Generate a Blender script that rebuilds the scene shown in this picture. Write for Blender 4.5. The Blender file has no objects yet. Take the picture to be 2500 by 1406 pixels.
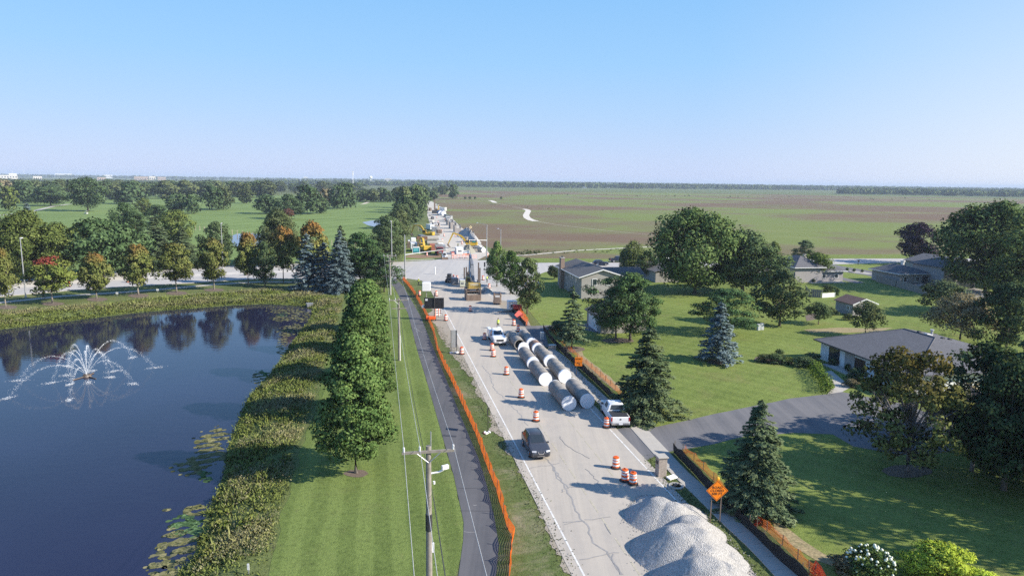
import bpy, bmesh, math, random
import numpy as np
from mathutils import Vector, Matrix
from mathutils.geometry import tessellate_polygon
R = math.radians
SC = bpy.context.scene
COL = SC.collection

# ------------------------------------------------------------------ camera
CAM_H, FOC, CX, CY = 25.0, 1667.0, 1250.0, 703.0
PITCH, ROLL = math.atan(262 / 1667), math.atan(0.0136)
FW = Vector((0, math.cos(PITCH), -math.sin(PITCH)))
UP0 = Vector((0, math.sin(PITCH), math.cos(PITCH)))
XR = Vector((1, 0, 0)) * math.cos(ROLL) + UP0 * math.sin(ROLL)
UP = UP0 * math.cos(ROLL) - Vector((1, 0, 0)) * math.sin(ROLL)
EYE = Vector((0, 0, CAM_H))
cd = bpy.data.cameras.new('camera'); cam = bpy.data.objects.new('camera', cd); COL.objects.link(cam)
cd.lens = 24; cd.sensor_width = 36; cd.clip_start = 0.5; cd.clip_end = 30000
cam.matrix_world = Matrix(((XR.x, UP.x, -FW.x, EYE.x), (XR.y, UP.y, -FW.y, EYE.y), (XR.z, UP.z, -FW.z, EYE.z), (0, 0, 0, 1)))
SC.camera = cam

# ------------------------------------------------------------------ sky, sun, exposure
SUN_EL, SUN_AZ = R(31), R(-15)          # azimuth from +X towards +Y
w = bpy.data.worlds.new('World'); SC.world = w; w.use_nodes = True
nt = w.node_tree; bg = nt.nodes['Background']
EXPO = 0.74; SKYK = 0.13
sky = nt.nodes.new('ShaderNodeTexSky'); sky.sky_type = 'NISHITA'; sky.sun_disc = False
sky.sun_elevation = SUN_EL; sky.sun_rotation = math.pi / 2 - SUN_AZ
sky.altitude = 200; sky.air_density = 1.0; sky.dust_density = 0.6; sky.ozone_density = 2.2
# clear-air colour by height above the horizon, paler towards the sun's side
tc = nt.nodes.new('ShaderNodeTexCoord'); sx = nt.nodes.new('ShaderNodeSeparateXYZ'); nt.links.new(tc.outputs['Generated'], sx.inputs[0])
def wramp(src, stops):
    r = nt.nodes.new('ShaderNodeValToRGB'); e = r.color_ramp.elements
    while len(e) < len(stops): e.new(0.5)
    for i, (p, c) in enumerate(stops): e[i].position = p; e[i].color = (*c, 1)
    nt.links.new(src, r.inputs[0]); return r.outputs[0]
kx = 1 / (2 ** EXPO)
grad = wramp(sx.outputs[2], [(p, tuple(v * kx for v in c)) for p, c in ((0.0, (.59, .69, .98)), (.03, (.55, .685, .98)), (.09, (.44, .665, .99)), (.16, (.335, .63, 1.0)), (.25, (.26, .57, .985)), (.5, (.14, .36, .8)), (1.0, (.085, .23, .6)))])
dt = nt.nodes.new('ShaderNodeVectorMath'); dt.operation = 'DOT_PRODUCT'; nt.links.new(tc.outputs['Generated'], dt.inputs[0])
dt.inputs[1].default_value = (math.cos(SUN_AZ), math.sin(SUN_AZ), 0)
side = wramp(dt.outputs['Value'], [(0.0, (.04, .04, .04)), (.12, (.18, .18, .18)), (.45, (.72, .72, .72)), (1.0, (.9, .9, .9))])
low = wramp(sx.outputs[2], [(0.0, (1, 1, 1)), (.1, (.75, .75, .75)), (.3, (.25, .25, .25)), (.7, (0, 0, 0))])
def wmix(f, a, b, mode='MIX'):
    n = nt.nodes.new('ShaderNodeMix'); n.data_type = 'RGBA'; n.blend_type = mode
    for sck, v in ((n.inputs[0], f), (n.inputs[6], a), (n.inputs[7], b)):
        if hasattr(v, 'links'): nt.links.new(v, sck)
        elif isinstance(v, (int, float)): sck.default_value = v
        else: sck.default_value = (*v, 1)
    return n.outputs[2]
glow = wmix(1.0, side, low, 'MULTIPLY')
air = wmix(glow, grad, tuple(v * kx for v in (.95, .975, 1.0)))
air = wmix(1.0, air, (1 / SKYK,) * 3, 'MULTIPLY')
nt.links.new(wmix(0.94, sky.outputs[0], air), bg.inputs['Color'])
bg.inputs['Strength'].default_value = SKYK
sl = bpy.data.lights.new('sun', 'SUN'); sl.energy = 5.0; sl.angle = R(0.53); sl.color = (1.0, 0.92, 0.79)
sun = bpy.data.objects.new('sun', sl); COL.objects.link(sun)
sd = Vector((math.cos(SUN_EL) * math.cos(SUN_AZ), math.cos(SUN_EL) * math.sin(SUN_AZ), math.sin(SUN_EL)))
sun.rotation_euler = sd.to_track_quat('Z', 'Y').to_euler(); sun.location = sd * 200
SC.view_settings.view_transform = 'Standard'; SC.view_settings.look = 'None'
SC.view_settings.exposure = EXPO; SC.view_settings.gamma = 1.0
SC.render.engine = 'CYCLES'
cy = SC.cycles; cy.max_bounces = 6; cy.diffuse_bounces = 3; cy.glossy_bounces = 3; cy.transmission_bounces = 4
cy.transparent_max_bounces = 12; cy.volume_bounces = 0; cy.use_denoising = False; cy.use_adaptive_sampling = False
SC.render.filter_size = 1.25; cy.caustics_reflective = False; cy.caustics_refractive = False; cy.sample_clamp_indirect = 6

# ------------------------------------------------------------------ measuring helpers (photograph pixel -> point of the place)
def G(px, py, z=0.0):
    d = FW + XR * ((px - CX) / FOC) - UP * ((py - CY) / FOC)
    t = (z - CAM_H) / d.z
    return EYE + d * t
def depth(p): return (p - EYE).dot(FW)
def hgt(b, py):
    v = b - EYE; k = (CY - py) / FOC
    return (k * v.dot(FW) - v.dot(UP)) / (UP.z - k * FW.z)
def wid(b, wpx): return wpx * depth(b) / FOC
ROADA = math.atan2(0.982, -0.189)
U = Vector((-0.189, 0.982, 0)).normalized()      # along the road, away
W = Vector((U.y, -U.x, 0))                       # to the right of the road
def gp(pts, z=0.0): return [G(x, y, z) for x, y in pts]

# ------------------------------------------------------------------ object helpers
def tag(o, label=None, cat=None, group=None, kind=None):
    if label: o['label'] = label
    if cat: o['category'] = cat
    if group: o['group'] = group
    if kind: o['kind'] = kind
    return o
def thing(name, label, cat, loc=(0, 0, 0), rotz=0.0, group=None):
    o = bpy.data.objects.new(name, None); COL.objects.link(o)
    o.location = loc; o.rotation_euler = (0, 0, rotz); o.empty_display_size = 0.5
    return tag(o, label, cat, group)
def obj(name, me, mat=None, parent=None, **kw):
    o = bpy.data.objects.new(name, me); COL.objects.link(o)
    if mat is not None:
        for m in (mat if isinstance(mat, (list, tuple)) else [mat]): me.materials.append(m)
    if parent is not None: o.parent = parent
    return tag(o, **kw)
def dup(root, loc, rotz=0.0, label=None, group=None, scale=None):
    r = root.copy(); COL.objects.link(r); r.location = loc; r.rotation_euler = (0, 0, rotz)
    if scale is not None: r.scale = scale
    if label: r['label'] = label
    if group: r['group'] = group
    for ch in root.children:
        c = ch.copy(); COL.objects.link(c); c.parent = r
        for g in ch.children:
            d = g.copy(); COL.objects.link(d); d.parent = c
    return r
def npmesh(name, V, F, attr=None, smooth=False, nn=None):
    """V (n,3), F (m,k) arrays -> mesh"""
    me = bpy.data.meshes.new(name); V = np.asarray(V, np.float32); F = np.asarray(F, np.int32)
    m, k = F.shape
    me.vertices.add(len(V)); me.vertices.foreach_set('co', V.ravel())
    me.loops.add(m * k); me.loops.foreach_set('vertex_index', F.ravel())
    me.polygons.add(m); me.polygons.foreach_set('loop_start', np.arange(0, m * k, k, dtype=np.int32))
    try: me.polygons.foreach_set('loop_total', np.full(m, k, np.int32))
    except Exception: pass
    if smooth: me.polygons.foreach_set('use_smooth', np.ones(m, bool))
    me.update(calc_edges=True)
    if attr is not None:
        a = me.attributes.new('v', 'FLOAT', 'FACE'); a.data.foreach_set('value', np.asarray(attr, np.float32))
        if nn is None:          # leaf direction: outwards from the middle of the plant, mostly up
            c = V.reshape(-1, k, 3).mean(1) if len(V) == m * k else V[F].mean(1)
            nn = np.random.default_rng(1).normal(size=(m, 3)) * .45 + np.array([0, 0, 1.0])
        a = me.attributes.new('nn', 'FLOAT_VECTOR', 'FACE'); a.data.foreach_set('vector', np.asarray(nn, np.float32).ravel())
    return me

class MB:
    """collects boxes, bars, tubes and prisms into one mesh"""
    def __init__(s): s.bm = bmesh.new()
    def _add(s, vs, fs):
        bv = [s.bm.verts.new(v) for v in vs]
        for f in fs:
            try: s.bm.faces.new([bv[i] for i in f])
            except ValueError: pass
        return s
    def box(s, c, d, rz=0.0, rx=0.0, ry=0.0, taper=1.0, bev=0.0):
        m = Matrix.Translation(Vector(c)) @ Matrix.Rotation(rz, 4, 'Z') @ Matrix.Rotation(ry, 4, 'Y') @ Matrix.Rotation(rx, 4, 'X')
        vs = []
        for z in (-.5, .5):
            t = taper if z > 0 else 1.0
            for x, y in ((-.5, -.5), (.5, -.5), (.5, .5), (-.5, .5)):
                vs.append(m @ Vector((x * d[0] * t, y * d[1] * t, z * d[2])))
        n0 = len(s.bm.faces)
        s._add(vs, [(3, 2, 1, 0), (4, 5, 6, 7), (0, 1, 5, 4), (1, 2, 6, 5), (2, 3, 7, 6), (3, 0, 4, 7)])
        if bev:
            s.bm.faces.ensure_lookup_table()
            es = {e for f in s.bm.faces[n0:] for e in f.edges}
            bmesh.ops.bevel(s.bm, geom=list(es), offset=bev, segments=1, affect='EDGES')
        return s
    def cyl(s, p0, p1, r0, r1=None, n=12, caps=True):
        p0, p1 = Vector(p0), Vector(p1); r1 = r0 if r1 is None else r1
        q = (p1 - p0).to_track_quat('Z', 'Y'); vs = []
        for p, r in ((p0, r0), (p1, r1)):
            for i in range(n):
                a = 2 * math.pi * i / n
                vs.append(p + q @ Vector((r * math.cos(a), r * math.sin(a), 0)))
        fs = [(i, (i + 1) % n, n + (i + 1) % n, n + i) for i in range(n)]
        if caps: fs += [tuple(range(n - 1, -1, -1)), tuple(range(n, 2 * n))]
        return s._add(vs, fs)
    def tube(s, pts, r, n=6):
        rs = r if isinstance(r, (list, tuple)) else [r] * len(pts)
        pts = [Vector(p) for p in pts]; vs = []
        for i, p in enumerate(pts):
            d = (pts[min(i + 1, len(pts) - 1)] - pts[max(i - 1, 0)]).normalized()
            q = d.to_track_quat('Z', 'Y')
            for k in range(n):
                a = 2 * math.pi * k / n
                vs.append(p + q @ Vector((rs[i] * math.cos(a), rs[i] * math.sin(a), 0)))
        fs = []
        for i in range(len(pts) - 1):
            for k in range(n):
                a, b = i * n + k, i * n + (k + 1) % n
                fs.append((a, b, b + n, a + n))
        fs += [tuple(range(n - 1, -1, -1)), tuple(range((len(pts) - 1) * n, len(pts) * n))]
        return s._add(vs, fs)
    def prism(s, poly, y0, y1):
        """poly in x,z ; extruded along y"""
        n = len(poly)
        vs = [Vector((x, y0, z)) for x, z in poly] + [Vector((x, y1, z)) for x, z in poly]
        return s._add(vs, [tuple(range(n - 1, -1, -1)), tuple(range(n, 2 * n))] + [(i, (i + 1) % n, n + (i + 1) % n, n + i) for i in range(n)])
    def xprism(s, poly, x0, x1):
        """poly in y,z ; extruded along x"""
        n = len(poly)
        vs = [Vector((x0, y, z)) for y, z in poly] + [Vector((x1, y, z)) for y, z in poly]
        return s._add(vs, [tuple(range(n)), tuple(range(2 * n - 1, n - 1, -1))] + [(i, n + i, n + (i + 1) % n, (i + 1) % n) for i in range(n)])
    def slab(s, quad, t):
        """a quad thickened along its normal (outwards t)"""
        q = [Vector(p) for p in quad]; n = (q[1] - q[0]).cross(q[2] - q[0]).normalized() * t
        k = len(q); vs = q + [p + n for p in q]
        return s._add(vs, [tuple(range(k - 1, -1, -1)), tuple(range(k, 2 * k))] + [(i, (i + 1) % k, k + (i + 1) % k, k + i) for i in range(k)])
    def face(s, pts): return s._add([Vector(p) for p in pts], [tuple(range(len(pts)))])
    def lathe(s, prof, n=16, c=(0, 0, 0)):
        vs, fs = [], []
        for r, z in prof:
            for k in range(n):
                a = 2 * math.pi * k / n
                vs.append(Vector((c[0] + r * math.cos(a), c[1] + r * math.sin(a), c[2] + z)))
        for i in range(len(prof) - 1):
            for k in range(n):
                a, b = i * n + k, i * n + (k + 1) % n
                fs.append((a, b, b + n, a + n))
        fs += [tuple(range(n - 1, -1, -1)), tuple(range((len(prof) - 1) * n, len(prof) * n))]
        return s._add(vs, fs)
    def mesh(s, name, smooth=False, fix=True):
        if fix: bmesh.ops.recalc_face_normals(s.bm, faces=s.bm.faces)
        me = bpy.data.meshes.new(name); s.bm.to_mesh(me); s.bm.free()
        if smooth:
            me.polygons.foreach_set('use_smooth', np.ones(len(me.polygons), bool)); me.update()
        return me
    def build(s, name, mat, parent=None, smooth=False, **kw):
        return obj(name, s.mesh(name, smooth), mat, parent, **kw)

# ------------------------------------------------------------------ materials
class NT:
    def __init__(s, name):
        s.m = bpy.data.materials.new(name); s.m.use_nodes = True; s.t = s.m.node_tree
        s.n = s.t.nodes; s.b = s.n['Principled BSDF']; s.out = s.n['Material Output']
    def new(s, typ, **kw):
        n = s.n.new(typ)
        for k, v in kw.items(): setattr(n, k, v)
        return n
    def link(s, a, b): s.t.links.new(a, b)
    def coord(s, obj_space=True, scale=(1, 1, 1), rot=(0, 0, 0)):
        tc = s.new('ShaderNodeTexCoord'); mp = s.new('ShaderNodeMapping')
        mp.inputs['Scale'].default_value = scale; mp.inputs['Rotation'].default_value = rot
        s.link(tc.outputs['Object' if obj_space else 'Generated'], mp.inputs[0]); return mp.outputs[0]
    def noise(s, vec, scale, detail=4, rough=0.6, dist=0.0):
        n = s.new('ShaderNodeTexNoise'); n.inputs['Scale'].default_value = scale; n.inputs['Detail'].default_value = detail
        n.inputs['Roughness'].default_value = rough; n.inputs['Distortion'].default_value = dist
        if vec is not None: s.link(vec, n.inputs['Vector'])
        return n.outputs[0]
    def ramp(s, fac, stops, interp='LINEAR'):
        r = s.new('ShaderNodeValToRGB'); r.color_ramp.interpolation = interp; e = r.color_ramp.elements
        while len(e) < len(stops): e.new(0.5)
        for i, (p, c) in enumerate(stops):
            e[i].position = p; e[i].color = (c, c, c, 1) if isinstance(c, (int, float)) else (*c, 1)
        s.link(fac, r.inputs[0]); return r.outputs[0]
    def mix(s, fac, a, b, mode='MIX'):
        n = s.new('ShaderNodeMix', data_type='RGBA', blend_type=mode)
        for sock, v in ((n.inputs[0], fac), (n.inputs[6], a), (n.inputs[7], b)):
            if hasattr(v, 'links'): s.link(v, sock)
            elif isinstance(v, (int, float)): sock.default_value = v
            else: sock.default_value = (*v, 1)
        return n.outputs[2]
    def math(s, op, a, b=0.0, clamp=False):
        n = s.new('ShaderNodeMath', operation=op); n.use_clamp = clamp
        for sock, v in ((n.inputs[0], a), (n.inputs[1], b)):
            if hasattr(v, 'links'): s.link(v, sock)
            else: sock.default_value = v
        return n.outputs[0]
    def bump(s, h, strength=0.3, dist=0.05):
        b = s.new('ShaderNodeBump'); b.inputs['Strength'].default_value = strength; b.inputs['Distance'].default_value = dist
        s.link(h, b.inputs['Height']); s.link(b.outputs[0], s.b.inputs['Normal'])
    def color(s, c):
        if hasattr(c, 'links'): s.link(c, s.b.inputs['Base Color'])
        else: s.b.inputs['Base Color'].default_value = (*c, 1)
    def set(s, rough=0.8, metal=0.0, spec=0.3):
        s.b.inputs['Roughness'].default_value = rough; s.b.inputs['Metallic'].default_value = metal
        s.b.inputs['Specular IOR Level'].default_value = spec; return s.m
_mc = {}
def sim(name, col, rough=0.7, metal=0.0, var=0.12, scale=3.0, spec=0.35, dirt=None, bump=0.0):
    """a plain material with a little grain and dirt"""
    if name in _mc: return _mc[name]
    t = NT(name); v = t.coord(); n = t.noise(v, scale, 5, 0.65)
    lo = tuple(c * (1 - var) for c in col); hi = tuple(min(1, c * (1 + var)) for c in col)
    c = t.ramp(n, [(0.3, lo), (0.7, hi)])
    if dirt:
        d = t.noise(v, scale * 0.37, 6, 0.7); c = t.mix(t.ramp(d, [(0.5, 0.0), (0.72, 0.7)]), c, dirt)
    t.color(c)
    if bump: t.bump(t.noise(v, scale * 6, 3), bump, 0.02)
    _mc[name] = t.set(rough, metal, spec); return _mc[name]

def grass_mat(name, c1, c2, c3, stripes=None, dry=None, cross=False, big=0.06):
    t = NT(name); v = t.coord()
    fine = t.noise(v, 9.0, 4, 0.75); mid = t.noise(v, 0.55, 5, 0.65, 0.6); bigp = t.noise(v, big, 4, 0.6, 0.4)
    c = t.ramp(fine, [(0.25, c1), (0.5, c2), (0.78, c3)])
    c = t.mix(t.ramp(mid, [(0.35, 0.0), (0.68, 0.6)]), c, tuple(a * 0.68 for a in c2))
    c = t.mix(t.ramp(bigp, [(0.38, 0.0), (0.7, 0.5)]), c, tuple(a * 1.35 for a in c3))
    if stripes:
        for ang, width, amt in stripes:
            vv = t.coord(rot=(0, 0, ang)); wv = t.new('ShaderNodeTexWave', wave_type='BANDS', bands_direction='X', wave_profile='SIN')
            wv.inputs['Scale'].default_value = 0.314 / width; wv.inputs['Distortion'].default_value = 1.2
            wv.inputs['Detail'].default_value = 2; wv.inputs['Detail Scale'].default_value = 0.6
            t.link(vv, wv.inputs['Vector'])
            f = t.ramp(wv.outputs['Fac'], [(0.35, 0.0), (0.65, amt)])
            c = t.mix(f, c, tuple(a * 1.5 for a in c3))
    if dry:
        d = t.noise(v, 0.17, 6, 0.7, 0.8); c = t.mix(t.ramp(d, [(0.52, 0.0), (0.72, dry[1])]), c, dry[0])
    gr = t.noise(v, 2.6, 6, 0.8); c = t.mix(t.ramp(gr, [(0.36, 0.55), (0.5, 0.0)]), c, tuple(a * 0.6 for a in c1)); c = t.mix(t.ramp(gr, [(0.52, 0.0), (0.68, 0.5)]), c, tuple(a * 1.3 for a in c3))
    sp = t.noise(v, 1.3, 3, 0.5, 0.4); c = t.mix(t.ramp(sp, [(0.66, 0.0), (0.76, 0.5)]), c, tuple(a * 0.55 for a in c1))
    sp2 = t.noise(v, 0.8, 5, 0.7, 1.0); c = t.mix(t.ramp(sp2, [(0.6, 0.0), (0.75, 0.4)]), c, (0.2, 0.19, 0.085))
    t.color(c); t.bump(fine, 0.9, 0.08); return t.set(0.95, 0, 0.15)

GRASS = grass_mat('rough_grass', (0.06, 0.09, 0.025), (0.105, 0.14, 0.042), (0.17, 0.19, 0.07), dry=((0.19, 0.15, 0.085), 0.6))
LAWN_L = grass_mat('mown_lawn', (0.08, 0.118, 0.027), (0.115, 0.165, 0.04), (0.165, 0.21, 0.06), stripes=[(R(-11.2), 2.4, 0.3)], dry=((0.15, 0.16, 0.06), 0.35))
LAWN_R = grass_mat('house_lawn', (0.09, 0.13, 0.025), (0.135, 0.185, 0.04), (0.19, 0.23, 0.06), stripes=[(R(-48), 2.4, 0.16), (R(40), 2.4, 0.1)], dry=((0.23, 0.19, 0.085), 0.5))
GOLF = grass_mat('golf_turf', (0.105, 0.165, 0.045), (0.145, 0.215, 0.06), (0.18, 0.24, 0.08), stripes=[(R(20), 16, 0.2)], big=0.02, dry=((0.15, 0.17, 0.06), 0.4))

def asphalt(name, col, patch, agg=30, dust=None):
    t = NT(name); v = t.coord(); a = t.noise(v, agg, 3, 0.8); b = t.noise(v, 0.28, 6, 0.7, 0.5); d = t.noise(v, 1.7, 6, 0.72)
    c = t.ramp(a, [(0.25, tuple(k * 0.8 for k in col)), (0.75, tuple(k * 1.2 for k in col))])
    c = t.mix(t.ramp(b, [(0.4, 0.0), (0.65, 0.65)]), c, patch)
    c = t.mix(t.ramp(d, [(0.45, 0.0), (0.8, 0.4)]), c, tuple(k * 0.8 for k in col))
    s2 = t.noise(t.coord(rot=(0, 0, R(-10.9)), scale=(1.6, 0.05, 1)), 1.3, 4, 0.6); c = t.mix(t.ramp(s2, [(0.56, 0.0), (0.72, 0.35)]), c, tuple(k * 0.72 for k in col))
    vs = t.coord(rot=(0, 0, R(-10.9)), scale=(0.9, 0.03, 1)); s = t.noise(vs, 1.0, 5, 0.65)
    c = t.mix(t.ramp(s, [(0.4, 0.0), (0.66, 0.6)]), c, dust or tuple(k * 1.25 for k in col))
    t.color(c); t.bump(a, 0.35, 0.015); return t.set(0.9, 0, 0.25)
ROADM = asphalt('worn_road', (0.385, 0.352, 0.312), (0.465, 0.415, 0.355), dust=(0.5, 0.445, 0.37))
STREETM = asphalt('street_concrete', (0.4, 0.385, 0.37), (0.46, 0.44, 0.415), dust=(0.5, 0.47, 0.43))
PATHM = asphalt('path_asphalt', (0.088, 0.09, 0.1), (0.12, 0.12, 0.13), dust=(0.15, 0.145, 0.15))
DRIVEM = asphalt('drive_asphalt', (0.125, 0.125, 0.135), (0.16, 0.158, 0.165), dust=(0.21, 0.2, 0.2))
CONC = asphalt('concrete', (0.4, 0.37, 0.33), (0.46, 0.43, 0.385), dust=(0.49, 0.46, 0.41))
GRAVEL = asphalt('gravel', (0.32, 0.28, 0.23), (0.37, 0.325, 0.265), agg=30, dust=(0.29, 0.255, 0.19))
MULCH = sim('mulch', (0.15, 0.115, 0.09), 0.95, var=0.5, scale=9, bump=0.6)
PAINT = sim('road_paint', (0.68, 0.67, 0.64), 0.7, var=0.15, scale=2.0, dirt=(0.42, 0.4, 0.37))
TAR = sim('crack_tar', (0.3, 0.285, 0.27), 0.6, var=0.2)

# ------------------------------------------------------------------ sheets and ribbons
rng = random.Random(7)
ORD = 'first second third fourth fifth sixth seventh eighth ninth tenth eleventh twelfth thirteenth fourteenth fifteenth sixteenth seventeenth eighteenth nineteenth twentieth'.split()
def nth(i): return ORD[i] if i < 20 else ('twenty-' + ORD[i - 20] if i < 29 else 'thirtieth' if i == 29 else 'thirty-' + ORD[i - 30])
def resample(pts, step, closed=True):
    out = []; n = len(pts)
    for i in range(n if closed else n - 1):
        a, b = pts[i], pts[(i + 1) % n]; L = (b - a).length; k = max(1, int(L / step))
        out += [a.lerp(b, j / k) for j in range(k)]
    if not closed: out.append(pts[-1])
    return out
def sheet(name, pts, z, mat, parent=None, step=None, jit=0.0, **kw):
    ps = [Vector((p.x, p.y, z)) for p in pts]
    if step: ps = resample(ps, step)
    if jit: ps = [p + Vector((rng.uniform(-jit, jit), rng.uniform(-jit, jit), 0)) for p in ps]
    me = bpy.data.meshes.new(name)
    tris = tessellate_polygon([ps])
    me.from_pydata([tuple(p) for p in ps], [], [tuple(t) for t in tris]); me.update()
    bm = bmesh.new(); bm.from_mesh(me)
    for f in bm.faces:
        if f.normal.z < 0: f.normal_flip()
    bm.to_mesh(me); bm.free()
    if 'kind' not in kw and parent is None: kw['kind'] = 'structure'
    return obj(name, me, mat, parent, **kw)
def ribbon_pts(pts, w0):
    l, r = [], []
    for i, p in enumerate(pts):
        d = (pts[min(i + 1, len(pts) - 1)] - pts[max(i - 1, 0)]); d.z = 0; d.normalize(); n = Vector((-d.y, d.x, 0)) * w0 / 2
        l.append(p + n); r.append(p - n)
    return l, r
def ribbon(name, pts, w0, z, mat, parent=None, th=0.0, **kw):
    l, r = ribbon_pts(pts, w0); m = MB()
    for i in range(len(pts) - 1):
        q = [Vector((p.x, p.y, z)) for p in (r[i], r[i + 1], l[i + 1], l[i])]
        if th: m.slab(q, th)
        else: m.face(q)
    if 'kind' not in kw and parent is None: kw['kind'] = 'structure'
    return m.build(name, mat, parent, **kw)
# ================================================================== THE SETTING
WZ = -1.0                                   # level of the pond
pond_px = [(-260, 846), (0, 805), (130, 789), (234, 776), (338, 763), (469, 753), (560, 746), (650, 742), (743, 748), (764, 757), (756, 786), (731, 812), (704, 851),
           (683, 882), (657, 916), (616, 960), (598, 985), (576, 1040), (553, 1100), (551, 1139), (529, 1207), (508, 1243), (493, 1287), (477, 1352), (446, 1389), (432, 1408), (395, 1480)]
pond = [G(x, y, WZ) for x, y in pond_px] + [Vector((-23, 22, WZ)), Vector((-75, 12, WZ)), Vector((-170, 30, WZ)), Vector((-170, 95, WZ))]
P = np.array([(p.x, p.y) for p in resample(pond, 3.0)])
def pond_sd(xy):
    """signed distance to the shoreline, negative inside"""
    xy = np.asarray(xy, float); out = np.empty(len(xy)); ins = np.zeros(len(xy), bool)
    A, Bp = P, np.roll(P, -1, 0)
    d2 = np.full(len(xy), 1e18)
    for a, b in zip(A, Bp):
        ab = b - a; t = np.clip(((xy - a) @ ab) / (ab @ ab), 0, 1); q = a + t[:, None] * ab
        d2 = np.minimum(d2, ((xy - q) ** 2).sum(1))
        c = (a[1] > xy[:, 1]) != (b[1] > xy[:, 1])
        with np.errstate(divide='ignore', invalid='ignore'):
            xi = (b[0] - a[0]) * (xy[:, 1] - a[1]) / (b[1] - a[1]) + a[0]
        ins ^= c & (xy[:, 0] < xi)
    return np.where(ins, -1, 1) * np.sqrt(d2)
def bank_z(sd): return np.clip(-1.0 + sd * 0.26, -2.2, 0.0)
def ground_z(x, y): return float(bank_z(pond_sd([(x, y)]))[0]) if x < -10 and y < 150 else 0.0

# the ground: one sheet to the horizon, sunk where the pond lies
def axis(a, b, s, lo, hi):
    v = list(np.arange(a, b + .1, s)); k = s
    u = a
    while u > lo: k *= 1.35; u -= k; v.insert(0, u)
    k = s; u = b
    while u < hi: k *= 1.35; u += k; v.append(u)
    return np.array(v)
xs, ys = axis(-110, 20, 1.4, -14000, 14000), axis(14, 150, 1.4, -300, 16000)
gx, gy = np.meshgrid(xs, ys); XY = np.stack([gx.ravel(), gy.ravel()], 1)
Z = np.zeros(len(XY)); near = (XY[:, 0] > -200) & (XY[:, 0] < 10) & (XY[:, 1] < 170) & (XY[:, 1] > -10)
Z[near] = bank_z(pond_sd(XY[near]))
nx, ny = len(xs), len(ys); idx = np.arange(nx * ny).reshape(ny, nx)
F = np.stack([idx[:-1, :-1], idx[:-1, 1:], idx[1:, 1:], idx[1:, :-1]], -1).reshape(-1, 4)
obj('ground', npmesh('ground', np.c_[XY, Z], F, smooth=True), GRASS, kind='structure')

# water of the ponds
def water_mat(name, col, sc):
    t = NT(name); v = t.coord(scale=(1, 1, 1), rot=(0, 0, R(25)))
    vs = t.coord(scale=(0.5, 1.6, 1), rot=(0, 0, R(-18)))
    n1 = t.noise(vs, sc, 3, 0.55, 0.3); n2 = t.noise(v, sc * 3.2, 2, 0.6)
    h = t.math('ADD', n1, t.math('MULTIPLY', n2, 0.35))
    b = t.noise(v, 0.06, 3, 0.5)
    t.color(t.ramp(b, [(0.3, tuple(c * 0.85 for c in col)), (0.7, tuple(c * 1.15 for c in col))]))
    bm = t.new('ShaderNodeBump'); bm.inputs['Distance'].default_value = 0.05
    t.link(t.ramp(t.noise(v, 0.045, 3, 0.6), [(0.35, 0.05), (0.65, 0.22)]), bm.inputs['Strength'])
    t.link(h, bm.inputs['Height']); t.link(bm.outputs[0], t.b.inputs['Normal'])
    t.b.inputs['IOR'].default_value = 1.333
    return t.set(0.04, 0, 0.5)
WATER = water_mat('pond_water', (0.016, 0.017, 0.042), 0.8)
sheet('pond_water', [Vector((p.x, p.y, 0)) + Vector((-4, 0, 0)) for p in [Vector((-166, 20, 0)), Vector((-10, 14, 0)), Vector((-12, 150, 0)), Vector((-166, 150, 0))]], WZ, WATER)
# (the sheet runs under the banks, the shoreline is where the ground dips below it)

# big fields behind
def prairie_mat():
    t = NT('prairie_grass'); v = t.coord(rot=(0, 0, R(-6)), scale=(0.7, 1.0, 1))
    b = t.noise(v, 0.0042, 4, 0.5, 0.7); m = t.noise(v, 0.03, 6, 0.7, 0.5); f = t.noise(t.coord(), 0.9, 5, 0.75)
    k = t.math('ADD', t.math('MULTIPLY', b, 0.76), t.math('MULTIPLY', m, 0.24))
    c = t.ramp(k, [(0.33, (0.17, 0.215, 0.06)), (0.452, (0.185, 0.22, 0.07)), (0.495, (0.185, 0.165, 0.088)), (0.54, (0.182, 0.126, 0.085)), (0.6, (0.175, 0.126, 0.083)), (0.68, (0.17, 0.165, 0.075))])
    c = t.mix(t.ramp(f, [(0.3, 0.0), (0.75, 0.4)]), c, t.mix(0.5, c, (0.05, 0.055, 0.025), 'MULTIPLY'))
    c = t.mix(t.ramp(t.noise(v, 0.02, 4, 0.6), [(0.55, 0.0), (0.75, 0.5)]), c, (0.24, 0.26, 0.1))
    t.color(c); t.bump(f, .35, 0.4); return t.set(0.95, 0, 0.1)
PRAIRIE = prairie_mat()
sheet('prairie', gp([(1165, 634), (1125, 552), (1094, 523), (1068, 498), (1045, 481), (1042, 464.5), (1600, 471), (2100, 478), (2500, 486)]) + gp([(2700, 640), (2300, 634), (2185, 630), (2019, 629), (1630, 637), (1294, 639), (1190, 633)]), 0.012, PRAIRIE)
sheet('far_meadow', gp([(640, 474), (900, 470), (1040, 468), (1040, 452.5), (640, 447.5)]), 0.012, grass_mat('far_meadow_grass', (0.08, 0.11, 0.035), (0.11, 0.13, 0.05), (0.14, 0.15, 0.06), big=0.004))
sheet('golf_course', gp([(-300, 720), (60, 676), (250, 660), (385, 648), (573, 643), (760, 640), (905, 640), (955, 600), (1000, 555), (1040, 505), (1042, 482), (900, 480), (600, 477), (300, 474), (-300, 470)]), 0.012, GOLF)
GOLFW = water_mat('golf_water', (0.03, 0.05, 0.09), 0.5)
sheet('golf_pond', gp([(560, 578), (578, 571), (610, 570), (640, 572), (650, 590), (640, 602), (600, 606), (568, 600)]), 0.03, GOLFW, step=4)
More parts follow.
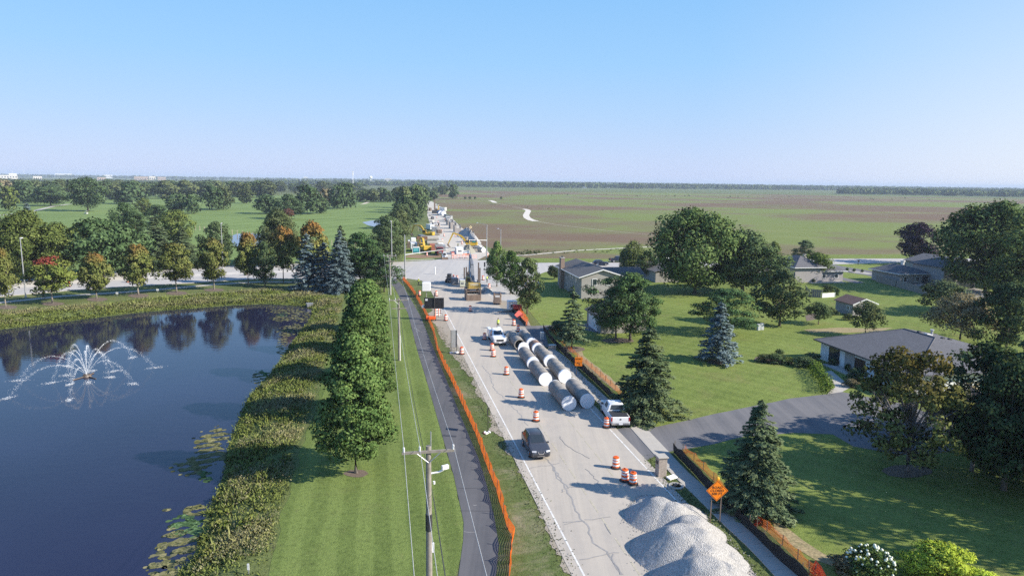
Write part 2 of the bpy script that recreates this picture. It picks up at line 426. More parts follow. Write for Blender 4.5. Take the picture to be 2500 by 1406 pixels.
sheet('golf_pond', gp([(884, 543), (905, 539), (932, 537), (945, 546), (940, 553), (915, 554), (898, 550)]), 0.03, GOLFW, step=4)
SAND = sim('sand', (0.5, 0.44, 0.34), 0.9)
sheet('sand_bunker', gp([(690, 497), (708, 492), (722, 491), (712, 497)]), 0.03, SAND)
sheet('sand_bunker', gp([(878, 500), (893, 494), (906, 493), (893, 498)]), 0.03, SAND)
ribbon('cart_path', gp([(-10, 527), (60, 520), (100, 511), (130, 504), (165, 499), (185, 498)]), 3.5, 0.03, CONC)
# gravel trails through the prairie
TRAIL = sim('trail_gravel', (0.62, 0.57, 0.5), 0.9)
ribbon('gravel_trail', resample(gp([(1195, 489.5), (1203, 491.5), (1209, 496), (1240, 502), (1281, 510), (1288, 513), (1287, 519), (1284, 525), (1287, 531), (1297, 536), (1320, 542), (1360, 549), (1420, 556), (1480, 563), (1540, 569), (1600, 574)]), 12, False), .8, 0.03, sim('faint_trail', (.4, .37, .28), .9))
ribbon('gravel_trail', resample(gp([(1196, 489.5), (1203, 491.5), (1209, 495)]), 6, False), 5.5, 0.034, TRAIL)
ribbon('gravel_trail', resample(gp([(1279, 510.5), (1286, 512), (1290, 515), (1287, 520), (1284, 526), (1287, 532), (1296, 537), (1308, 540)]), 6, False), 4.6, 0.034, TRAIL)
ribbon('gravel_trail', gp([(1260, 624.5), (1286, 623), (1340, 618), (1400, 612), (1480, 608), (1560, 604), (1640, 601)]), 1.6, 0.03, TRAIL)

# cross street and intersection
near_st = [(-300, 760), (-120, 737), (0, 724), (169, 709), (286, 701), (443, 692), (620, 681), (760, 681), (880, 681), (960, 680), (991, 680), (1028, 685), (1054, 699), (1067, 718)]
far_st = [(1320, 690), (1300, 676), (1332, 664), (1450, 657), (1700, 652), (2027, 646), (2183, 642), (2500, 640), (2500, 632), (2183, 631.5), (2019, 632), (1630, 640.5), (1294, 642), (1230, 638), (1188, 635.6), (1162, 635.6), (1082, 631.7), (1056, 635.6),
          (980, 639.5), (900, 641), (760, 643), (573, 650), (385, 656), (286, 663), (169, 673), (60, 682), (-120, 700), (-300, 718)]
st = near_st + [(1240, 735), (1262, 730)] + far_st
sheet('cross_street', gp(st), 0.034, STREETM, step=6)
# main road
def px_line(pts): return [Vector((p.x, p.y, 0)) for p in gp(pts)]
R0 = Vector((4.9, 40.4, 0)); RD = Vector((-0.1952, 0.9808, 0)); RN = Vector((RD.y, -RD.x, 0))
def RP(s, t, z=0.0): return R0 + RD * s + RN * t + Vector((0, 0, z))          # s metres along the road from the left edge line, t across it
ROADW = 10.35
sheet('main_road', [RP(-32, -0.75), RP(-32, ROADW + .6), RP(128, ROADW + 1.0), RP(128, -0.9)], 0.038, ROADM, step=5)
GR = resample([RP(-32, -1.5), RP(-10, -1.3), RP(2, -1.2), RP(13, -1.3), RP(20, -1.4), RP(27, -1.7), RP(36, -1.6), RP(45, -1.5), RP(52, -1.9), RP(58, -2.4), RP(68, -3.0), RP(80, -3.6), RP(92, -3.2), RP(105, -2)], 0.8, False)
GR = resample(GR, .25, False); wk = np.convolve(np.random.default_rng(4).normal(size=len(GR) + 30), np.ones(9) / 9, 'same')[15:15 + len(GR)] * .75 + np.convolve(np.random.default_rng(5).normal(size=len(GR) + 60), np.ones(31) / 31, 'same')[30:30 + len(GR)] * 1.4
GR = [p + RN * (.3 + wk[i] + rng.uniform(-.1, .1)) for i, p in enumerate(GR)]
sheet('gravel_shoulder', GR + [RP(105, 0), RP(-32, 0)], 0.024, GRAVEL)
sheet('gravel_shoulder', resample([RP(62, ROADW), RP(128, ROADW), RP(128, ROADW + 5), RP(90, ROADW + 4.2), RP(62, ROADW + 2)], 1.5), 0.024, GRAVEL, jit=0.25)
road = bpy.data.objects['main_road']
m = MB()
for s0 in np.arange(-30, 105, 3.0):
    for t0, w0 in ((0, 0.13), (ROADW, 0.13)):
        if t0 and s0 > 62: continue
        m.face([RP(s0, t0 - w0 / 2, .043), RP(s0, t0 + w0 / 2, .043), RP(s0 + 2.9, t0 + w0 / 2, .043), RP(s0 + 2.9, t0 - w0 / 2, .043)])
m.build('edge_line', PAINT, road)
OLDY = sim('worn_yellow_paint', (0.43, 0.39, 0.3), 0.8, var=0.25, scale=5)
m = MB()
for t0 in (3.55, 6.9):
    for s0 in np.arange(-28, 60, 3.0):
        m.face([RP(s0, t0 - .06, .043), RP(s0, t0 + .06, .043), RP(s0 + 2.2, t0 + .06, .043), RP(s0 + 2.2, t0 - .06, .043)])
m.build('lane_line', OLDY, road)
# sealed cracks
def crack(pts, w0):
    q = []
    for i in range(len(pts) - 1):
        a, b = pts[i], pts[i + 1]; k = max(2, int((b - a).length / 0.5))
        for j in range(k): q.append(a.lerp(b, j / k) + Vector((rng.uniform(-.13, .13), rng.uniform(-.1, .1), 0)))
    q.append(pts[-1]); l, r = ribbon_pts(q, w0)
    return q, l, r
m = MB()
def add_crack(px, w0, zz):
    q, l, r = crack([Vector((p.x, p.y, 0)) for p in gp(px)], w0)
    for i in range(len(q) - 1):
        m.face([(r[i].x, r[i].y, zz), (r[i + 1].x, r[i + 1].y, zz), (l[i + 1].x, l[i + 1].y, zz), (l[i].x, l[i].y, zz)])
cracks = [([(1176, 893), (1196, 915), (1206, 950), (1222, 965), (1243, 985), (1268, 1010), (1290, 1040)], .1), ([(1330, 1118), (1347, 1135), (1357, 1160), (1380, 1190), (1400, 1230), (1412, 1255), (1426, 1275), (1440, 1300), (1448, 1325), (1475, 1345), (1486, 1352), (1500, 1375), (1520, 1404)], .13),
          ([(1347, 1135), (1356, 1150), (1374, 1178), (1388, 1193)], .12), ([(1347, 1135), (1325, 1139), (1296, 1143)], .08), ([(1347, 1135), (1366, 1131)], .08), ([(1388, 1190), (1410, 1190)], .07), ([(1426, 1272), (1400, 1274), (1375, 1276)], .1), ([(1424, 1270), (1378, 1281)], .08),
          ([(1430, 1270), (1465, 1266), (1490, 1262)], .08), ([(1486, 1352), (1450, 1360), (1416, 1367)], .09), ([(1486, 1352), (1512, 1350)], .08), ([(1493, 1352), (1505, 1385), (1515, 1404)], .09), ([(1388, 1190), (1372, 1196), (1370, 1202), (1378, 1200)], .06),
          ([(1430, 1145), (1458, 1175), (1478, 1205)], .05), ([(1480, 1280), (1492, 1305)], .06), ([(1366, 1066), (1385, 1090), (1440, 1120)], .05)]
for i, (px, w0) in enumerate(cracks): add_crack(px, w0, 0.0445 + 0.0008 * i)
m.build('crack_seal', TAR, road)

# far road under reconstruction
sheet('far_road', gp([(1080, 633), (1078, 610), (1060, 580), (1050, 548), (1043, 525), (1045, 505), (1040, 490), (1046, 488), (1064, 497), (1090, 523), (1111, 540), (1124, 554), (1158, 580), (1186, 608), (1196, 620), (1164, 636)]), 0.03, asphalt('dusty_base', (0.47, 0.43, 0.37), (0.53, 0.485, 0.42)), step=6)
sheet('bare_soil', gp([(985, 628), (1000, 622), (1075, 621), (1080, 629), (1020, 631)]), 0.028, sim('bare_soil', (0.25, 0.16, 0.1), 0.95, var=0.3), step=5, jit=0.4)
ribbon('far_sidewalk', gp([(985, 636.5), (1040, 634), (1060, 633.5)]), 1.6, 0.02, CONC, th=0.03)

# bike path
pl = [(940, 676), (962, 700), (996, 765), (1019, 856), (1043, 934), (1080, 1064), (1108, 1162), (1132, 1274), (1131, 1318), (1119, 1406), (1110, 1460)]
pr = [(1205, 1460), (1211, 1406), (1218, 1330), (1207, 1264), (1189, 1186), (1168, 1118), (1142, 1056), (1118, 999), (1082, 908), (1048, 825), (1027, 773), (985, 700), (962, 676)]
bike = sheet('bike_path', gp(pl + pr), 0.03, PATHM, step=3)
m = MB()
for a, b, w0 in (((1080, 1063), (1114, 1066), .42), ((1119, 1192), (1190, 1192), .05), ((1124, 1247), (1206, 1248), .05), ((1140, 1100), (1166, 1096), .04), ((1148, 1141), (1178, 1143), .04), ((1010, 790), (1040, 792), .5), ((1022, 862), (1062, 863), .3)):
    A, Bq = G(*a), G(*b); dd = (Bq - A).normalized(); n = Vector((-dd.y, dd.x, 0)) * w0 / 2
    m.face([(A - n) + Vector((0, 0, .036)), Bq - n + Vector((0, 0, .036)), Bq + n + Vector((0, 0, .036)), A + n + Vector((0, 0, .036))])
m.build('path_patch', sim('dark_patch', (0.05, 0.052, 0.062), 0.8), bike)
m = MB()
for i, (a, b, w0) in enumerate((((1135, 1298), (1163, 1299), .05), ((1019, 845), (1040, 852), .06), ((1018, 866), (1050, 862), .06), ((1028, 880), (1052, 876), .07), ((1010, 800), (1030, 812), .09), ((1157, 1233), (1164, 1233), .07), ((1024, 872), (1040, 868), .06))):
    q, l, r = crack([Vector((p.x, p.y, 0)) for p in gp([a, b])], w0)
    for k in range(len(q) - 1): m.face([(r[k].x, r[k].y, .0365 + i * .0005), (r[k + 1].x, r[k + 1].y, .0365 + i * .0005), (l[k + 1].x, l[k + 1].y, .0365 + i * .0005), (l[k].x, l[k].y, .0365 + i * .0005)])
m.build('pale_crack', sim('pale_filler', (0.3, 0.29, 0.28), 0.8), bike)

# lawns
lawn_l = [(610, 1480), (654, 1406), (670, 1339), (685, 1256), (706, 1207), (722, 1150), (743, 1074), (770, 1010), (785, 930), (800, 870), (822, 830), (832, 778), (845, 726), (870, 712), (942, 702), (962, 700), (996, 765), (1019, 856), (1043, 934), (1080, 1064), (1108, 1162), (1132, 1274), (1131, 1318), (1119, 1406), (1110, 1480)]
sheet('lawn', gp(lawn_l), 0.016, LAWN_L, step=1.2, jit=0.2)
sheet('verge_grass', gp([(1205, 1470), (1211, 1406), (1218, 1330), (1207, 1264), (1189, 1186), (1168, 1118), (1142, 1056), (1118, 999), (1082, 908), (1048, 825), (1027, 773), (985, 700), (976, 686), (991, 682), (1028, 687), (1052, 701), (1064, 722), (1052, 760), (1062, 800), (1095, 850), (1130, 905), (1170, 975), (1210, 1060), (1245, 1130), (1290, 1220), (1330, 1290), (1350, 1350), (1390, 1430)]), 0.012, grass_mat('verge', (0.05, 0.085, 0.02), (0.085, 0.125, 0.035), (0.14, 0.165, 0.06), dry=((0.3, 0.255, 0.18), 0.9)))
lawn_r = [RP(-32, ROADW + 5.0), RP(-10, ROADW + 5.0), RP(20, ROADW + 5), RP(60, ROADW + 4), RP(110, ROADW + 7)] + gp([(1300, 672), (1332, 661), (1450, 655), (1700, 650), (2027, 644), (2183, 640), (2600, 638)]) + [Vector((250, 160, 0)), Vector((120, 35, 0)), Vector((60, 20, 0))]
sheet('house_lawn', lawn_r, 0.016, LAWN_R)
sheet('corner_lawn', gp([(981, 638), (985, 620), (1000, 600), (1015, 585), (1035, 575), (1052, 585), (1066, 612), (1062, 634)]), 0.02, LAWN_R, step=6)
sheet('street_verge', gp([(1194, 634), (1180, 600), (1200, 606), (1285, 630), (1294, 639), (1240, 637)]), 0.018, GRASS, step=6)
sheet('street_verge', gp([(1294, 640.5), (1262, 627), (1283, 630), (1480, 632), (1630, 629), (2019, 622), (2183, 621), (2500, 622), (2500, 631), (2183, 631), (2019, 631.4), (1630, 640)]), 0.02, LAWN_R)
sheet('street_verge', gp([(-300, 775), (-120, 748), (0, 735), (169, 718), (286, 708), (443, 698), (620, 689), (780, 690), (960, 690), (985, 684), (960, 681), (880, 682), (760, 682), (620, 682), (443, 693), (286, 702), (169, 710), (0, 725), (-120, 738), (-300, 761)]), 0.02, GRASS)
# near walk along the pond street
ribbon('sidewalk', gp([(-300, 783), (-120, 755), (0, 739), (156, 723), (312, 713), (390, 707), (521, 695), (640, 688), (760, 690)]), 1.8, 0.02, CONC, th=0.03)
# kerbs of the street
ribbon('street_kerb', gp([(-300, 761), (-120, 738), (0, 725), (169, 710), (286, 702), (443, 693), (620, 682)]), 0.35, 0.03, CONC, th=0.11)
ribbon('street_kerb', gp([(-300, 717), (-120, 699), (60, 681.3), (169, 672.3), (286, 662.3), (385, 655.4), (573, 649.5)]), 0.35, 0.03, CONC, th=0.11)
# a paler newly scraped lane down the street
sheet('street_patch', gp([(-300, 741), (0, 707), (169, 694), (286, 685), (443, 677), (620, 668), (760, 664), (760, 660), (620, 663), (443, 670), (286, 677), (169, 685), (0, 697), (-300, 729)]), 0.042, asphalt('scraped', (0.52, 0.485, 0.44), (0.56, 0.53, 0.48)), step=5)

# right-hand sidewalk of the main road: slabs one by one
SW = thing('sidewalk', None, None); SW['kind'] = 'structure'
sl_l = px_line([(1333, 853), (1366.6, 877), (1398, 916), (1431.7, 950), (1470, 990), (1540, 1040), (1603.6, 1113), (1637, 1155), (1700, 1212), (1775, 1287), (1840, 1344.5), (1892, 1402), (1950, 1465)])
sl_r = px_line([(1347, 853), (1381, 877), (1410, 912), (1447, 945), (1497, 990), (1567, 1040), (1630, 1105), (1667, 1142), (1733, 1202), (1811, 1275), (1878, 1335), (1945, 1404), (2010, 1465)])
cen = [(a + b) / 2 for a, b in zip(sl_l, sl_r)]
cen = [Vector((p.x, p.y, 0)) for p in cen]
cc = resample(cen, 0.5, False); acc = 0; slabs = [cc[0]]
for a, b in zip(cc, cc[1:]):
    acc += (b - a).length
    if acc >= 1.55: slabs.append(b); acc = 0
sme = MB().box((0, 0, 0), (1.62, 1.52, 0.09), bev=0.012).mesh('walk_slab'); sme.materials.append(CONC)
for i in range(len(slabs) - 1):
    a, b = slabs[i], slabs[i + 1]
    o = bpy.data.objects.new('slab', sme); COL.objects.link(o); o.parent = SW
    c = (a + b) / 2; o.location = (c.x, c.y, 0.02 + rng.uniform(-.004, .004)); o.rotation_euler = (0, 0, math.atan2((b - a).y, (b - a).x) - math.pi / 2)
    o.scale = (1, (b - a).length / 1.545, 1)
# driveways
drv = [(1562, 1046), (1585, 1046), (1668, 1028), (1747, 1010), (1850, 989.5), (1928, 973), (2011, 963), (2056, 957), (2200, 985), (2330, 1030), (2330, 1100), (2200, 1110), (2084, 1090), (2032, 1060), (1938, 1057), (1814, 1066), (1744, 1084), (1679, 1096), (1630, 1103), (1604, 1112)]
sheet('driveway', gp(drv), 0.026, DRIVEM, step=2.0, jit=0.05)
sheet('driveway_apron', gp([(1492, 1050), (1540, 1042), (1603, 1112), (1570, 1128)]), 0.032, DRIVEM, step=2)
sheet('driveway', gp([(1277, 791), (1300, 796), (1360, 793), (1432, 790), (1470, 815), (1425, 805), (1380, 802), (1330, 806), (1340, 850), (1310, 838)]), 0.028, DRIVEM, step=3)
sheet('driveway', gp([(2030, 645), (2060, 651), (2130, 662), (2145, 680), (2115, 672), (2060, 664), (2015, 653)]), 0.028, DRIVEM, step=4)
sheet('driveway', gp([(2045, 676), (2060, 678), (2112, 690), (2090, 692), (2050, 683)]), 0.028, DRIVEM, step=4)
sheet('paver_path', gp([(2012, 908), (2030, 905), (2078, 945), (2056, 957), (2022, 962), (2025, 955), (2040, 945)]), 0.03, CONC, step=2)
MULB = [(870, 1156, 30, 9), (1578, 1016, 38, 13), (1842, 1240, 44, 22), (1752, 884, 26, 6), (1508, 832, 40, 6), (1396, 853, 30, 8), (14, 750, 28, 5), (128, 742, 28, 5), (236, 731, 26, 5), (338, 722, 26, 5), (431, 716, 26, 5), (523, 708, 24, 4), (2215, 1150, 60, 16)]
for x, y, a, b in MULB:
    sheet('mulch_bed', [G(x + a * math.cos(k * .35) * rng.uniform(.9, 1.1), y + b * math.sin(k * .35) * rng.uniform(.9, 1.1)) for k in range(18)], 0.033, MULCH)
sheet('mulch_bed', gp([(1840, 880), (1890, 890), (1935, 888), (1940, 876), (1890, 868), (1845, 872)]), 0.033, MULCH, step=2)
sheet('worn_turf', gp([(1880, 1262), (1905, 1278), (1960, 1320), (2010, 1350), (2050, 1366), (2030, 1380), (1985, 1362), (1930, 1330), (1895, 1295)]), 0.03, sim('straw', (0.3, 0.24, 0.13), 0.95, var=0.5, scale=5, dirt=(0.1, 0.13, 0.04), bump=0.5), step=1, jit=0.25)
sheet('worn_turf', gp([(1410, 850), (1440, 880), (1500, 930), (1540, 955), (1500, 955), (1450, 915), (1405, 870)]), 0.03, sim('straw', (0.3, 0.24, 0.13)), step=2, jit=0.3)
sheet('worn_turf', gp([(1960, 805), (2050, 800), (2120, 802), (2180, 800), (2150, 810), (2060, 812), (1980, 812)]), 0.03, sim('straw', (0.3, 0.24, 0.13)), step=3, jit=0.3)
sheet('garden_soil', gp([(1965, 770), (1990, 765), (2000, 778), (1970, 784)]), 0.03, MULCH, step=3)
sheet('kerb_bed', gp([(2070, 660), (2110, 664), (2135, 669), (2120, 670), (2085, 666)]), 0.03, sim('stone_bed', (0.4, 0.37, 0.33)), step=3)

# the air
HZ = NT('haze'); HZ.t.nodes.remove(HZ.b); pv = HZ.new('ShaderNodeVolumePrincipled'); pv.inputs['Color'].default_value = (0.68, 0.81, 1.0, 1)
pv.inputs['Density'].default_value = 0.00012; pv.inputs['Anisotropy'].default_value = 0.0; HZ.link(pv.outputs[0], HZ.out.inputs['Volume'])
hz = MB().box((0, 7800, 26), (27000, 16300, 58)).build('haze', HZ.m, kind='stuff')
# ================================================================== TREES
LK = 2.0
def leaf_mat(name, lo, mid, hi, top=None, top2=None, trans=0.25, zr=(0.45, 0.9)):
    t = NT(name); at = t.new('ShaderNodeAttribute', attribute_name='v'); oi = t.new('ShaderNodeObjectInfo')
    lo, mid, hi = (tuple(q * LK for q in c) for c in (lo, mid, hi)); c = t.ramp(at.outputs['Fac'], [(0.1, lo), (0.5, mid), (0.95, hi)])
    if top:
        tc = t.new('ShaderNodeTexCoord'); sp = t.new('ShaderNodeSeparateXYZ'); t.link(tc.outputs['Generated'], sp.inputs[0])
        n = t.noise(tc.outputs['Generated'], 3.2, 3, 0.6)
        k = t.math('ADD', t.math('MULTIPLY', sp.outputs[2], 0.75), t.math('MULTIPLY', n, 0.5))
        k = t.math('ADD', k, t.math('MULTIPLY', t.math('SUBTRACT', oi.outputs['Random'], 0.5), 0.25))
        c = t.mix(t.ramp(k, [(zr[0], 0.0), (zr[1], 1.0)]), c, t.mix(at.outputs['Fac'], top, top2 or top))
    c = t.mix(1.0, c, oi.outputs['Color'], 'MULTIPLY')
    hv = t.new('ShaderNodeHueSaturation'); t.link(c, hv.inputs['Color'])
    t.link(t.math('ADD', 0.82, t.math('MULTIPLY', oi.outputs['Random'], 0.36)), hv.inputs['Value'])
    df = t.new('ShaderNodeBsdfDiffuse'); tr = t.new('ShaderNodeBsdfTranslucent'); mx = t.new('ShaderNodeMixShader'); mx.inputs[0].default_value = trans
    na = t.new('ShaderNodeAttribute', attribute_name='nn'); vt = t.new('ShaderNodeVectorTransform', vector_type='NORMAL', convert_from='OBJECT', convert_to='WORLD'); t.link(na.outputs['Vector'], vt.inputs[0])
    gm = t.new('ShaderNodeNewGeometry'); vm = t.new('ShaderNodeMix', data_type='VECTOR'); vm.inputs[0].default_value = 0.3; t.link(vt.outputs[0], vm.inputs[4]); t.link(gm.outputs['Normal'], vm.inputs[5])
    nz = t.new('ShaderNodeVectorMath', operation='NORMALIZE'); t.link(vm.outputs[1], nz.inputs[0]); t.link(nz.outputs[0], df.inputs['Normal']); t.link(nz.outputs[0], tr.inputs['Normal'])
    t.link(hv.outputs[0], df.inputs[0]); t.link(t.mix(0.5, hv.outputs[0], (0.16, 0.2, 0.03)), tr.inputs[0])
    t.link(df.outputs[0], mx.inputs[1]); t.link(tr.outputs[0], mx.inputs[2])
    t.n.remove(t.b); t.link(mx.outputs[0], t.out.inputs['Surface']); return t.m
L_MAPLE = leaf_mat('maple_leaves', (.033, .062, .02), (.063, .103, .032), (.108, .148, .05))
L_GREEN = leaf_mat('green_leaves', (.03, .048, .022), (.054, .079, .036), (.095, .124, .058))
L_OLIVE = leaf_mat('olive_leaves', (.032, .045, .021), (.06, .076, .034), (.1, .118, .053))
L_YEL = leaf_mat('yellow_green_leaves', (.042, .06, .018), (.075, .098, .028), (.12, .142, .045))
L_TURN = leaf_mat('turning_leaves', (.056, .072, .02), (.095, .11, .034), (.15, .155, .052), top=(.17, .1, .032), top2=(.29, .16, .055), zr=(.76, 1.18))
L_RED = leaf_mat('red_topped_leaves', (.05, .07, .016), (.088, .11, .028), (.14, .15, .042), top=(.17, .035, .03), top2=(.26, .07, .05), zr=(.97, 1.07))
L_COPPER = leaf_mat('copper_leaves', (.01, .007, .012), (.02, .013, .023), (.042, .032, .047), trans=.05)
L_REDDISH = leaf_mat('reddish_leaves', (.05, .025, .02), (.09, .045, .035), (.13, .07, .05))
L_BROWN = leaf_mat('dry_leaves', (.07, .06, .035), (.125, .11, .065), (.19, .165, .11))
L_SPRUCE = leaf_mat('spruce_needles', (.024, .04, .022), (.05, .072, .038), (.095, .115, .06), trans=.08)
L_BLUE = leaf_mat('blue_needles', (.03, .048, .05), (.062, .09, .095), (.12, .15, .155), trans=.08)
L_PINE = leaf_mat('pine_needles', (.022, .042, .02), (.048, .08, .035), (.095, .135, .06), trans=.1)
L_WILLOW = leaf_mat('willow_leaves', (.05, .07, .02), (.1, .13, .045), (.16, .19, .075), trans=.3)
L_LIME = leaf_mat('lime_leaves', (.17, .23, .02), (.25, .31, .04), (.33, .38, .06), trans=.25)
L_OAK = leaf_mat('oak_leaves', (.035, .045, .016), (.07, .082, .028), (.12, .125, .045), top=(.1, .085, .025), top2=(.13, .115, .04), zr=(.75, 1.1))
L_HEDGE = leaf_mat('hedge_leaves', (.045, .08, .014), (.075, .12, .022), (.11, .16, .035))
BARK = sim('bark', (.14, .115, .095), .95, var=.4, scale=6, bump=.6)
PBARK = sim('pale_bark', (.26, .235, .205), .95, var=.3, scale=6)
GBARK = sim('grey_twigs', (.22, .2, .2), .95, var=.25, scale=3)

def orient(N, rg):
    a = rg.normal(size=N.shape); t = np.cross(N, a); t /= np.linalg.norm(t, axis=1)[:, None] + 1e-9
    return t, np.cross(N, t)
def leaf_cards(Pn, N, size, rg, asp=0.62, tdir=None):
    """diamond-shaped leaf clusters at points Pn facing N"""
    N = N / (np.linalg.norm(N, axis=1)[:, None] + 1e-9)
    if tdir is None: T, B = orient(N, rg)
    else:
        T = tdir / (np.linalg.norm(tdir, axis=1)[:, None] + 1e-9); B = np.cross(N, T); B /= np.linalg.norm(B, axis=1)[:, None] + 1e-9
    s = (size * rg.uniform(.65, 1.35, len(Pn)))[:, None]
    V = np.stack([Pn - T * s * .5, Pn + B * s * asp * .5 + T * s * .08, Pn + T * s * .5, Pn - B * s * asp * .5 + T * s * .08], 1).reshape(-1, 3)
    return V, np.arange(len(V)).reshape(-1, 4)
PROF = {
    'round': lambda t: np.sqrt(np.clip(1 - (2 * t - 1) ** 2, 0, 1)),
    'oval': lambda t: np.clip(np.sin(np.pi * np.clip(t, 0, 1) ** .8), 0, 1) ** .7,
    'cone': lambda t: np.clip(np.minimum(1.0, .45 + t * 4.0) * (1 - t) ** .62 * 1.12, 0, 1),
    'dome': lambda t: np.sqrt(np.clip(1 - t ** 2.2, 0, 1)) * np.clip(.55 + t * 3, 0, 1),
    'vase': lambda t: np.clip(.35 + t * 1.1, 0, 1) * np.sqrt(np.clip(1 - np.clip((t - .55) / .45, 0, 1) ** 2, 0, 1)),
}
KEEP = {}
def broadleaf(seed, H=14., D=10., base=.18, prof='round', ncl=70, per=110, leaf=.45, cr=.17, flat=.8, asp=.62, wob=.16, inner=.3):
    """crown leaves + clump centres; H height, D diameter, base = share of height free of leaves"""
    rg = np.random.default_rng(seed); t = rg.beta(1.25, 1.15, ncl); az = rg.uniform(0, 2 * np.pi, ncl)
    lobes = 1 + wob * np.sin(az * 2 + rg.uniform(0, 6)) + wob * .8 * np.sin(az * 3 + t * 5 + rg.uniform(0, 6))
    rr = PROF[prof](t) * D / 2 * lobes * np.where(rg.random(ncl) < inner, rg.uniform(.1, .6, ncl), rg.uniform(.68, .92, ncl))
    C = np.c_[rr * np.cos(az), rr * np.sin(az), H * (base + (1 - base) * (.04 + .9 * t))]
    R_ = cr * D * .5 * rg.uniform(.65, 1.35, ncl) * 1.15
    k = np.repeat(np.arange(ncl), per); n = len(k)
    d = rg.normal(size=(n, 3)); d[:, 2] = d[:, 2] * .8 + .25; d /= np.linalg.norm(d, axis=1)[:, None]
    rad = R_[k] * np.where(rg.random(n) < .25, rg.uniform(.3, .8, n), rg.uniform(.8, 1.12, n))
    Pn = C[k] + d * rad[:, None] * np.array([1, 1, flat]); N = d + rg.normal(size=(n, 3)) * .55
    V, F = leaf_cards(Pn, N, leaf, rg, asp)
    V[:, 2] = np.maximum(V[:, 2], .3)
    v = np.clip(rg.random(ncl)[k] * .45 + rg.random(n) * .55, 0, 1)
    cc = np.array([0, 0, H * (base + (1 - base) * .45)]); o = (Pn - cc) / np.array([D / 2, D / 2, H * .5]); nn = d * .7 + o * .55 + rg.normal(size=(n, 3)) * .3; KEEP['nn'] = nn
    return V, F, v, C
def conifer(seed, H=10., D=5., base=.06, layers=17, nb=9, per=75, leaf=.3, power=.85, droop=.32, rag=.25):
    rg = np.random.default_rng(seed); Ps, Ns, Ts, vs = [], [], [], []
    for i in range(layers):
        for b in range(max(4, int(nb * (1.15 - .5 * i / layers)))):
            t = (i + rg.uniform(-.35, .35)) / layers; t = min(max(t, 0), .97)
            L = D / 2 * ((1 - t) ** power) * rg.uniform(1 - rag, 1 + rag * .5) + .12; az = rg.uniform(0, 2 * np.pi); z0 = H * (base + (1 - base) * t)
            n = max(10, int(per * (.25 + .75 * L / (D / 2)))); u = rg.beta(1.6, 1.0, n); side = rg.normal(size=n) * .2 * L * (1.12 - u) + rg.normal(size=n) * .07
            r = u * L; z = z0 - droop * L * u ** 1.3 + .12 * L * u ** 4 - np.abs(rg.normal(size=n)) * .1 * L * .5 + H * .02
            ca, sa = np.cos(az), np.sin(az)
            Ps.append(np.c_[r * ca - side * sa, r * sa + side * ca, z])
            Ts.append(np.c_[np.full(n, ca), np.full(n, sa), np.full(n, -.25)] + rg.normal(size=(n, 3)) * .45)
            Ns.append(np.c_[np.full(n, ca) * .35, np.full(n, sa) * .35, np.ones(n)] + rg.normal(size=(n, 3)) * .45)
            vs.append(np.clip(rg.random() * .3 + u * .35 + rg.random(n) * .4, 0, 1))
    n = 90; zt = rg.uniform(.88, 1.0, n)
    Ps.append(np.c_[rg.normal(size=n) * .1 * D * (1.02 - zt), rg.normal(size=n) * .1 * D * (1.02 - zt), H * zt]); Ts.append(rg.normal(size=(n, 3)) * .4 + np.array([0, 0, .8])); Ns.append(rg.normal(size=(n, 3))); vs.append(rg.random(n))
    Pn, N, T = np.concatenate(Ps), np.concatenate(Ns), np.concatenate(Ts)
    rad = Pn * np.array([1, 1, 0]); rad /= np.linalg.norm(rad, axis=1)[:, None] + 1e-6; KEEP['nn'] = rad * .75 + np.array([0, 0, .65]) + rg.normal(size=Pn.shape) * .35
    Pn[:, 2] = np.maximum(Pn[:, 2], .12)
    V, F = leaf_cards(Pn, N, leaf, rg, .45, T)
    return V, F, np.concatenate(vs), None
def trunk_mesh(name, seed, H, r0, top=.7, C=None, nl=9, start=.2, bare=0):
    rg = random.Random(seed); m = MB()
    pts = [Vector((0, 0, -.15))]; n = 6
    for i in range(1, n + 1):
        z = H * top * i / n; pts.append(Vector((rg.uniform(-.012, .012) * H * i / n, rg.uniform(-.012, .012) * H * i / n, z)))
    m.tube(pts, [r0 * 1.25] + [r0 * (1 - .78 * i / n) for i in range(1, n + 1)], 8)
    if C is not None:
        cs = sorted(C.tolist(), key=lambda c: c[2])[:]; rg.shuffle(cs)
        for c in cs[:nl]:
            c = Vector(c); zs = min(max(start * H, c.z * rg.uniform(.35, .6)), H * top * .95); a = Vector((0, 0, zs))
            mid = a.lerp(c, .5) + Vector((0, 0, -.03 * H)); rr = r0 * .42
            m.tube([a, mid, c], [rr, rr * .6, rr * .2], 5)
            for _ in range(bare):
                p = a.lerp(c, rg.uniform(.3, .95)); q = p + Vector((rg.uniform(-1, 1), rg.uniform(-1, 1), rg.uniform(-.3, .7))) * H * .11
                m.tube([p, p.lerp(q, .5) + Vector((rg.uniform(-.1, .1), rg.uniform(-.1, .1), .1)), q], [rr * .3, rr * .2, rr * .06], 3)
                for _ in range(2):
                    s0 = p.lerp(q, rg.uniform(.4, .9)); s1 = s0 + Vector((rg.uniform(-1, 1), rg.uniform(-1, 1), rg.uniform(-.3, .5))) * H * .06
                    m.tube([s0, s1], [rr * .14, rr * .05], 3)
    return m.mesh(name, smooth=True)
PROTO = {}
def proto(key, kind, seed, H, D, leafname='crown', r0=None, top=.7, nl=9, start=.22, bare=0, **kw):
    V, F, v, C = (conifer if kind == 'con' else broadleaf)(seed, H=H, D=D, **kw)
    cm = npmesh('crown', V, F, v, nn=KEEP['nn']); tm = trunk_mesh('trunk', seed, H, r0 or H * .02, top, C, nl, start, bare)
    PROTO[key] = (cm, tm, H, D)
